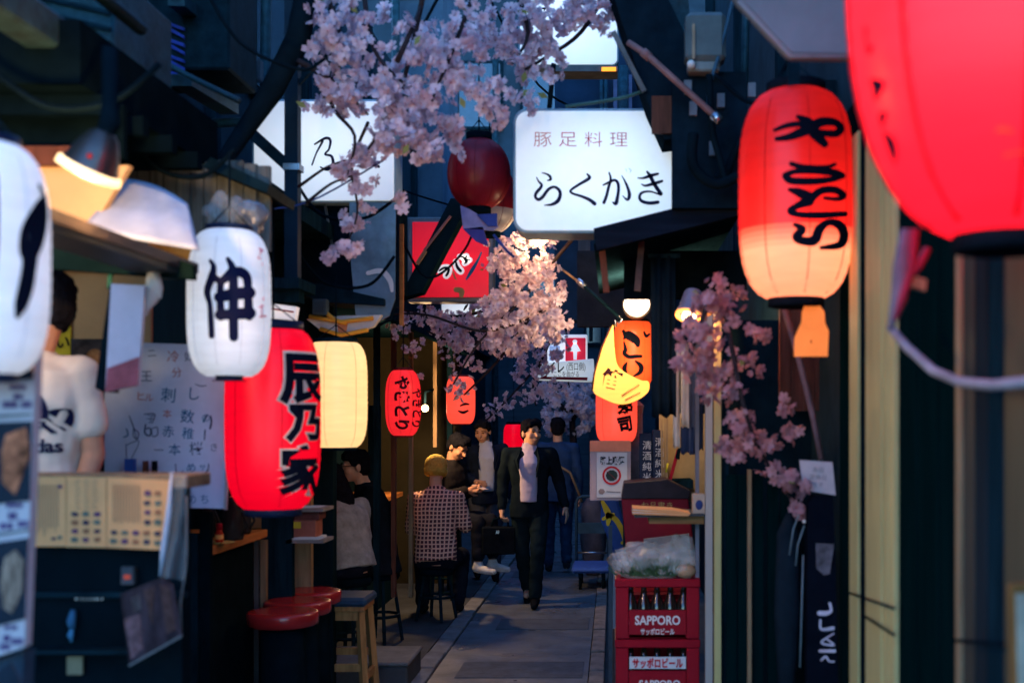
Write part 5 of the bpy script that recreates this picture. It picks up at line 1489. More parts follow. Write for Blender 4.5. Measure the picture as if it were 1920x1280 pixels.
# whiteboard
wb = thing('whiteboard', 'grey whiteboard menu with blue and red handwriting behind the white lantern', 'whiteboard', P(310, 955, 4.62))
MB().pprism([(196, 640), (434, 648), (421, 953), (196, 948)], 4.6, 0.03).build('board', M('whiteboard_face', (0.42, 0.52, 0.62), 0.25, var=0.12, scale=4), wb)
MB().bar(P(436, 646, 4.595), P(423, 955, 4.595), 0.012).build('edge_strip', M('edge_green', (0.28, 0.34, 0.32), 0.4), wb)
mb = {k_: MB() for k_ in 'bnr'}
for ch, px, py, s, c in (('刺', 316, 740, 0.075, 'b'), ('し', 365, 738, 0.07, 'b'), ('本', 314, 775, 0.045, 'r'), ('数', 352, 780, 0.07, 'b'), ('の', 387, 783, 0.045, 'b'),
                         ('赤', 316, 808, 0.06, 'b'), ('稚', 353, 812, 0.06, 'b'), ('子', 283, 785, 0.045, 'n'), ('一', 298, 843, 0.05, 'n'), ('本', 328, 842, 0.06, 'b'), ('桜', 368, 840, 0.07, 'n'), ('き', 402, 838, 0.045, 'n'),
                         ('し', 337, 878, 0.06, 'n'), ('め', 359, 876, 0.05, 'b'), ('サ', 380, 876, 0.035, 'b'), ('イ', 352, 906, 0.05, 'n'), ('冷', 325, 668, 0.06, 'r'), ('奴', 355, 668, 0.05, 'n'), ('分', 332, 698, 0.05, 'r'), ('王', 275, 705, 0.06, 'n'), ('ヒ', 265, 742, 0.05, 'r'), ('ル', 280, 745, 0.045, 'r'),
                         ('め', 360, 935, 0.05, 'b'), ('ち', 384, 935, 0.05, 'b'), ('ニ', 285, 662, 0.05, 'n')):
    mb[c].text(ch, s * 0.82, front(P(px, py, 4.6), off=0.003), 0, -0.008 if c == 'n' else 0.0, rot=RN.uniform(-0.12, 0.12))
f = pix(4.6, 0.003, 3.765, 180, 620)
for s in ([(235, 600, 5), (265, 680, 6), (285, 760, 5)], [(265, 690, 5), (300, 720, 6), (290, 765, 5), (262, 740, 5), (265, 690, 4)], [(212, 800, 5), (215, 900, 5)], [(215, 805, 5), (290, 775, 5), (300, 800, 4), (250, 900, 5)],
          [(350, 660, 8), (345, 720, 10), (380, 740, 10), (385, 690, 8), (352, 690, 8)], [(395, 690, 5), (430, 680, 6), (435, 730, 6), (400, 745, 5), (395, 700, 5)], [(340, 588, 5), (415, 588, 6), (395, 650, 5)],
          [(750, 1020, 10), (790, 980, 8), (795, 935, 6)], [(700, 375, 4), (740, 390, 6), (780, 385, 4)], [(810, 600, 8), (815, 640, 12), (805, 690, 12)], [(770, 700, 10), (765, 770, 6)]):
    mb['n'].stroke(s, f)
for s in ([(195, 750, 8), (225, 735, 10), (215, 690, 8)], [(760, 640, 14), (780, 600, 12)]):
    mb['b'].stroke(s, f)
tag(mb['n'].build('handwriting', M('faded_navy_marker', (0.025, 0.035, 0.08), 0.5), wb), kind='stuff')
tag(mb['b'].build('handwriting', M('faded_blue_marker', (0.03, 0.12, 0.22), 0.5), wb), kind='stuff')
tag(mb['r'].build('handwriting', M('rust_marker', (0.36, 0.12, 0.1), 0.5), wb), kind='stuff')
for i, (x, w, h, m_) in enumerate(((233, 17, 22, blue_plastic), (267, 6, 18, red_wood), (284, 6, 18, black))):
    t = tag(MB().pbox(x, 882 - h, x + w, 893, 4.5, 0.03).build(('marker_cup', 'marker_pen', 'marker_pen')[i], m_), ('blue marker cup at the foot of the whiteboard', 'brown marker pen at the foot of the whiteboard', 'black marker pen at the foot of the whiteboard')[i], ('cup', 'pen', 'pen')[i])
tag(MB().span(-1.98, -1.68, 4.47, 4.56, 1.40, 1.438).build('marker_ledge', dark_wood), 'dark ledge under the whiteboard that holds the pens', 'ledge')

# hung menu board, towel, strap, yellow strip, photo on the wall
hb = thing('hanging_board', 'pale board fading to red, hung from the shelf beside the cook', 'sign board', P(235, 535, 3.55))
m_g = M('pink_fade_board', (0.42, 0.42, 0.5), 0.3, var=0.2, scale=3)
MB().pprism([(208, 532), (271, 535), (258, 722), (197, 735)], 3.5, 0.02).build('board', m_g, hb)
MB().pprism([(197, 735), (258, 722), (261, 668), (201, 690)], 3.497, 0.002).build('red_band', M('red_fade', (0.26, 0.07, 0.09), 0.35, var=0.5, scale=6), hb)
MB().pprism([(206, 533), (208, 532), (197, 735), (192, 735), (178, 727)], 3.52, 0.1).build('side', black, hb)
MB().tube([P(218, 480, 3.6), P(206, 520, 3.58), P(205, 540, 3.56)], 0.008).build('strap', M('green_strap', (0.02, 0.09, 0.06), 0.6), hb)
tw = thing('knotted_towel', 'white knotted towel hanging from the shelf board', 'towel', P(285, 530, 3.6))
MB().tube([P(300, 484, 3.62), P(289, 500, 3.58), P(287, 530, 3.56), P(284, 562, 3.56), P(276, 575, 3.56), P(274, 592, 3.56)], [0.008, 0.018, 0.021, 0.02, 0.012, 0.003], 10).build('cloth', white_cloth, tw)
MB().tube([P(280, 495, 3.6), P(290, 510, 3.55), P(297, 540, 3.56), P(299, 560, 3.56)], [0.006, 0.015, 0.014, 0.006], 8).build('fold', white_cloth, tw)
ys = thing('yellow_strip', 'yellow paper strip with black writing on the tan wall behind the cook', 'paper strip', P(117, 660, 4.64))
MB().pbox(98, 535, 132, 665, 4.63, 0.012).build('paper', M('yellow_paper', (0.6, 0.45, 0.03), 0.6), ys)
mb = MB()
for i, ch in enumerate('おいしい'):
    mb.text(ch, 0.06, front(P(119, 552 + 30 * i, 4.63)), 0, 0.02)
mb.build('lettering', ink, ys)
wp = thing('wall_photo', 'dark framed photo on the tan wall right of the cook', 'photo', P(165, 690, 4.63))
MB().pbox(133, 635, 196, 720, 4.62, 0.02).build('print', M('dark_photo', (0.04, 0.035, 0.035), 0.3, var=0.9, scale=14), wp)
MB().ball(P(178, 668, 4.62), (0.035, 0.004, 0.03)).build('bowl_picture', M('brown_photo', (0.2, 0.11, 0.05), 0.4, var=0.7, scale=20), wp)

# grey vinyl and plastic wrap above the shelf
vs_ = thing('vinyl_drape', 'pale grey vinyl drape lying over the shelf by the clamp lamp', 'drape', P(260, 420, 3.6))
m_ = MB()
A_, B_, C_, D_ = (150, 432), (236, 335), (352, 382), (392, 440)
grid, nu, nv = [], 18, 10
for j in range(nv + 1):
    v = j / nv
    for i in range(nu + 1):
        u = i / nu
        top = ((1 - u) * 236 + u * 352, (1 - u) * 335 + u * 382 - 10 * math.sin(3.14 * u))
        bot = ((1 - u) * 150 + u * 374, (1 - u) * 430 + u * 468)
        x, y = (1 - v) * top[0] + v * bot[0], (1 - v) * top[1] + v * bot[1]
        Y = 3.7 - 0.35 * v * (1 - 0.4 * u) + 0.02 * math.sin(4 * u + 2 * v) + 0.004 * math.sin(17 * u - 6 * v)
        grid.append(P(x, y, Y))
m_.add(grid, [(j * (nu + 1) + i, j * (nu + 1) + i + 1, (j + 1) * (nu + 1) + i + 1, (j + 1) * (nu + 1) + i) for j in range(nv) for i in range(nu)], 0, True)
ob = m_.build('sheet', vinyl_sheet, vs_)
ob.modifiers.new('thickness', 'SOLIDIFY').thickness = 0.004
wr = thing('wrapped_lantern_top', 'crumpled clear plastic wrap on top of the lantern with the big character', 'plastic wrap', P(430, 425, 4.0))
lump(tuple(P(425, 402, 4.06)), (0.075, 0.06, 0.055), 2, 0.7, 30, 20, 16).build('wrap', clear_sheet, wr)
lump(tuple(P(470, 415, 4.1)), (0.05, 0.05, 0.06), 6, 0.5, 24, 16, 14).build('wrap', M('smoky_wrap', (0.12, 0.14, 0.16), 0.3, bump=0.6, bscale=20, spec=0.5), wr)
oc = thing('orange_cloth', 'orange cloth bunched on the shelf behind the white lantern', 'cloth', P(350, 470, 3.95))
lump(tuple(P(345, 470, 3.98)), (0.1, 0.06, 0.06), 8, 0.5, 24, 14, 12).build('fold', M('orange_cloth_m', (0.55, 0.25, 0.05), 0.7), oc)

# menus on the near counter
def pic_rows(mb_list, pts, Y, s=0.011):
    for k_, (px, py) in enumerate(pts):
        c = P(px, py, Y)
        m_ = mb_list[k_ % len(mb_list)]
        n = 7
        m_.add([(c.x + s * RN.uniform(0.8, 1.2) * math.cos(6.283 * i / n), Y, c.z + s * 0.7 * RN.uniform(0.7, 1.2) * math.sin(6.283 * i / n)) for i in range(n)], [list(range(n))])


ink_set = [M('menu_pic_a', (0.05, 0.04, 0.06), 0.5), M('menu_pic_b', (0.1, 0.13, 0.1), 0.5), M('menu_pic_c', (0.12, 0.05, 0.1), 0.5), M('menu_pic_d', (0.3, 0.12, 0.06), 0.5)]
mn = thing('menu_card', 'left cream menu card pinned on the dark near counter', 'menu', P(88, 1024, 3.3), 'cream menu cards on the near counter')
MB().pbox(54, 893, 123, 1024, 3.296, 0.003).build('card', warm_lit_paper, mn)
mb = MB()
for i in range(9):
    x = 66 + i * 5.2
    mb.add([P(x, 908, 3.294), P(x + 1.6, 908, 3.294), P(x + 1.6, RN.uniform(985, 1006), 3.294), P(x, RN.uniform(985, 1006), 3.294)], [(0, 1, 2, 3)])
tag(mb.build('text_columns', M('faint_print', (0.22, 0.16, 0.1), 0.6), mn), kind='stuff')
mbs = [MB() for _ in ink_set]
pic_rows(mbs, [(100, 1009), (112, 1007), (112, 912)], 3.2935, 0.008)
for m_, k_ in zip(mbs, ink_set):
    if m_.v:
        tag(m_.build('dish_picture', k_, mn), kind='stuff')
mn = thing('menu_card', 'wide folded cream menu with rows of small dish pictures on the near counter', 'menu', P(220, 1028, 3.3), 'cream menu cards on the near counter')
MB().pprism([(125, 893), (199, 894), (199, 1026), (124, 1025)], 3.296, 0.003).build('card', warm_lit_paper, mn)
MB().pprism([(200.5, 894), (322, 900), (308, 1031), (200.5, 1026)], 3.292, 0.004).build('card', warm_lit_paper, mn)
mbs = [MB() for _ in ink_set]
pic_rows(mbs, [(140 + i * 21, 963 + j * 16) for j in range(4) for i in range(3)], 3.2925, 0.011)
pic_rows(mbs, [(213 + i * 20.5, 997 + j * 17 + i * 0.6) for j in range(2) for i in range(5)] + [(276 + i * 20, 924 + j * 18) for j in range(4) for i in range(2)], 3.288, 0.011)
for m_, k_ in zip(mbs, ink_set):
    tag(m_.build('dish_picture', k_, mn), kind='stuff')
mb = MB()
for i in range(9):
    y = 900 + i * 6.4
    for k_ in range(3):
        x = 141 + k_ * 16 + RN.uniform(-1, 1)
        mb.add([P(x, y, 3.2925), P(x + RN.uniform(6, 13), y, 3.2925), P(x + 10, y + 1.4, 3.2925), P(x, y + 1.4, 3.2925)], [(0, 1, 2, 3)])
for i in range(10):
    x = 212 + i * 5.4
    mb.add([P(x, 908, 3.288), P(x + 1.5, 908, 3.288), P(x + 1.5, 980 + RN.uniform(-8, 4), 3.288), P(x, 980, 3.288)], [(0, 1, 2, 3)])
tag(mb.build('text_columns', M('faint_print', (0.22, 0.16, 0.1), 0.6), mn), kind='stuff')
ps = thing('plastic_cover', 'glossy clear vinyl cover hanging at the corner of the near counter', 'vinyl cover', P(325, 900, 3.28))
m_ = MB()
pts_l = [(322, 885), (318, 930), (312, 990), (304, 1035), (300, 1082)]
grid = []
for (x, y) in pts_l:
    for i in range(7):
        u = i / 6
        grid.append(P(x + u * (352 - x) * (1 if y < 1040 else 0.9), y + 6 * u, 3.25 + 0.05 * math.sin(u * 7 + y * 0.02)))
m_.add(grid, [(j * 7 + i, j * 7 + i + 1, (j + 1) * 7 + i + 1, (j + 1) * 7 + i) for j in range(4) for i in range(6)], 0, True)
m_.build('film', clear_sheet, ps)
MB().tube([P(322, 884, 3.25), P(316, 960, 3.26), P(306, 1030, 3.25), P(300, 1080, 3.25)], [0.003, 0.008, 0.009, 0.003], 6).build('painted_glare_fold', vinyl_sheet, ps)  # milky fold with the glare put into its pale colour
MB().tube([P(350, 930, 3.25), P(349, 1060, 3.25), P(338, 1130, 3.25), P(340, 1190, 3.25)], 0.003, 6).build('edge', M('grey_strip', (0.12, 0.13, 0.13), 0.6), ps)
hp = thing('photo_sheet', 'dark tilted photo sheet hanging below the near counter corner', 'photo sheet', P(280, 1090, 3.2))
MB().pprism([(225, 1113), (300, 1083), (324, 1096), (341, 1190), (242, 1246)], 3.2, 0.004).build('sheet', M('violet_photo', (0.03, 0.022, 0.028), 0.3, var=0.9, stretch=(1, 1, 0.3), scale=22), hp)
for poly, m_ in (([(232, 1160), (262, 1150), (268, 1215), (246, 1235)], M('pink_photo', (0.12, 0.07, 0.075), 0.4, var=0.6, scale=30)), ([(268, 1105), (290, 1098), (285, 1170)], M('brown_photo2', (0.06, 0.035, 0.033), 0.4, var=0.5, scale=40)), ([(300, 1095), (318, 1100), (330, 1180), (312, 1188)], M('brown_photo2', (0.06, 0.035, 0.033), 0.4, var=0.5, scale=40)), ([(245, 1120), (262, 1112), (266, 1140), (250, 1150)], M('grey_photo', (0.06, 0.05, 0.052), 0.4, var=0.5, scale=30))):
    MB().pprism(poly, 3.197, 0.002).build('picture', m_, hp)
MB().bar(P(242, 1247, 3.2), P(341, 1191, 3.2), 0.006).build('bottom_strip', M('grey_strip', (0.12, 0.13, 0.13), 0.6), hp)
mb = MB()
for s in ([(428, 788, 6), (424, 800, 6), (432, 810, 6), (438, 796, 5)], [(456, 780, 5), (460, 812, 5)], [(476, 776, 7), (480, 812, 5)], [(500, 774, 7), (503, 812, 5)], [(521, 780, 6), (524, 812, 6)], [(544, 786, 7), (541, 808, 7), (554, 805, 6), (552, 784, 6)], [(572, 778, 8), (580, 792, 8), (572, 812, 6)]):
    mb.stroke(s, pix(3.36, 0.006, 3.004, 0, 854))
tag(mb.build('counter_lettering', white_ink), 'small white lettering on the dark front of the near counter', 'lettering')
tg2 = thing('tongs', 'blue handled tongs hanging on the near counter front', 'tongs', P(135, 1150, 3.34))
MB().tube([P(137, 1143, 3.34), P(133, 1165, 3.34), P(135, 1178, 3.34)], [0.008, 0.013, 0.009], 8).build('handle', M('blue_grip', (0.03, 0.1, 0.17), 0.35), tg2)
MB().tube([P(135, 1178, 3.34), P(132, 1190, 3.34), P(134, 1203, 3.34)], [0.005, 0.009, 0.002], 8).build('tip', M('blue_tip', (0.06, 0.2, 0.32), 0.3), tg2)
cc = tag(MB().pbox(125, 1230, 154, 1264, 3.34, 0.008).build('beige_card', M('beige_card2', (0.24, 0.2, 0.12), 0.6)), 'small beige card low on the near counter front', 'card')
sw = thing('switch_box', 'small grey switch box with a red light on the near counter', 'switch', P(238, 1080, 3.33))
MB().pbox(226, 1062, 250, 1096, 3.33, 0.025).build('casing', M('switch_grey', (0.07, 0.07, 0.075), 0.5), sw, bevel=0.002)
MB().pbox(232, 1077, 244, 1085, 3.327, 0.004).build('light', M('red_light', (0.5, 0.06, 0.03), 0.4, emit=(0.8, 0.1, 0.04), es=0.12), sw)
for x0, x1, m_ in ((299, 312, teal_metal), (331, 338, teal_metal)):
    tag(MB().pbox(x0, 1190, x1, 1400, 3.5 if x0 < 320 else 3.45, 0.03).build('leg_post', m_), ('teal leg post under the photo sheet', 'thin teal post right of the photo sheet')[x0 > 320], 'post')

# tall food photo board at the far left
fbd = thing('food_photo_board', 'tall food photo board under the nearest white lantern', 'photo board', P(30, 1215, 2.5))
Yb = 2.5
MB().pprism([(-90, 540), (72, 553), (46, 1212), (-90, 1260)], Yb, 0.03).build('board', M('board_lilac', (0.46, 0.40, 0.40), 0.45, var=0.1), fbd)
mph = [M('photo_meat', (0.7, 0.26, 0.1), 0.4, var=0.6, scale=25), M('photo_fry', (0.36, 0.11, 0.05), 0.4, var=0.9, scale=35), M('photo_grill', (0.2, 0.13, 0.09), 0.4, var=0.9, stretch=(1, 1, 0.3), scale=60), M('photo_dark', (0.012, 0.02, 0.03), 0.4)]
for poly, m_, o_ in (([(-40, 560), (68, 560), (62, 710), (-40, 716)], mph[0], 0), ([(-40, 793), (59, 789), (55, 938), (-40, 948)], mph[3], 0), ([(-40, 1022), (52, 1008), (46, 1160), (-40, 1182)], mph[3], 0),
                     ([(2, 850), (10, 815), (48, 800), (56, 850), (28, 928), (4, 905)], mph[1], 1), ([(0, 1090), (8, 1045), (28, 1030), (44, 1050), (40, 1110), (22, 1150), (6, 1140)], mph[2], 1),
                     ([(14, 700), (40, 660), (62, 700), (60, 710), (16, 712)], mph[3], 1), ([(-20, 1270), (20, 1240), (40, 1280), (40, 1300), (-20, 1310)], mph[3], 1)):
    MB().pprism(poly, Yb - 0.004 - 0.003 * o_, 0.003).build('picture', m_, fbd)
mb = MB()
for (x0, x1, y, h) in ((18, 50, 722, 9), (25, 44, 738, 11), (5, 34, 752, 13), (40, 60, 752, 13), (12, 44, 943, 9), (15, 33, 960, 14), (0, 26, 980, 12), (33, 54, 976, 12), (8, 34, 1172, 8), (6, 22, 1190, 12), (0, 20, 1206, 12), (22, 44, 1196, 12)):
    nb = max(1, int((x1 - x0) / 9))
    for i in range(nb):
        a, b = x0 + (x1 - x0) * i / nb, x0 + (x1 - x0) * (i + 0.82) / nb
        mb.add([P(a, y, Yb - 0.002), P(b, y - 0.8, Yb - 0.002), P(b, y + h - 0.8, Yb - 0.002), P(a, y + h, Yb - 0.002)], [(0, 1, 2, 3)])
tag(mb.build('blurred_lettering', purple_ink, fbd), kind='stuff')
MB().pprism([(-60, 780), (58, 774), (58, 779), (-60, 787)], Yb - 0.003, 0.002).build('divider', M('grey_strip', (0.12, 0.13, 0.13), 0.6), fbd)
MB().pprism([(-60, 1006), (55, 990), (55, 995), (-60, 1014)], Yb - 0.003, 0.002).build('divider', M('grey_strip', (0.12, 0.13, 0.13), 0.6), fbd)
MB().pprism([(-90, 1266), (45, 1222), (36, 1400), (-90, 1400)], Yb + 0.06, 0.05).build('lower_panel', M('board_navy', (0.03, 0.06, 0.09), 0.5), fbd)

# right side: dark folded banner, note, framed menu
bn = thing('black_banner', 'black folded banner with sideways pale letters at the dark shopfront', 'banner', P(1530, 1280, 4.3))
MB().pprism([(1515, 945), (1525, 928), (1562, 930), (1566, 1020), (1574, 1400), (1512, 1400)], 4.3, 0.05).build('cloth', M('banner_black', (0.004, 0.006, 0.011), 0.45, bump=0.4, bscale=12), bn)
MB().pprism([(1530, 1018), (1564, 1020), (1556, 1075), (1545, 1078), (1531, 1065)], 4.293, 0.006).build('grey_print', M('grey_pink_print', (0.12, 0.1, 0.11), 0.5, var=0.5, scale=30), bn)
mb = MB()
f = pix(4.29, 0.004, 3.004, 1440, 854)
for s in ([(290, 885, 26), (330, 885, 26), (355, 870, 16), (348, 830, 14)], [(295, 925, 12), (300, 975, 14), (365, 970, 22)], [(370, 1000, 8), (300, 1050, 12), (372, 1065, 12), (330, 1030, 10)], [(292, 1098, 16), (375, 1098, 18)], [(300, 1150, 10), (325, 1130, 12), (345, 1155, 10), (372, 1158, 10)]):
    mb.stroke(s, f)
mb.build('lettering', M('pale_pink_print', (0.6, 0.5, 0.55), 0.5), bn)
nt_ = thing('paper_note', 'small pinkish paper note with faint writing above the black banner', 'note', P(1532, 930, 4.28))
MB().pprism([(1499, 862), (1561, 866), (1567, 928), (1505, 918)], 4.28, 0.003).build('paper', M('pink_note', (0.5, 0.4, 0.4), 0.6, var=0.15), nt_)
mb = MB()
for i, s_ in enumerate(('本日', '定休日', 'です')):
    mb.text(s_, 0.022, front(P(1533, 880 + i * 14, 4.28)), 0, 0, rot=-0.06)
mb.build('lettering', M('grey_print', (0.2, 0.2, 0.22), 0.5), nt_)
tag(MB().ball(P(1508, 977, 4.3), 0.007).build('push_pin', white_cloth), 'small shiny white pin left of the black banner', 'pin')
for i, pts in enumerate((((1480, 1040), (1488, 990), (1500, 960)), ((1492, 1060), (1496, 1020), (1508, 985)), ((1500, 1250), (1503, 1150), (1506, 1040)))):
    tag(MB().tube([P(x, y, 4.35) for x, y in pts], 0.003).build('thin_wire', M('pale_wire', (0.15, 0.2, 0.22), 0.4)), ('thin pale wire curving left of the pin', 'thin pale wire just under the pin', 'thin pale wire running down beside the banner')[i], 'wire', 'thin wires beside the banner')
sd = thing('folded_umbrella', 'dark folded umbrella shape leaning on the shopfront left of the banner', 'umbrella', P(1480, 1400, 4.5))
MB().tube([P(1480, 960, 4.5), P(1478, 1000, 4.48), P(1476, 1150, 4.45), P(1474, 1400, 4.4)], [0.01, 0.045, 0.05, 0.02], 12).build('canopy', M('umbrella_black', (0.008, 0.014, 0.02), 0.5), sd)
fm = thing('framed_menu', 'brown framed menu low at the right edge by the tan boards', 'menu', P(1920, 1190, 2.14))
MB().pprism([(1895, 1095), (1990, 1090), (1990, 1400), (1905, 1400)], 2.12, 0.02).build('frame', M('frame_brown', (0.22, 0.1, 0.03), 0.45, var=0.25), fm, bevel=0.003)
MB().pprism([(1905, 1113), (1985, 1108), (1985, 1390), (1912, 1390)], 2.116, 0.005).build('paper', M('menu_cream', (0.42, 0.36, 0.26), 0.5), fm)

# ------------------------------------------------------------------ cherry blossoms
def petals(name, c0, c1):
    m = bpy.data.materials.new(name)
    m.use_nodes = True
    N, L = m.node_tree.nodes, m.node_tree.links
    N.remove(N['Principled BSDF'])
    oi = N.new('ShaderNodeObjectInfo')
    tcn = N.new('ShaderNodeTexCoord')
    nzn = N.new('ShaderNodeTexNoise')
    nzn.inputs['Scale'].default_value = 22
    L.new(tcn.outputs['Object'], nzn.inputs['Vector'])
    ad = N.new('ShaderNodeMath')
    ad.operation = 'MULTIPLY_ADD'
    L.new(oi.outputs['Random'], ad.inputs[0])
    ad.inputs[1].default_value = 0.5
    mh = N.new('ShaderNodeMath')
    mh.operation = 'MULTIPLY'
    L.new(nzn.outputs[0], mh.inputs[0])
    mh.inputs[1].default_value = 0.6
    L.new(mh.outputs[0], ad.inputs[2])
    cr = N.new('ShaderNodeValToRGB')
    cr.color_ramp.elements[0].color = (*c0, 1)
    cr.color_ramp.elements[1].color = (*c1, 1)
    cr.color_ramp.elements[0].position = 0.15
    cr.color_ramp.elements[1].position = 0.85
    L.new(ad.outputs[0], cr.inputs[0])
    dfn, tln, mxn = N.new('ShaderNodeBsdfDiffuse'), N.new('ShaderNodeBsdfTranslucent'), N.new('ShaderNodeMixShader')
    L.new(cr.outputs[0], dfn.inputs[0])
    L.new(cr.outputs[0], tln.inputs[0])
    mxn.inputs[0].default_value = 0.35
    L.new(dfn.outputs[0], mxn.inputs[1])
    L.new(tln.outputs[0], mxn.inputs[2])
    L.new(mxn.outputs[0], N['Material Output'].inputs[0])
    return m


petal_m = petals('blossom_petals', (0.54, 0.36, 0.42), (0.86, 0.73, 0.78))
pink_m = petals('shaded_pink_petals', (0.40, 0.19, 0.21), (0.62, 0.36, 0.38))  # pinker copy of the petals, with the branch's shade put into the colour
pale_m = petals('lightened_lilac_petals', (0.72, 0.62, 0.72), (0.93, 0.88, 0.93))  # whiter copy of the petals, the missing skylight put into the colour
heart_m = M('blossom_heart', (0.4, 0.12, 0.14), 0.6)


def flower(mb, c, r, nrm, rnd, double=True):
    # two or three whorls of notched petals, as on double cherry blossom
    nrm = Vector(nrm).normalized()
    e1 = nrm.orthogonal().normalized()
    e1.rotate(Matrix.Rotation(rnd.uniform(0, 6.28), 3, nrm))
    e2 = nrm.cross(e1)
    for lay in range(3 if double else 2):
        rr = r * (1 - 0.25 * lay) * rnd.uniform(0.92, 1.08)
        for k in range(5):
            a = 2 * math.pi * (k + 0.5 * lay) / 5 + rnd.uniform(-0.12, 0.12)
            w = 0.62
            up = rnd.uniform(-0.05, 0.4) + 0.38 * lay
            def pt(q, b, h):
                return Vector(c) + (e1 * math.cos(a + b) + e2 * math.sin(a + b)) * rr * q + nrm * rr * h
            vs = [pt(0.08, 0, 0.0), pt(0.62, -w * 0.85, up * 0.45), pt(1.0, -w * 0.42, up * 0.9), pt(0.9, 0, up), pt(1.0, w * 0.42, up * 0.9), pt(0.62, w * 0.85, up * 0.45), pt(0.6, 0, up * 0.25)]
            mb.add(vs, [(0, 1, 6), (1, 2, 6), (2, 3, 6), (3, 4, 6), (4, 5, 6), (5, 0, 6)], 0, True)
    mb.add([Vector(c) + nrm * r * 0.1 + (e1 * math.cos(k * 2.1) + e2 * math.sin(k * 2.1)) * r * 0.14 for k in range(3)] + [Vector(c) + nrm * r * 0.3], [(0, 1, 3), (1, 2, 3), (2, 0, 3)], 1)


fl_mesh = {}
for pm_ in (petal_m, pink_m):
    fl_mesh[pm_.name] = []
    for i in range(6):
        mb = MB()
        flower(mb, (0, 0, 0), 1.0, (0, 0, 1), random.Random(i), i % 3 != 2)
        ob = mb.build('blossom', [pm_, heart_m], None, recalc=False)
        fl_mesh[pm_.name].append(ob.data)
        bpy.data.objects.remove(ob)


def branch(label, Y, paths, clumps, r, name='cherry_branch', cat='blossom branch', single=True, group='blossom branches over the alley', dy=0.35, leaf=4, twig=0.008, seed=0, pm=None):
    """A branch of artificial cherry blossom: wood, flowers, a few young leaves."""
    rnd = random.Random(seed * 7 + 3)
    pm = pm or petal_m
    t = thing(name, label, cat, P(paths[0][0][0], paths[0][0][1], Y), group)
    o0 = org(t)
    mb = MB()
    for k, p in enumerate(paths):
        q = catmull([(x, y) for x, y in p], 5)
        mb = MB()
        mb.tube([P(x, y, Y + 0.1 * math.sin(k * 2 + i * 0.3)) for i, (x, y) in enumerate(q)], [twig * (1.6 - 1.0 * i / len(q)) for i in range(len(q))], 7)
        mb.build('limb', bark, t)
    pos = []
    for (cx, cy, rx, ry, n) in clumps:
        for _ in range(int(n * 1.25)):
            for _try in range(12):
                u, v = rnd.uniform(-1, 1), rnd.uniform(-1, 1)
                if u * u + v * v < 1:
                    break
            # flowers sit in tight bunches along the twigs
            s = noise.noise(Vector((cx + u * rx, cy + v * ry, seed * 50.0)) * 0.045)
            if s < -0.28:
                continue
            dd = rnd.gauss(0, dy * 0.4)
            pos.append(P(cx + u * rx, cy + v * ry, Y + dd))
    stuff = MB()
    for i, p in enumerate(pos):
        nrm = Vector((rnd.uniform(-1, 1), rnd.uniform(-1.3, 0.5), rnd.uniform(-0.9, 0.7)))
        rr = r * rnd.uniform(0.55, 1.2)
        if single and i < 290:
            ob = link(bpy.data.objects.new('blossom', fl_mesh[pm.name][rnd.randrange(6)]))
            ob.parent = t
            ob.location = p - o0
            ob.rotation_euler = nrm.to_track_quat('Z', 'Y').to_euler()
            ob.scale = (rr, rr, rr)
        else:
            flower(stuff, p, rr, nrm, rnd, True)
        if rnd.random() < 0.25:
            pass
    if stuff.v:
        tag(stuff.build('blossoms', [pm, heart_m], t, recalc=False), kind='stuff')
    lf = MB()
    for _ in range(leaf):
        cx, cy, rx, ry, n = rnd.choice(clumps)
        p = P(cx + rnd.uniform(-rx, rx), cy + rnd.uniform(-ry, ry), Y - dy * 0.3)
        d = Vector((rnd.uniform(-1, 1), rnd.uniform(-0.3, 0.3), rnd.uniform(-1, 0.6))).normalized() * r * 1.5
        s = Vector((d.z, 0, -d.x)).normalized() * r * 0.4
        lf.add([p, p + d * 0.5 + s, p + d, p + d * 0.5 - s], [(0, 1, 2, 3)])
    if leaf:
        lf.build('young_leaves', M('young_leaf', (0.2, 0.2, 0.06), 0.5), t)
    return t


branch('cherry blossom branch at upper left, in front of the white sign and steel pole', 5.0,
       [[(600, -40), (640, 80), (620, 190), (665, 255), (650, 330)], [(680, -40), (700, 90), (760, 160)], [(560, 115), (620, 150), (690, 215)]],
       [(640, 40, 60, 50, 60), (660, 85, 55, 35, 42), (610, 105, 32, 40, 22), (650, 150, 55, 35, 40), (590, 195, 22, 18, 9), (640, 195, 45, 25, 26), (720, 130, 35, 45, 26), (700, 30, 30, 24, 10), (600, 20, 24, 30, 12)], 0.034, seed=1)
branch('thick cherry blossom mass in the upper middle above the round lantern', 4.9,
       [[(800, -40), (770, 100), (740, 200), (690, 280)], [(900, -40), (850, 90), (800, 210)], [(745, 115), (770, 60), (790, 10)]],
       [(780, 70, 40, 45, 34), (850, 100, 70, 40, 56), (840, 165, 70, 35, 50), (760, 190, 60, 40, 56), (790, 240, 75, 32, 56), (740, 255, 55, 30, 40), (900, 170, 40, 40, 26), (925, 220, 35, 20, 14), (830, 285, 45, 22, 22), (760, 295, 30, 16, 8), (870, 40, 40, 40, 20)], 0.034, seed=2)
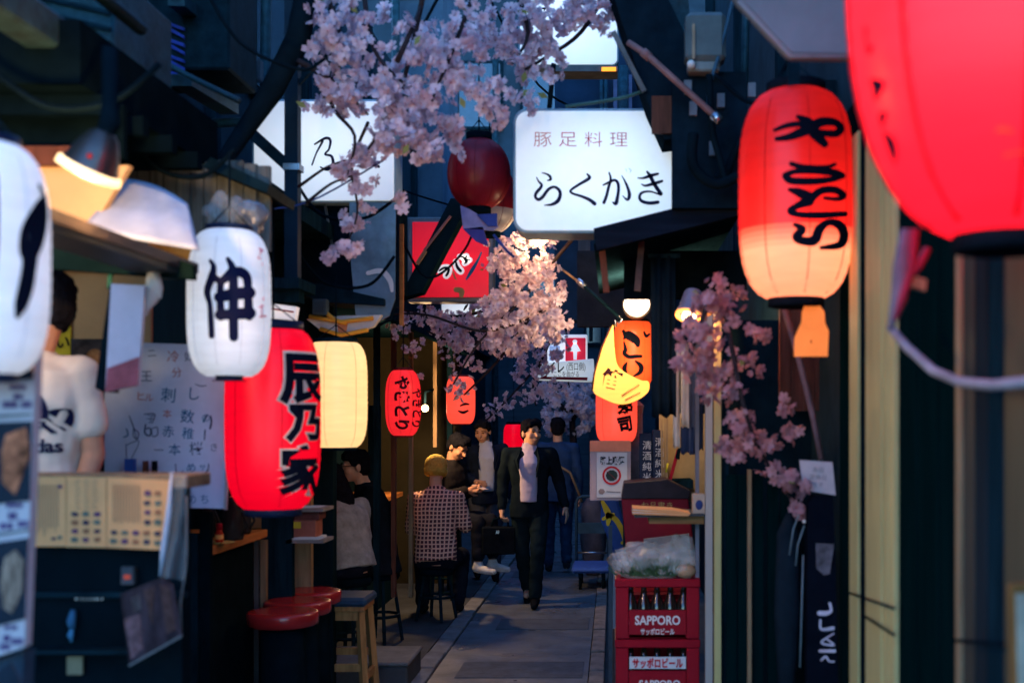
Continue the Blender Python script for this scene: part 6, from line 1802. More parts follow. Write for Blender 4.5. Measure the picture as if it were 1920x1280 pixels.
branch('cherry blossom branch at top centre in front of the plain lit sign', 5.3,
       [[(1150, -40), (1090, 60), (1020, 110), (985, 130)], [(960, -40), (990, 60), (960, 120)]],
       [(950, 40, 60, 45, 50), (1040, 25, 65, 36, 50), (1110, 20, 45, 35, 40), (980, 90, 45, 30, 26), (1025, 95, 38, 26, 22), (1040, 130, 24, 20, 10), (985, 130, 25, 30, 10), (1000, 190, 16, 20, 7), (975, 180, 20, 14, 6), (1135, 50, 22, 20, 10), (905, 90, 35, 35, 16)], 0.036, seed=3)
branch('sparse drooping blossom sprays in front of the white sign with one character', 5.15,
       [[(690, 230), (660, 310), (670, 400), (640, 480)], [(560, 350), (610, 315), (650, 300)], [(575, 380), (620, 345), (660, 330)]],
       [(690, 290, 40, 20, 16), (665, 315, 34, 22, 20), (680, 345, 34, 14, 12), (655, 415, 26, 14, 12), (650, 470, 40, 14, 14), (752, 380, 22, 16, 8), (685, 400, 18, 22, 8), (630, 480, 20, 8, 5)], 0.034, seed=4, twig=0.005, leaf=0)
branch('warm lit cherry blossoms under the big white sign', 6.9,
       [[(1080, 440), (1030, 500), (980, 560), (900, 640), (850, 720)], [(1060, 560), (980, 600), (900, 620), (800, 590), (720, 590)]],
       [(1000, 447, 50, 20, 60), (985, 500, 66, 28, 110), (1000, 545, 66, 32, 130), (925, 470, 34, 36, 50), (950, 575, 56, 36, 120), (1020, 600, 50, 44, 130), (960, 630, 50, 30, 70)], 0.029, single=True, seed=5, group='blossom branches low over the alley', dy=0.5)
branch('brown lit cherry blossom branch spreading left below the red sign', 7.6,
       [[(960, 560), (880, 590), (800, 590), (740, 575)], [(930, 640), (850, 640), (800, 620)], [(990, 600), (930, 680), (870, 740)]],
       [(800, 595, 50, 20, 60), (850, 610, 50, 26, 75), (890, 635, 50, 30, 90), (950, 640, 44, 30, 90), (920, 590, 50, 26, 60), (770, 660, 24, 18, 14), (832, 655, 28, 18, 20), (740, 622, 30, 14, 12), (815, 640, 30, 10, 8), (905, 590, 36, 20, 24), (880, 685, 36, 20, 22), (865, 725, 28, 26, 34), (800, 702, 16, 8, 6)], 0.027, seed=6, group='blossom branches low over the alley', dy=0.5)
branch('grey lilac blossom sprays beside the toilet sign', 8.6,
       [[(1050, 600), (1010, 680), (960, 740), (910, 790)], [(1030, 640), (1000, 720), (1005, 760)]],
       [(1030, 640, 40, 34, 80), (1010, 665, 42, 40, 100), (985, 700, 26, 26, 36), (1000, 735, 22, 20, 20), (960, 750, 34, 16, 24), (930, 770, 26, 20, 18), (1040, 730, 26, 20, 20), (1000, 600, 40, 30, 50)], 0.026, seed=7, group='blossom branches low over the alley', dy=0.5, leaf=0)
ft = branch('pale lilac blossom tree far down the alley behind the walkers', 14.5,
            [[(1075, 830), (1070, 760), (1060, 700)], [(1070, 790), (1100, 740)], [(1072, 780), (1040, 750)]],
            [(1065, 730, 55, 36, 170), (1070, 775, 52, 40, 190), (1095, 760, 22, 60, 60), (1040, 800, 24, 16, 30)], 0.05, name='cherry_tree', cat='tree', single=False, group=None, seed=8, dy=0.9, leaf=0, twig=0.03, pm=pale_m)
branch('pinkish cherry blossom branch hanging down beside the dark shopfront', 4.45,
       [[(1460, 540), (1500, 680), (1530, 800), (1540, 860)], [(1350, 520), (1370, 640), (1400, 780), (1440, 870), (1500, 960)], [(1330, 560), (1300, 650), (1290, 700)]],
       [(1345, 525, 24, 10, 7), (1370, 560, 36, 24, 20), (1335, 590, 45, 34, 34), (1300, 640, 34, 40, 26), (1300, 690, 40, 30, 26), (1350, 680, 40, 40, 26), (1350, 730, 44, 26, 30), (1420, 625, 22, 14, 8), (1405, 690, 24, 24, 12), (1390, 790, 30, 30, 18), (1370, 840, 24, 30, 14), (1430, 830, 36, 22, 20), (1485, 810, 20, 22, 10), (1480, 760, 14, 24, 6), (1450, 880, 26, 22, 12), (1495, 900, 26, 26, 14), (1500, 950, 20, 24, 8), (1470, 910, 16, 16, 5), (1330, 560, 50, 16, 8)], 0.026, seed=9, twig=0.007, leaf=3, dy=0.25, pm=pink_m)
tag(MB().tube([P(x, y, 4.3) for x, y in ((1466, 560), (1500, 680), (1522, 770), (1540, 860))], 0.011, 8).build('bare_branch', M('pinkish_bark', (0.14, 0.08, 0.085), 0.6, var=0.4)), 'bare pinkish branch slanting down behind the orange tag', 'branch')

# overhead wires
for i, (pts, Y, lab) in enumerate((([(1255, 145), (1180, 180), (1060, 200)], 5.3, 'greenish wire running from the diagonal pipe to the top of the white sign'),
                                   ([(470, 395), (580, 378), (720, 300)], 5.25, 'thin blue wire crossing below the white sign character'),
                                   ([(830, -20), (760, 110), (728, 165)], 5.6, 'black wire slanting down through the top blossoms'),
                                   ([(920, 0), (1010, 160), (1120, 220)], 9.0, 'black wire sagging behind the round lantern'),
                                   ([(560, 200), (700, 330), (860, 390)], 9.5, 'black wire crossing the dark middle of the alley'))):
    q = catmull(pts, 6)
    tag(MB().tube([P(x, y, Y) for x, y in q], 0.008 if i != 1 else 0.004, 6).build('overhead_wire', M('wire_green', (0.05, 0.12, 0.11), 0.5) if i == 0 else M('wire_blue', (0.04, 0.07, 0.2), 0.5) if i == 1 else black), lab, 'wire', 'overhead wires')

# ------------------------------------------------------------------ people
class Blob:
    """Overlapping closed shapes that a voxel remesh fuses into one continuous surface."""
    def __init__(s):
        s.m = MB()

    def ball(s, c, r, rot=None):
        s.m.ball(c, r, 14, 10, 0, rot)
        return s

    def cone(s, a, b, ra, rb):
        a, b = Vector(a), Vector(b)
        n = 6
        s.m.tube([a.lerp(b, i / n) for i in range(n + 1)], [ra + (rb - ra) * i / n for i in range(n + 1)], 12)
        s.m.ball(a, ra, 12, 8)
        s.m.ball(b, rb, 12, 8)
        return s

    def chain(s, pts, rs):
        for i in range(len(pts) - 1):
            s.cone(pts[i], pts[i + 1], rs[i], rs[i + 1])
        return s

    def loft(s, secs, lat=Vector((1, 0, 0)), seg=20):
        """secs: (centre, half width, half depth); rings lie square to the path, wide along lat."""
        pts = [Vector(c) for c, _, _ in secs]
        vs, fs = [], []
        n = len(pts)
        for i, (c, rx, ry) in enumerate(secs):
            d = (pts[min(i + 1, n - 1)] - pts[max(i - 1, 0)]).normalized()
            fw = d.cross(lat).normalized()
            la = fw.cross(d).normalized()
            for k in range(seg):
                a = 2 * math.pi * k / seg
                ca, sa = math.cos(a), math.sin(a)
                e = 0.8
                vs.append(Vector(c) + la * rx * math.copysign(abs(ca) ** e, ca) + fw * ry * math.copysign(abs(sa) ** e, sa))
        for i in range(n - 1):
            for k in range(seg):
                k2 = (k + 1) % seg
                fs.append((i * seg + k, i * seg + k2, (i + 1) * seg + k2, (i + 1) * seg + k))
        fs += [list(range(seg))[::-1], [(n - 1) * seg + k for k in range(seg)]]
        s.m.add(vs, fs, 0, True)
        return s

    def build(s, name, mat, parent, voxel=0.012, smooth=3, wrinkle=0.0, fr=9.0, xf=None, seed=0):
        if xf is not None:
            s.m.v = [tuple(xf @ Vector(v)) for v in s.m.v]
        ob = s.m.build(name, mat, None)
        md = ob.modifiers.new('remesh', 'REMESH')
        md.mode = 'VOXEL'
        md.voxel_size = voxel
        sm = ob.modifiers.new('smooth', 'SMOOTH')
        sm.iterations = smooth
        sm.factor = 0.5
        dg = bpy.context.evaluated_depsgraph_get()
        me = bpy.data.meshes.new_from_object(ob.evaluated_get(dg))
        old = ob.data
        ob.modifiers.clear()
        ob.data = me
        bpy.data.meshes.remove(old)
        me.name = name
        if not me.materials:
            me.materials.append(mat)
        if wrinkle:
            o = Vector((seed * 3.7, seed, 0))
            nv = [(v.co.copy(), v.normal.copy()) for v in me.vertices]
            for v, (c, nr) in zip(me.vertices, nv):
                q = c * fr + o
                v.co = c + nr * wrinkle * (noise.noise(Vector((q.x, q.y, q.z * 1.8))) + 0.5 * noise.noise(q * 2.3))
        me.polygons.foreach_set('use_smooth', [True] * len(me.polygons))
        ob.parent = parent
        off = org(parent)
        for v in me.vertices:
            v.co -= off
        return ob


def pose(**kw):
    """Joints in metres, figure facing -Y; l is the viewer's left."""
    J = dict(pel=(0, 0, .90), waist=(0, .0, 1.06), chest=(0, -.005, 1.25), neck=(0, .015, 1.42), head=(0, -.01, 1.565),
             shl=(-.175, .01, 1.365), ell=(-.225, .03, 1.09), wrl=(-.235, -.04, .85), shr=(.175, .01, 1.365), elr=(.225, .03, 1.09), wrr=(.235, -.04, .85),
             hil=(-.09, 0, .87), knl=(-.095, -.01, .47), anl=(-.1, .02, .085), hir=(.09, 0, .87), knr=(.095, -.01, .47), anr=(.1, .02, .085))
    J.update(kw)
    return {k: Vector(v) for k, v in J.items()}


def add_hand(b, el, wr, curl, inward, k=1.0):
    """Palm, four bent fingers of different lengths and a thumb."""
    d = (wr - el).normalized()
    side = Vector(inward)                                      # towards the palm side
    side = (side - d * side.dot(d)).normalized()
    wid = d.cross(side)
    b.cone(wr, wr + d * 0.03, 0.026 * k, 0.027 * k)
    for j in (-1, 1):
        b.cone(wr + d * 0.03 + wid * 0.012 * j, wr + d * 0.085 * k + wid * 0.022 * j, 0.018 * k, 0.016 * k)
    for i, (o, ln) in enumerate(((-0.031, 0.062), (-0.0105, 0.076), (0.0105, 0.072), (0.031, 0.055))):
        p = wr + d * 0.085 * k + wid * o * k
        ang = curl * (0.7 + 0.12 * i)
        d1 = (d * math.cos(ang) + side * math.sin(ang)).normalized()
        d2 = (d * math.cos(2.0 * ang) + side * math.sin(2.0 * ang)).normalized()
        m1 = p + d1 * ln * 0.55 * k
        b.chain([p, m1, m1 + d2 * ln * 0.5 * k], [0.0095 * k, 0.009 * k, 0.0075 * k])
    p = wr + d * 0.03 - wid * 0.024 * k
    t1 = p + (d * 0.6 - wid * 0.7 + side * 0.35).normalized() * 0.04 * k
    b.chain([p, t1, t1 + (d * 0.9 - wid * 0.15 + side * 0.4).normalized() * 0.034 * k], [0.014 * k, 0.011 * k, 0.009 * k])


def person(label, loc, yaw, J, outfit, head_yaw=0.0, head_pitch=0.0, skin_m=None, hair='short', group=None, sk=1.0, curl=(0.5, 0.5), bald=False, hat=None, shoes=None, detail=0.011, hair_m_=None, sl='long', rootz=0.0, seed=0, fit=1.0):
    """outfit: dict of top / trousers / shirt materials. Builds one continuous body and its clothes."""
    skin_m = skin_m or skin
    hm = hair_m_ or hair_m
    t = thing('person', label, 'person', loc, group)
    xf = Matrix.Translation(Vector(loc)) @ Matrix.Rotation(yaw, 4, 'Z') @ Matrix.Scale(sk, 4)
    hr = Matrix.Rotation(head_yaw, 3, 'Z') @ Matrix.Rotation(head_pitch, 3, 'X')
    hc = J['head']
    hp = lambda x, y, z: hc + hr @ Vector((x, y, z))
    sp = lambda k, dx=0, dy=0, dz=0: J[k] + Vector((dx, dy, dz))
    # body
    b = Blob()
    b.ball(hp(0, .012, .03), (.073, .092, .092), hr).ball(hp(0, -.03, -.03), (.06, .062, .075), hr).ball(hp(0, -.045, -.075), (.038, .035, .03), hr)
    b.cone(hp(0, -.088, .012), hp(0, -.108, -.022), .010, .014).ball(hp(0, -.088, -.055), (.024, .012, .009), hr)
    for sx in (-1, 1):
        b.ball(hp(sx * .076, .015, -.008), (.009, .02, .032), hr)
        b.ball(hp(sx * .03, -.078, .026), (.024, .014, .010), hr)
        b.ball(hp(sx * .04, -.06, -.022), (.026, .024, .026), hr)
    b.cone(J['neck'] + Vector((0, .0, -.03)), hp(0, .02, -.05), .056, .052)
    lat = (J['shr'] - J['shl']).normalized()
    b.loft([(sp('pel', dz=-.06), .13, .10), (sp('pel'), .14, .1), (sp('waist'), .125, .085), (sp('chest'), .145, .095), (J['neck'].lerp(J['chest'], .2), .11, .07), (J['neck'], .05, .05)], lat)
    for s_ in 'lr':
        b.chain([J['sh' + s_], J['el' + s_], J['wr' + s_]], [.05, .038, .026])
        b.chain([J['hi' + s_], J['kn' + s_], J['an' + s_]], [.075, .05, .036])
        fd = Vector((0, -1, 0))
        b.cone(J['an' + s_] + Vector((0, .02, -.04)), J['an' + s_] + Vector((0, -.13, -.055)), .036, .028)
        inw = Vector((1 if s_ == 'l' else -1, 0.15, 0))
        if 'inw' + s_ in J:
            inw = J['inw' + s_]
        add_hand(b, J['el' + s_], J['wr' + s_], curl[s_ == 'r'], inw)
    b.build('body', skin_m, t, detail * 0.62, 2, xf=xf)
    # clothes
    top = outfit['top']
    g = Blob()
    w = fit
    hem = J['pel'] + (J['pel'] - J['waist']).normalized() * outfit.get('hem', 0.06)
    g.loft([(hem, .172 * w, .132 * w), (sp('pel'), .168 * w, .128 * w), (sp('waist'), .158 * w, .115 * w), (sp('chest'), .178 * w, .125 * w), (J['chest'].lerp(J['neck'], .55), .172 * w, .105 * w), (J['neck'].lerp(J['chest'], .12), .10, .075), (sp('neck', dz=.012), .066, .066)], lat)
    for s_ in 'lr':
        a, e, wq = J['sh' + s_], J['el' + s_], J['wr' + s_]
        if outfit.get('sleeve', 'long') == 'long':
            g.chain([a, e, e.lerp(wq, .93)], [.063 * w, .054 * w, .042 * w])
        else:
            g.chain([a, a.lerp(e, .3), a.lerp(e, .62)], [.06 * w, .06 * w, .06 * w])
        g.cone(J['neck'].lerp(a, .2) + Vector((0, 0, -.035)), a, .05, .058 * w)
    g.build('top' if outfit.get('name') is None else outfit['name'], top, t, detail, 3, 0.009, 8, xf=xf, seed=seed)
    h = Blob()
    tr = outfit['trousers']
    h.loft([(sp('pel', dz=.09), .145, .11), (sp('pel'), .158, .12), ((J['hil'] + J['hir']) / 2 + Vector((0, 0, -.02)), .155, .115)], (J['hir'] - J['hil']).normalized())
    for s_ in 'lr':
        k_ = J['kn' + s_].lerp(J['an' + s_], outfit.get('cut', .94))
        h.chain([J['hi' + s_], J['kn' + s_], k_], [.098, .07, outfit.get('cuff', .06)])
    h.build('trousers', tr, t, detail, 3, 0.008, 9, xf=xf, seed=seed + 3)
    for s_ in 'lr':
        sh = Blob()
        A = J['an' + s_]
        dr = J.get('toe' + s_, Vector((0, -1, 0)))
        dr = dr.normalized()
        upv = Vector((0, 0, 1)) - dr * dr.z
        sh.cone(A + Vector((0, .015, 0)) - upv * .035, A + dr * .09 - upv * .05, .044, .036).cone(A + dr * .09 - upv * .05, A + dr * .17 - upv * .058, .036, .027)
        sh.cone(A, A - upv * .03, .046, .045)
        sh.build('shoe', shoes or black, t, detail * .9, 2, xf=xf)
        if outfit.get('sock'):
            sk_ = Blob()
            sk_.cone(A, J['an' + s_].lerp(J['kn' + s_], .45), .043, .05)
            sk_.build('sock', outfit['sock'], t, detail, 2, xf=xf)
    if outfit.get('shirt'):
        s2 = Blob()
        fr_ = lambda k, dy, rx, ry=.05: (J[k] + Vector((0, dy, 0)), rx, ry)
        s2.loft([(J['pel'] + Vector((0, -.105, .03)), .075, .052), (J['waist'] + Vector((0, -.097, .02)), .08, .05), (J['chest'] + Vector((0, -.103, .02)), .09, .05), (J['neck'] + Vector((0, -.06, -.05)), .075, .045), (J['neck'] + Vector((0, -.02, .022)), .056, .052)], lat)
        s2.build('shirt', outfit['shirt'], t, detail * .9, 2, 0.004, 14, xf=xf)
        mb = MB()
        for sx in (-1, 1):
            pts = [J['neck'] + Vector((sx * .06, -.03, .03)), J['chest'] + Vector((sx * .10, -.15, .06)), J['chest'] + Vector((sx * .07, -.165, -.1)), J['chest'] + Vector((sx * .09, -.15, -.08)), J['chest'] + Vector((sx * .13, -.12, .05))]
            mb = MB()
            mb.prism([xf @ p for p in pts], (xf.to_3x3() @ Vector((0, -.008, 0))))
            mb.build('lapel', top, t)
            mb = MB()
            pts = [J['neck'] + Vector((sx * .012, -.082, -.02)), J['neck'] + Vector((sx * .06, -.035, .04)), J['neck'] + Vector((sx * .07, -.06, .0)), J['neck'] + Vector((sx * .035, -.105, -.05))]
            mb.prism([xf @ p for p in pts], (xf.to_3x3() @ Vector((0, -.006, 0)))).build('collar', outfit['shirt'], t)
    # hair or hat, eyes, brows
    if hair:
        q = Blob()
        q.ball(hp(0, .028, .052), (.084, .092, .082), hr).ball(hp(0, .055, .0), (.078, .058, .085), hr)
        q.ball(hp(0, -.055, .092), (.062, .035, .026), hr).ball(hp(.03, -.03, .105), (.05, .05, .03), hr)
        for sx in (-1, 1):
            q.ball(hp(sx * .07, .0, .045), (.016, .045, .045), hr)
            q.ball(hp(sx * .045, -.06, .075), (.03, .03, .026), hr)
        if hair == 'long':
            q.chain([hp(0, .05, -.02), hp(-.01, .075, -.12), hp(-.02, .07, -.24), hp(-.03, .06, -.34)], [.085, .085, .075, .045])
            for sx in (-1, 1):
                q.chain([hp(sx * .07, .0, .03), hp(sx * .085, .0, -.08), hp(sx * .09, -.01, -.22)], [.03, .035, .025])
        q.build('hair', hm, t, detail * .8, 2, 0.006, 38, xf=xf, seed=seed)
    if hat:
        q = Blob()
        q.ball(hp(0, .018, .05), (.098, .112, .094), hr).ball(hp(0, .035, .01), (.094, .1, .06), hr)
        q.build('beanie', hat, t, detail * .7, 2, 0.003, 40, xf=xf)
        q = Blob()
        q.loft([(hp(0, .035, -.035), .092, .094), (hp(0, .025, .012), .1, .112)], hr @ Vector((1, 0, 0)))
        q.build('beanie_cuff', hat, t, detail * .7, 1, 0.002, 40, xf=xf)
    eye = M('eye_dark', (0.01, 0.008, 0.008), 0.2)
    for sx in (-1, 1):
        m_ = MB().ball(hp(sx * .03, -.089, .014), (.011, .005, .005), 10, 6, 0, hr)
        m_.v = [tuple(xf @ Vector(v)) for v in m_.v]
        m_.build('eye', eye, t)
        m_ = MB().tube([hp(sx * .014, -.096, .033), hp(sx * .03, -.096, .038), hp(sx * .048, -.082, .034)], [.003, .004, .002], 6)
        m_.v = [tuple(xf @ Vector(v)) for v in m_.v]
        m_.build('eyebrow', hm, t)
    m_ = MB().tube([hp(-.018, -.097, -.055), hp(0, -.101, -.056), hp(.018, -.097, -.055)], [.001, .003, .001], 6)
    m_.v = [tuple(xf @ Vector(v)) for v in m_.v]
    m_.build('mouth', M('lip', (0.3, 0.1, 0.08), 0.5), t)
    return t, xf, hp


suit = M('charcoal_suit', (0.008, 0.013, 0.017), 0.75, var=0.25, scale=10, bump=0.1, bscale=200)
suit2 = M('navy_suit', (0.008, 0.012, 0.024), 0.75, var=0.25, scale=10, bump=0.1, bscale=200)
trs = M('dark_trousers', (0.01, 0.018, 0.022), 0.8, var=0.25, scale=8)
trs2 = M('grey_trousers', (0.05, 0.055, 0.075), 0.8, var=0.25, scale=8)
jeans = M('dark_jeans', (0.012, 0.035, 0.075), 0.85, var=0.35, scale=12)
lav = M('lavender_shirt', (0.50, 0.42, 0.52), 0.7, var=0.1)
gshirt = M('grey_shirt', (0.34, 0.34, 0.4), 0.7, var=0.1)
shoe_m = M('black_leather', (0.008, 0.009, 0.011), 0.25)

# the man walking towards the viewer
J = pose(shl=(-.19, .01, 1.36), ell=(-.245, .05, 1.10), wrl=(-.25, -.0, .87), shr=(.19, .01, 1.36), elr=(.265, .05, 1.11), wrr=(.32, -.02, .89),
         hil=(-.085, 0, .87), knl=(-.07, .04, .47), anl=(-.035, .2, .125), toel=(.05, -1, -.45), knr=(.085, -.16, .49), anr=(.06, -.17, .09), hir=(.085, 0, .87), head=(.015, -.02, 1.545))
wm, xf, hp = person('man in a black suit and open pale shirt walking towards the camera with a briefcase', (P(993, 0, 10.6).x, 10.6, 0.0), 0.0, J, dict(top=suit, trousers=trs, shirt=lav, hem=.11, name='jacket'),
                    head_yaw=0.62, head_pitch=0.03, shoes=shoe_m, seed=1, detail=0.010, fit=1.04, curl=(0.9, 0.35))
hw = xf @ J['wrl']
bc = thing('briefcase', 'black leather briefcase held by the walking man in the suit', 'briefcase', (hw.x - 0.02, hw.y, 0.45))
MB().box((hw.x - 0.03, hw.y - 0.02, 0.58), (0.30, 0.10, 0.25), (0, 0, 0.15)).build('body', M('briefcase_leather', (0.007, 0.009, 0.012), 0.35, bump=0.2), bc, bevel=0.012)
MB().tube([(hw.x - 0.09, hw.y - 0.02, 0.70), (hw.x - 0.075, hw.y - 0.01, 0.765), (hw.x - 0.01, hw.y, 0.785), (hw.x + 0.05, hw.y, 0.765), (hw.x + 0.06, hw.y - 0.01, 0.70)], 0.01, 8).build('handle', black, bc)
MB().box((hw.x - 0.03, hw.y - 0.076, 0.66), (0.03, 0.012, 0.03)).build('clasp', chrome, bc)
# the man behind on the left, looking down
J = pose(head=(-.04, -.05, 1.545), neck=(-.01, -.01, 1.41), ell=(-.25, -.0, 1.1), wrl=(-.12, -.2, 1.04), elr=(.25, .03, 1.1), wrr=(.2, -.1, .86), knl=(-.09, .03, .47), anl=(-.09, .12, .11), knr=(.09, -.06, .47), anr=(.09, -.05, .085))
person('man in navy suit and grey shirt looking down, behind the walking man in black', (P(912, 0, 12.2).x, 12.2, 0.0), 0.15, J, dict(top=suit2, trousers=trs2, shirt=gshirt, hem=.1, name='jacket'), head_yaw=-0.35, head_pitch=0.3, shoes=shoe_m, skin_m=skin_dark, seed=2)
# the one behind the suited man on the right, walking away
J = pose(knl=(-.09, .02, .47), anl=(-.1, .1, .12), knr=(.1, -.03, .47), anr=(.1, 0, .085))
pb, xf, hp = person('person in blue jacket and jeans walking away, half hidden behind the suited man', (P(1046, 0, 12.9).x, 12.9, 0.0), math.pi, J, dict(top=M('blue_jacket', (0.02, 0.05, 0.12), 0.7, var=0.2), trousers=jeans, hem=.12, name='jacket'), shoes=M('dark_sneaker', (0.02, 0.022, 0.028), 0.5), seed=3, head_pitch=.15)
tag(MB().tube([xf @ Vector((.2, .15, 1.3)), xf @ Vector((-.14, .17, 1.1)), xf @ Vector((-.27, .12, .78))], 0.012).build('bag_strap', M('tan_strap', (0.3, 0.2, 0.11), 0.6)), 'tan bag strap across the back of the person walking away', 'strap')

# man with a phone, sitting high beyond the man in the checked shirt
J = pose(pel=(0, 0, .78), waist=(0, -.0, .94), chest=(0, -.03, 1.12), neck=(0, -.05, 1.29), head=(0, -.12, 1.41), shl=(-.175, -.03, 1.23), shr=(.175, -.03, 1.23),
         ell=(-.22, -.05, .97), wrl=(-.08, -.28, 1.02), elr=(.22, -.05, .97), wrr=(.08, -.28, 1.02), hil=(-.09, -.02, .76), hir=(.09, -.02, .76), knl=(-.1, -.42, .74), knr=(.1, -.42, .74), anl=(-.1, -.42, .36), anr=(.1, -.44, .36))
pm, xf, hp = person('seated person in dark clothes and white sneakers bent over a phone', (P(838, 0, 10.9).x, 10.9, 0.0), rad(62), J, dict(top=M('brown_black_jacket', (0.018, 0.016, 0.017), 0.8), trousers=M('black_shorts', (0.012, 0.013, 0.018), 0.8), hem=.08, name='jacket', cut=0.8), head_pitch=0.55, shoes=M('white_sneaker', (0.6, 0.58, 0.58), 0.5, var=0.2), skin_m=skin_dark, seed=4)
ph = xf @ Vector((0, -.37, 1.05))
tag(MB().box(ph, (0.07, 0.14, 0.008), (0.3, 0, rad(62))).build('phone', M('pale_phone', (0.4, 0.3, 0.28), 0.3)), 'pale phone in the hands of the seated person in dark clothes', 'phone')


def seat_under(x, y, h, lab):
    t = thing('black_stool', lab, 'stool', (x, y, 0.012), 'dark stools under the seated guests')
    MB().lathe([(0.14, h - 0.05), (0.15, h - 0.03), (0.145, h), (0.0005, h + 0.003)], (x, y, 0), 24, caps=False).build('seat', black, t)
    for k in range(4):
        a = k * math.pi / 2 + 0.4
        MB().bar((x + 0.1 * math.cos(a), y + 0.1 * math.sin(a), h - 0.04), (x + 0.17 * math.cos(a), y + 0.17 * math.sin(a), 0.013), 0.022).build('leg', dark_metal, t)
    MB().lathe([(0.135, 0.2), (0.15, 0.2), (0.15, 0.22), (0.135, 0.22), (0.135, 0.2)], (x, y, 0), 20, caps=False).build('foot_ring', dark_metal, t)
    return t


seat_under(P(838, 0, 10.9).x, 10.9, 0.69, 'tall dark stool under the person bent over a phone')

# the man in the checked shirt, from behind
pl = bpy.data.materials.new('checked_shirt')
pl.use_nodes = True
N, L = pl.node_tree.nodes, pl.node_tree.links
bs = N['Principled BSDF']
tc = N.new('ShaderNodeTexCoord')
nzz = N.new('ShaderNodeTexNoise')
nzz.inputs['Scale'].default_value = 5
L.new(tc.outputs['Object'], nzz.inputs['Vector'])
dis = N.new('ShaderNodeVectorMath')
dis.operation = 'MULTIPLY_ADD'
L.new(nzz.outputs[1], dis.inputs[0])
dis.inputs[1].default_value = (0.03, 0.03, 0.03)
L.new(tc.outputs['Object'], dis.inputs[2])
sx_ = N.new('ShaderNodeSeparateXYZ')
L.new(dis.outputs[0], sx_.inputs[0])
outs = []
for ax_ in ('X', 'Z'):
    mu = N.new('ShaderNodeMath')
    mu.operation = 'MULTIPLY'
    mu.inputs[1].default_value = 30
    L.new(sx_.outputs[ax_], mu.inputs[0])
    fr_ = N.new('ShaderNodeMath')
    fr_.operation = 'FRACT'
    L.new(mu.outputs[0], fr_.inputs[0])
    gt_ = N.new('ShaderNodeMath')
    gt_.operation = 'GREATER_THAN'
    gt_.inputs[1].default_value = 0.66
    L.new(fr_.outputs[0], gt_.inputs[0])
    outs.append(gt_)
mxm = N.new('ShaderNodeMath')
mxm.operation = 'MAXIMUM'
L.new(outs[0].outputs[0], mxm.inputs[0])
L.new(outs[1].outputs[0], mxm.inputs[1])
mc = N.new('ShaderNodeMix')
mc.data_type = 'RGBA'
L.new(mxm.outputs[0], mc.inputs[0])
mc.inputs[6].default_value = (0.09, 0.012, 0.016, 1)
mc.inputs[7].default_value = (0.85, 0.42, 0.27, 1)  # pale lines carry the warm bulb light in their colour
L.new(mc.outputs[2], bs.inputs['Base Color'])
bs.inputs['Roughness'].default_value = 0.85
J = pose(pel=(0, 0, .53), waist=(.01, -.05, .69), chest=(.025, -.12, .89), neck=(.035, -.2, 1.09), head=(.045, -.29, 1.23), shl=(-.155, -.16, 1.005), shr=(.205, -.17, 1.0),
         ell=(-.225, -.12, .77), wrl=(-.18, -.36, .84), elr=(.225, -.1, .75), wrr=(.19, -.34, .84), hil=(-.1, -.02, .51), hir=(.1, -.02, .51), knl=(-.16, -.42, .5), knr=(.18, -.40, .49), anl=(-.14, -.34, .1), anr=(.16, -.30, .1))
Y = 9.7
cs, xf, hp = person('seated man in a checked shirt and mustard beanie with his back to the camera', (P(818, 0, Y).x, Y, 0.0), math.pi, J, dict(top=pl, trousers=M('black_trousers', (0.012, 0.014, 0.022), 0.8), hem=.05, name='shirt'), hair=None,
                    hat=M('mustard_knit', (0.52, 0.36, 0.07), 0.95, var=0.25, scale=60, bump=0.8, bscale=140), head_pitch=0.1, seed=5, fit=1.06, shoes=shoe_m, sk=1.0)
seat_under(P(818, 0, Y).x, Y, 0.44, 'dark stool under the man in the checked shirt')

# two guests on the left
J = pose(pel=(0, 0, .69), waist=(0, -.02, .80), chest=(0, -.06, .95), neck=(0, -.11, 1.12), head=(0, -.19, 1.235), shl=(-.18, -.08, 1.06), shr=(.18, -.08, 1.06),
         ell=(-.22, -.14, .80), wrl=(-.1, -.38, .88), elr=(.22, -.14, .80), wrr=(.1, -.38, .88), hil=(-.1, -.02, .67), hir=(.1, -.02, .67), knl=(-.12, -.42, .66), knr=(.12, -.42, .66), anl=(-.12, -.4, .16), anr=(.12, -.4, .16))
Y = 7.9
person('seated woman with long dark hair in a pale grey vest left of the checked shirt', (P(655, 0, Y).x, Y, 0.0), rad(-125), J, dict(top=M('grey_knit', (0.30, 0.28, 0.25), 0.9, var=0.3, scale=14, bump=0.6, bscale=60), trousers=M('black_trousers', (0.012, 0.014, 0.022), 0.8), hem=.03, name='vest'), hair='long', head_pitch=0.25, seed=6, fit=1.1, shoes=shoe_m)
seat_under(P(655, 0, Y).x, Y, 0.6, 'dark stool under the woman in the grey vest')
J = pose(pel=(0, 0, .62), waist=(0, -.02, .80), chest=(0, -.06, 1.0), neck=(0, -.11, 1.19), head=(0, -.18, 1.315), shl=(-.19, -.08, 1.12), shr=(.19, -.08, 1.12),
         ell=(-.24, -.14, .86), wrl=(-.1, -.38, .92), elr=(.24, -.14, .86), wrr=(.1, -.38, .92), hil=(-.1, -.02, .6), hir=(.1, -.02, .6), knl=(-.12, -.42, .59), knr=(.12, -.42, .59), anl=(-.12, -.4, .16), anr=(.12, -.4, .16))
Y = 8.75
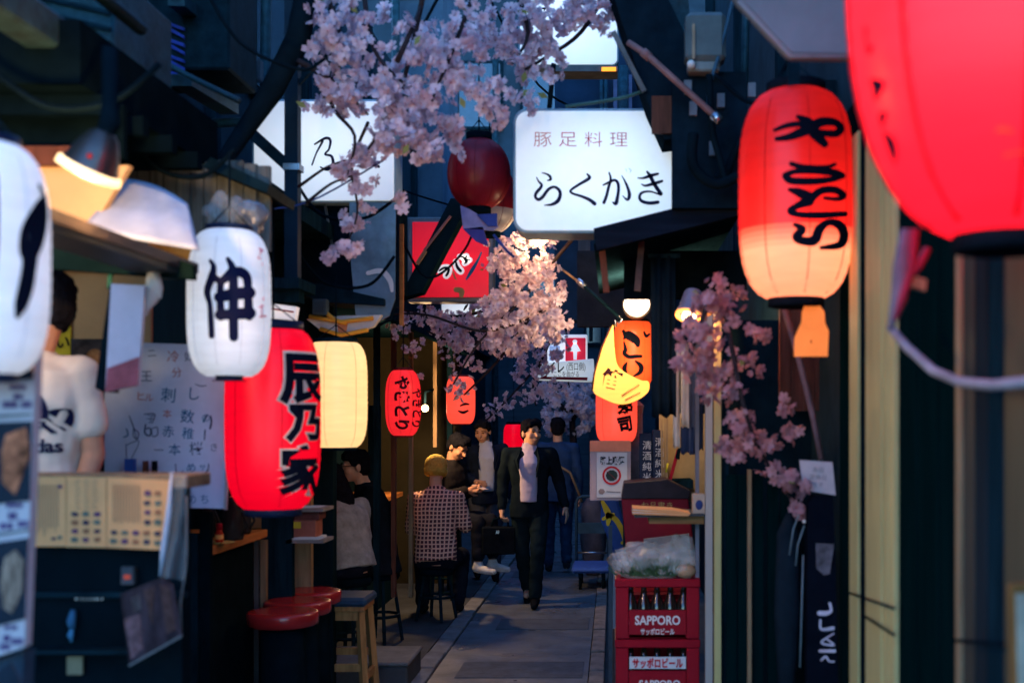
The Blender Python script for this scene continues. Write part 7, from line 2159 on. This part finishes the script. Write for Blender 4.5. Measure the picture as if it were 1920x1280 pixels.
gm_, xf, hp = person('seated man with glasses in a black jacket, facing left under the cream lantern', (P(712, 0, Y).x, Y, 0.0), rad(-72), J, dict(top=M('black_jacket', (0.008, 0.011, 0.015), 0.8), trousers=M('black_trousers', (0.012, 0.014, 0.022), 0.8), hem=.1, name='jacket'), head_pitch=0.12, seed=7, fit=1.12, shoes=shoe_m)
gmk = MB()
for sx in (-1, 1):
    gmk.tube([hp(sx * .033 + .024 * math.cos(a), -.104, .014 + .018 * math.sin(a)) for a in [i * math.pi / 6 for i in range(13)]], 0.0025, 6)
    gmk.tube([hp(sx * .057, -.1, .018), hp(sx * .08, .01, .012)], 0.0025, 6)
gmk.tube([hp(-.009, -.106, .016), hp(.009, -.106, .016)], 0.0025, 6)
gmk.v = [tuple(xf @ Vector(v)) for v in gmk.v]
gmk.build('glasses', black, gm_)
seat_under(P(712, 0, Y).x, Y, 0.53, 'dark stool under the man with glasses')

# the cook
J = pose(head=(.035, -.0, 1.575), ell=(-.25, -.05, 1.08), wrl=(-.15, -.27, 1.02), elr=(.205, .02, 1.08), wrr=(.2, -.12, .86), shl=(-.17, .01, 1.355), shr=(.165, .01, 1.355))
cook_loc = (P(56, 0, 3.95).x, 3.95, 0.46)
ck, xf, hp = person('cook in a white shirt with a black leaf print, head turned away', cook_loc, 0.0, J, dict(top=M('white_tshirt', (0.60, 0.52, 0.44), 0.85, var=0.05, bump=0.15, bscale=30), trousers=trs, sleeve='short', hem=.08, name='t_shirt'), head_yaw=-1.35, head_pitch=0.05, seed=8, fit=1.04, skin_m=skin_dark, shoes=shoe_m, detail=0.009)
# leaf print on the chest: laid on the shirt by casting on to it
shirt = [c for c in ck.children if c.name.startswith('t_shirt')][0]
from mathutils.bvhtree import BVHTree
bv = BVHTree.FromPolygons([v.co + Vector(cook_loc) for v in shirt.data.vertices], [list(p.vertices) for p in shirt.data.polygons])


def chest(px, py):
    p = P(px, py, 3.81)
    h = bv.ray_cast(Vector((p.x, 3.0, p.z)), Vector((0, 1, 0)))
    return tuple(h[0] + Vector((0, -0.006, 0))) if h[0] is not None else (p.x, 3.83, p.z)


mb = MB()
for rot_, ln in ((0.75, 62), (-0.75, 62), (0.0, 74)):
    bx, by = 64, 822
    outl = []
    for i in range(17):
        tt = i / 16
        wv = 21 * math.sin(math.pi * tt) ** 0.8
        outl.append((wv, 14 + ln * tt))
    for j in range(16):
        q4 = []
        for (wv, yy), sgn in ((outl[j], -1), (outl[j + 1], -1), (outl[j + 1], 1), (outl[j], 1)):
            x, y = sgn * wv, yy
            X = bx + x * math.cos(rot_) + y * math.sin(rot_)
            Yp = by - (y * math.cos(rot_) - x * math.sin(rot_))
            q4.append((X, Yp))
        yc = sum(p[1] for p in q4) / 4
        if any(abs(yc - s_) < 2.6 for s_ in (788, 798, 808)):
            continue
        mb.add([chest(*p) for p in q4], [(0, 1, 2, 3)])
mb.build('leaf_print', navy_ink, shirt)
mb = MB()
vs2, fs2, tw_, th_ = text_geo('adidas', 0.03)
mb.add([chest(62 + x * 80 / tw_, 836 - y * 26 / th_) for x, y in vs2], fs2)
mb.build('lettering', navy_ink, shirt)
